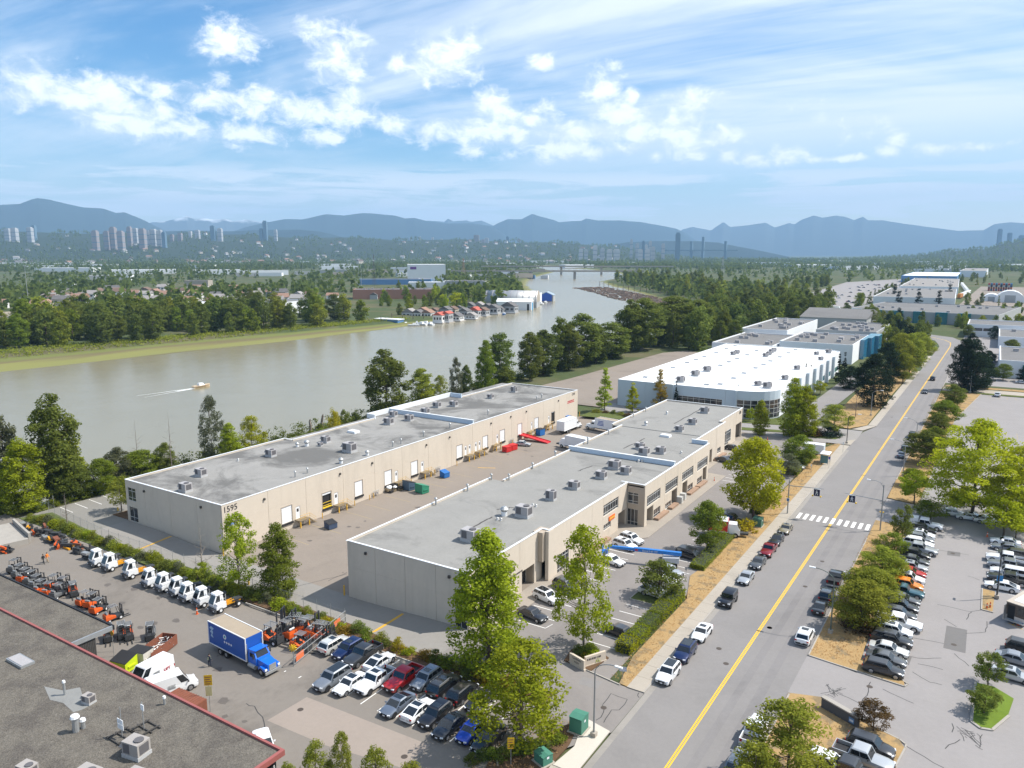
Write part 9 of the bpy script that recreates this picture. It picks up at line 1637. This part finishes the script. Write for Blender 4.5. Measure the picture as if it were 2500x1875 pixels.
def signal(p, ang, arm, label, lum):
 t = thing('crosswalk_signal', label, 'signal', (*p,0.1), ang, 'crosswalk signals over the avenue')
 part('pole', MB().tube((0,0,0),(0,0,9.0 if lum else 7.0),0.13,0.09,8), M_polegrey, t, **K0); part('mast_arm', MB().tube((0,0,5.9),(arm,0,6.25),0.08,0.05,6), M_polegrey, t, **K0)
 hx = arm-1.3; dk = mat('sign_midnight',(0.012,0.014,0.05),rough=0.5,var=0.0)
 part('sign_box', MB().box(hx-.55,hx+.55,-.12,.12,4.65,6.0), dk, t, **K0); part('sign_top', MB().box(hx-.58,hx+.58,-.14,.14,6.0,6.1), M_white, t, **K0)
 for s_ in (-1,1):
  w_ = MB(); f = s_*.125; zc = 5.3; T = lambda pts: w_.poly([(hx+x, f, zc+z_) for x,z_ in (pts if s_ < 0 else pts[::-1])])
  T([(-.09,.05),(.09,.05),(.11,.32),(-.05,.34)]); T([(-.08,.36),(.08,.36),(.08,.5),(-.08,.5)]); T([(-.09,.05),(.02,.05),(-.18,-.45),(-.28,-.42)]); T([(0,.05),(.1,.05),(.26,-.42),(.16,-.47)]); T([(.08,.3),(.26,.05),(.2,0),(.06,.2)]); T([(-.06,.3),(-.26,.12),(-.22,.06),(-.04,.2)]); part('walking_figure', w_, M_white, t, **K0)
 for dx in (-.75,.75): part('flasher', MB().tube((hx+dx,-.12,4.6),(hx+dx,.12,4.6),0.16,0.16,10), ysg, t, **K0); part('flasher_bracket', MB().tube((hx+dx,0,4.6),(hx+dx*.6,0,4.8),0.03,0.03,5), M_polegrey, t, **K0)
 part('push_button_sign', MB().box(-.3,.3,-.2,-.17,2.6,3.3), M_white, t, **K0); part('pedestrian_plate', MB().box(-.2,.2,-.215,-.201,2.7,3.2), mat('plate_ped',(0.05,0.15,0.4),var=0.0), t, **K0); [part('flasher', MB().tube((dx,-.3,3.6),(dx,-.1,3.6),0.13,0.13,8), ysg, t, **K0) for dx in (-.25,.25)]
 if lum: part('luminaire_arm', MB().path([Vector((0,0,8.4)),Vector((0.5,0,9.3)),Vector((1.4,0,9.6)),Vector((2.4,0,9.6))],0.05,6), M_polegrey, t, **K0); part('lamp_head', MB().box(2.3,3.0,-.14,.14,9.52,9.66), M_white, t, **K0)
signal((-31.48,154),0,6.6,'left crosswalk signal pole with pedestrian sign on its arm',False); signal((-14.38,153.52),R(180),6.6,'right crosswalk signal pole with pedestrian sign and lamp',True)
# ---------------------------------------------------------------- fences, gate, hydrants, cones
def fence(name, label, pts, h, mesh_alpha=0.25, step=3.0, z=0.05):
 t = thing(name, label, 'fence', (*pts[0], 0)); P = [Vector(p) for p in pts]; m_ = mat('chain_wire',(0.30,0.31,0.30),rough=0.6,metal=0.5,var=0.1)
 for a, b in zip(P, P[1:]):
  n = max(1, round((b-a).length/step))
  for i in range(n+1): c_ = a.lerp(b, i/n); part('post', MB().tube((c_.x,c_.y,0),(c_.x,c_.y,h+z+0.35),0.035,0.03,5), M_steel, t)
  q = MB(); [q.tube((a.x,a.y,zz),(b.x,b.y,zz),0.018,0.018,4) for zz in (h+z,0.15)]; part('rail', q, m_, t)
  w_ = MB(); L_ = (b-a).length; k = int(L_/0.30)
  for i in range(k):
   u0 = a.lerp(b, i/k); u1 = a.lerp(b, min(1,(i+1.6)/k)); w_.tube((u0.x,u0.y,0.15),(u1.x,u1.y,h+z),0.006,0.006,3,False); w_.tube((u1.x,u1.y,0.15),(u0.x,u0.y,h+z),0.006,0.006,3,False)
  o = part('wire_mesh', w_, m_, t); o['kind'] = 'stuff'
fence('chain_link_fence','chain-link fence along the truck yard',[(-158.5,74.6),(-132.8,72.3),(-108,72.7),(-88,72.5),(-74,72.6)],1.9)
def gate():
 t = thing('sliding_gate','long galvanised sliding gate at the yard entrance','gate',(-71.5,61.0,0)); a, b = Vector((-71.4,60.9)), Vector((-73.9,72.6)); q = lambda u, z_: (a.x+(b.x-a.x)*u, a.y+(b.y-a.y)*u, z_)
 for z_ in (0.25,1.1,1.95): part('rail', MB().tube(q(0,z_),q(1,z_),0.045,0.045,6), M_steel, t)
 for u in np.linspace(0,1,9): part('upright', MB().tube(q(u,.25),q(u,1.95),0.03,0.03,6), M_steel, t)
 w_ = MB(); [w_.tube(q(i/60,.25),q(min(1,(i+2.5)/60),1.95),.007,.007,3,False).tube(q(min(1,(i+2.5)/60),.25),q(i/60,1.95),.007,.007,3,False) for i in range(60)]; o = part('wire_mesh', w_, M_steel, t); o['kind'] = 'stuff'
 part('gate_board', MB().cbox(q(0.1,.8),(0.06,1.6,0.9),R(12)), mat('board_orange',(0.65,0.16,0.06),var=0.1), t); part('gate_board', MB().cbox(q(0.82,1.2),(0.06,1.5,0.8),R(12)), MATS['board_orange'], t)
gate()
for i,(p,z_) in enumerate([((-96.21,73.78),0),((-147.56,82.63),0.1)]):
 t = thing('fire_hydrant','yellow fire hydrant %s' % ['between the fence trees','at the side lot planting bed'][i],'hydrant',(*p,z_)); part('barrel', MB().tube((0,0,0),(0,0,.65),.13,.12,8), ysg, t, **K0); part('bonnet', MB().dome((0,0,.65),.15,.15,8,3), ysg, t, **K0); part('outlet', MB().tube((-.22,0,.45),(.22,0,.45),.07,.07,6), ysg, t, **K0)
def cone(p, label, z=0.0):
 t = thing('traffic_cone', label, 'cone', (*p,z+0.007), 0, 'orange cones and markers'); part('base', MB().box(-.2,.2,-.2,.2,0,.04), M_orange, t, **K0); part('cone_body', MB().tube((0,0,.04),(0,0,.95),.13,.06,8), M_orange, t, **K0); part('band', MB().tube((0,0,.55),(0,0,.68),.101,.094,8), M_white, t, **K0)
cone((-94.37,63.1),'orange marker before the row of yard tractors'); cone((-94.16,70.37),'orange marker at the end of the yard tractors'); cone((-50.95,168.07),'orange cone in the office lot by the entrance'); cone((3.19,126.65),'orange marker left of the food truck, nearer'); cone((3.59,127.27),'orange marker left of the food truck, farther'); cone((7.02,123.28),'orange cone behind the food truck'); cone((2.85,160.88),'orange cone by the nose-left row'); cone((-50.53,214.83),'orange cone at the back drive')
# ---------------------------------------------------------------- paint, cracks and covers
def line(a, b, w_=0.12, m_=None, z=0.0115, nm='parking_line', follow=True): return strip(nm, [a, b], w_, z, m_ or M_white_paint, follow=follow)
for i in range(13): x = -71.4+i*2.6; line((x,59.2),(x,69.2), z=0.011)
for i in range(4): line((-160,77.6+i*3.0),(-154.6,77.3+i*3.0))
for y in [86.6+2.6*i for i in range(14)]: 
 line((-54.2,y),(-49.2,y)); 
 if y < 116: line((-42.6,y),(-38.3,y))
for i in range(8): line((-43.0,112+2.6*i),(-38.6,112+2.6*i))
for i in range(14): line((-49.7,170+2.6*i),(-45.0,170+2.6*i))
for a in range(3): line((-49.2+a*.4,86.6),(-48.9+a*.4,88.2),0.08) if a == 0 else None
for y in (92.4,99.6,108.8,114.6,121.2,127.6,133.4,137.8,143.2,150.8,157.0,163.4,170.0,177.0): line((-109.5,y),(-101.5+random.uniform(-1.5,.5),y-0.4),0.11,M_fadeyellow,0.0125,'faded_bay_line')
line((-105.2,150.4),(-101.2,152.4),0.3,M_oldyellow,0.013,'court_line')
for a,b in ((((-125.24,72.84)),((-126.2,80.28))),(((-69.31,72.89)),((-69.4,79.81)))): line(a,b,0.45,M_oldyellow,0.014,'drive_edge_line')
for i in range(22): line((-10.2,pos[0][1]-1.3+i*step),(-5.2,pos[0][1]-1.3+i*step),z=0.0105,follow=False)
for i in range(9): line((3.2,y0_-1.4+i*(y1_-y0_)/7),(8.6,y0_-1.4+i*(y1_-y0_)/7),z=0.0105,follow=False)
for i in range(12): line((2+i*2.6,327.5),(2+i*2.6,322.4),0.12,M_fadeyellow,z=0.0105,follow=False)
for i in range(18): line((6.5+2.6*i,262),(6.5+2.6*i,252),0.1,M_fadeyellow,z=0.0105,follow=False)
line((6.5,257),(50,257),0.1,M_fadeyellow,z=0.0109,follow=False)
line((5.87,123.17),(7.55,122.06),0.12,M_oldyellow,z=0.0105,follow=False); line((6.29,122.81),(7.75,125.63),0.12,M_oldyellow,z=0.0108,follow=False)
def crack(pts, w_=0.10, z=0.0125, follow=True):
 g = random.Random(int(abs(pts[0][0]*31+pts[0][1]*17))); P = []
 for a, b in zip(pts, pts[1:]):
  n = max(2, int(math.dist(a, b)/0.9))
  for i in range(n): t = i/n; P.append((a[0]+(b[0]-a[0])*t+g.uniform(-.13,.13), a[1]+(b[1]-a[1])*t+g.uniform(-.13,.13)))
 P.append(pts[-1]); strip('sealed_crack', P, w_, z, M_tar, follow=follow)
for c_ in ([(-5.39,111.21),(-1.55,111.63)],[(-0.3,109.39),(1.5,106.88)],[(-3.17,124.42),(1.22,124.45),(2.77,126.11)],[(1.22,124.45),(0.76,121.21)],[(0.79,116.59),(3.21,118.42),(3.27,122.16)],[(-1.98,119.8),(-0.34,118)],[(-5.53,105.54),(-4.08,105.67),(-1.62,107.22)],[(-4.56,101.55),(-2.47,100),(-1.13,100.14)],[(-7.11,95.22),(-3.72,93.94)],[(-8.73,96.27),(-8.56,92.74),(-8.91,91)],[(-11.73,91.4),(-9.24,90.58),(-7.84,91.68)],[(-3.82,84.85),(-1.86,83.66),(-0.02,82.87)],[(0.46,90.11),(0.29,91.92)],[(-4.63,148.71),(0.29,148.94)],[(0.46,138.87),(2.1,137.87)],[(-4.16,104.06),(-1.25,104.14)],[(-0.13,86.48),(1.18,89.09)],[(-69.85,52.11),(-68.43,52.18),(-66.04,51.41),(-64.15,50.13)],[(-31.9,78.69),(-31.35,77.82)],[(-34.43,74.17),(-34.57,76.83),(-32.51,76.74),(-32.27,74.38),(-33.03,73.9),(-32.81,71.17)],[(-33.6,70.98),(-33.61,73.04),(-34.43,74.17)],[(-90.72,77.85),(-87.16,86.36)],[(-87.88,82.71),(-87.58,86.75)],[(-120.59,81.88),(-112.1,81.05)]): crack(c_)
for i in range(26):      # crazed sealant tangles
 g = random.Random(i); b0 = (-12.16,91.58) if i < 13 else (1.99,89.97); crack([(b0[0]+g.uniform(-1.3,1.3),b0[1]+g.uniform(-1.6,1.6)),(b0[0]+g.uniform(-1.3,1.3),b0[1]+g.uniform(-1.6,1.6))],0.08,0.0126+0.0002*i,False)
def patch(q, z=0.0100, m_=None): struct('asphalt_patch', flat(ccw(q), z), m_ or M_patch)
patch([(-2.98,149.07),(-1.08,149.5),(-1,147.37),(-2.93,146.9)]); patch([(-1.54,117.67),(0.97,117.73),(1,110.31),(-1.56,110.33)]); patch([(-2.96,149.28),(-1.02,149.3),(-0.98,147.43),(-2.98,147.56)],0.0102); patch([(-5.41,105.36),(-4.89,105.42),(-5,103.03),(-5.5,102.96)]); patch([(-39.15,78.33),(-36.57,78.45),(-36.34,76.78),(-38.86,76.63)],0.0125,M_road)
patch([(-65.1,51.22),(-64.79,56.85),(-46.78,57.61),(-46.98,53.19),(-56.3,51.59)],0.0105,mat('asphalt_pale_patch',(0.285,0.24,0.205),**ASPH,stain=0.2))
def stripe_patch(y0, y1, x0f, x1f): patch([(xl(y0)*x0f+xr(y0)*(1-x0f),y0),(xl(y0)*x1f+xr(y0)*(1-x1f),y0),(xl(y1)*x1f+xr(y1)*(1-x1f),y1),(xl(y1)*x0f+xr(y1)*(1-x0f),y1)],0.0065,mat('asphalt_wheel_wear',(0.205,0.194,0.19),**ASPH,stain=0.35))
stripe_patch(20,480,0.24,0.16); stripe_patch(20,480,0.40,0.33); patch([(xl(60)+0.02,60),(xl(60)+0.75,60),(xl(215)+0.75,215),(xl(215)+0.02,215)],0.0068,mat('gutter_concrete',(0.27,0.25,0.225),rough=0.9,var=0.12,scale=0.4,stain=0.3))
for i,p in enumerate([(-63.51,54.69),(-47.92,54.68),(-45.87,54),(-26.85,94.14),(-24.92,90.9),(-22.56,103.59),(-20.85,132.33),(-21.2,120.37),(-22.6,103.61),(-8.56,94.99),(-0.41,112.06),(-2.15,148.28),(-151.14,90.67),(-22.39,288.66),(-24.48,267.16),(-34.04,73.75)]): struct('manhole_cover', MB().tube((p[0],p[1],0.0),(p[0],p[1],0.016),0.36,0.36,16), M_iron)
g = random.Random(44)
for i in range(60):       # oil spots and scuffs where vehicles stand
 x, y = (g.uniform(-125,-62), g.uniform(46,64)) if i < 38 else (g.uniform(-108,-84), g.uniform(85,200)); z_ = 0.0112 + (float(dip(x,y)) if y > 66 else 0); n = 9; r_ = g.uniform(.2,1.1); struct('oil_stain', MB().poly([(x+r_*g.uniform(.5,1.2)*math.cos(6.28*k/n), y+r_*.8*g.uniform(.5,1.2)*math.sin(6.28*k/n), z_+i*.00004) for k in range(n)]), mat('oil_stained_asphalt',(0.115,0.10,0.088),rough=0.8,var=0.2,scale=1.5))
def tufts():
 g = np.random.default_rng(3); P = []; n = 0
 for (x0,x1,y0,y1,k) in ((-36.2,-33.4,80,220,2600),(-16.2,-10.6,99,149,2600),(-15.5,-9.6,176,320,2200),(-16.6,-6.5,48,87,1500),(-40,-30,252,440,1800),(-41,-34.5,56,69,500),(-60,-41,70,73,500)):
  P.append(np.stack([g.uniform(x0,x1,k), g.uniform(y0,y1,k), np.full(k,0.16)],1))
 c = np.concatenate(P); v, f, ti = leaf_cloud(c, g.uniform(0.05,0.22,len(c)), 3, 0.20, aspect=0.25, up=0.1, seed=9); stuff('dry_grass_tufts', np_mesh('dry_grass_tufts', v, f, ti), leaf_mat('leaf_straw',(0.46,0.30,0.12)), 'tufts of dry straw-coloured grass on the verges')
tufts()
# ---------------------------------------------------------------- air
def make_haze():
 m = bpy.data.materials.new('haze_air'); m.use_nodes = True; nt = m.node_tree; nt.nodes.clear(); out = nt.nodes.new('ShaderNodeOutputMaterial')
 v = nt.nodes.new('ShaderNodeVolumePrincipled'); v.inputs['Color'].default_value = (0.42,0.69,1.0,1); v.inputs['Density'].default_value = 0.00007; v.inputs['Anisotropy'].default_value = 0.0
 nt.links.new(v.outputs[0], out.inputs['Volume'])
 o = link('haze', MB().box(-19000, 19000, -5000, 19000, -6.5, 1330).mesh('haze'), m); o['kind'] = 'stuff'; o['label'] = 'pale blue summer haze lying over the whole valley'
make_haze()
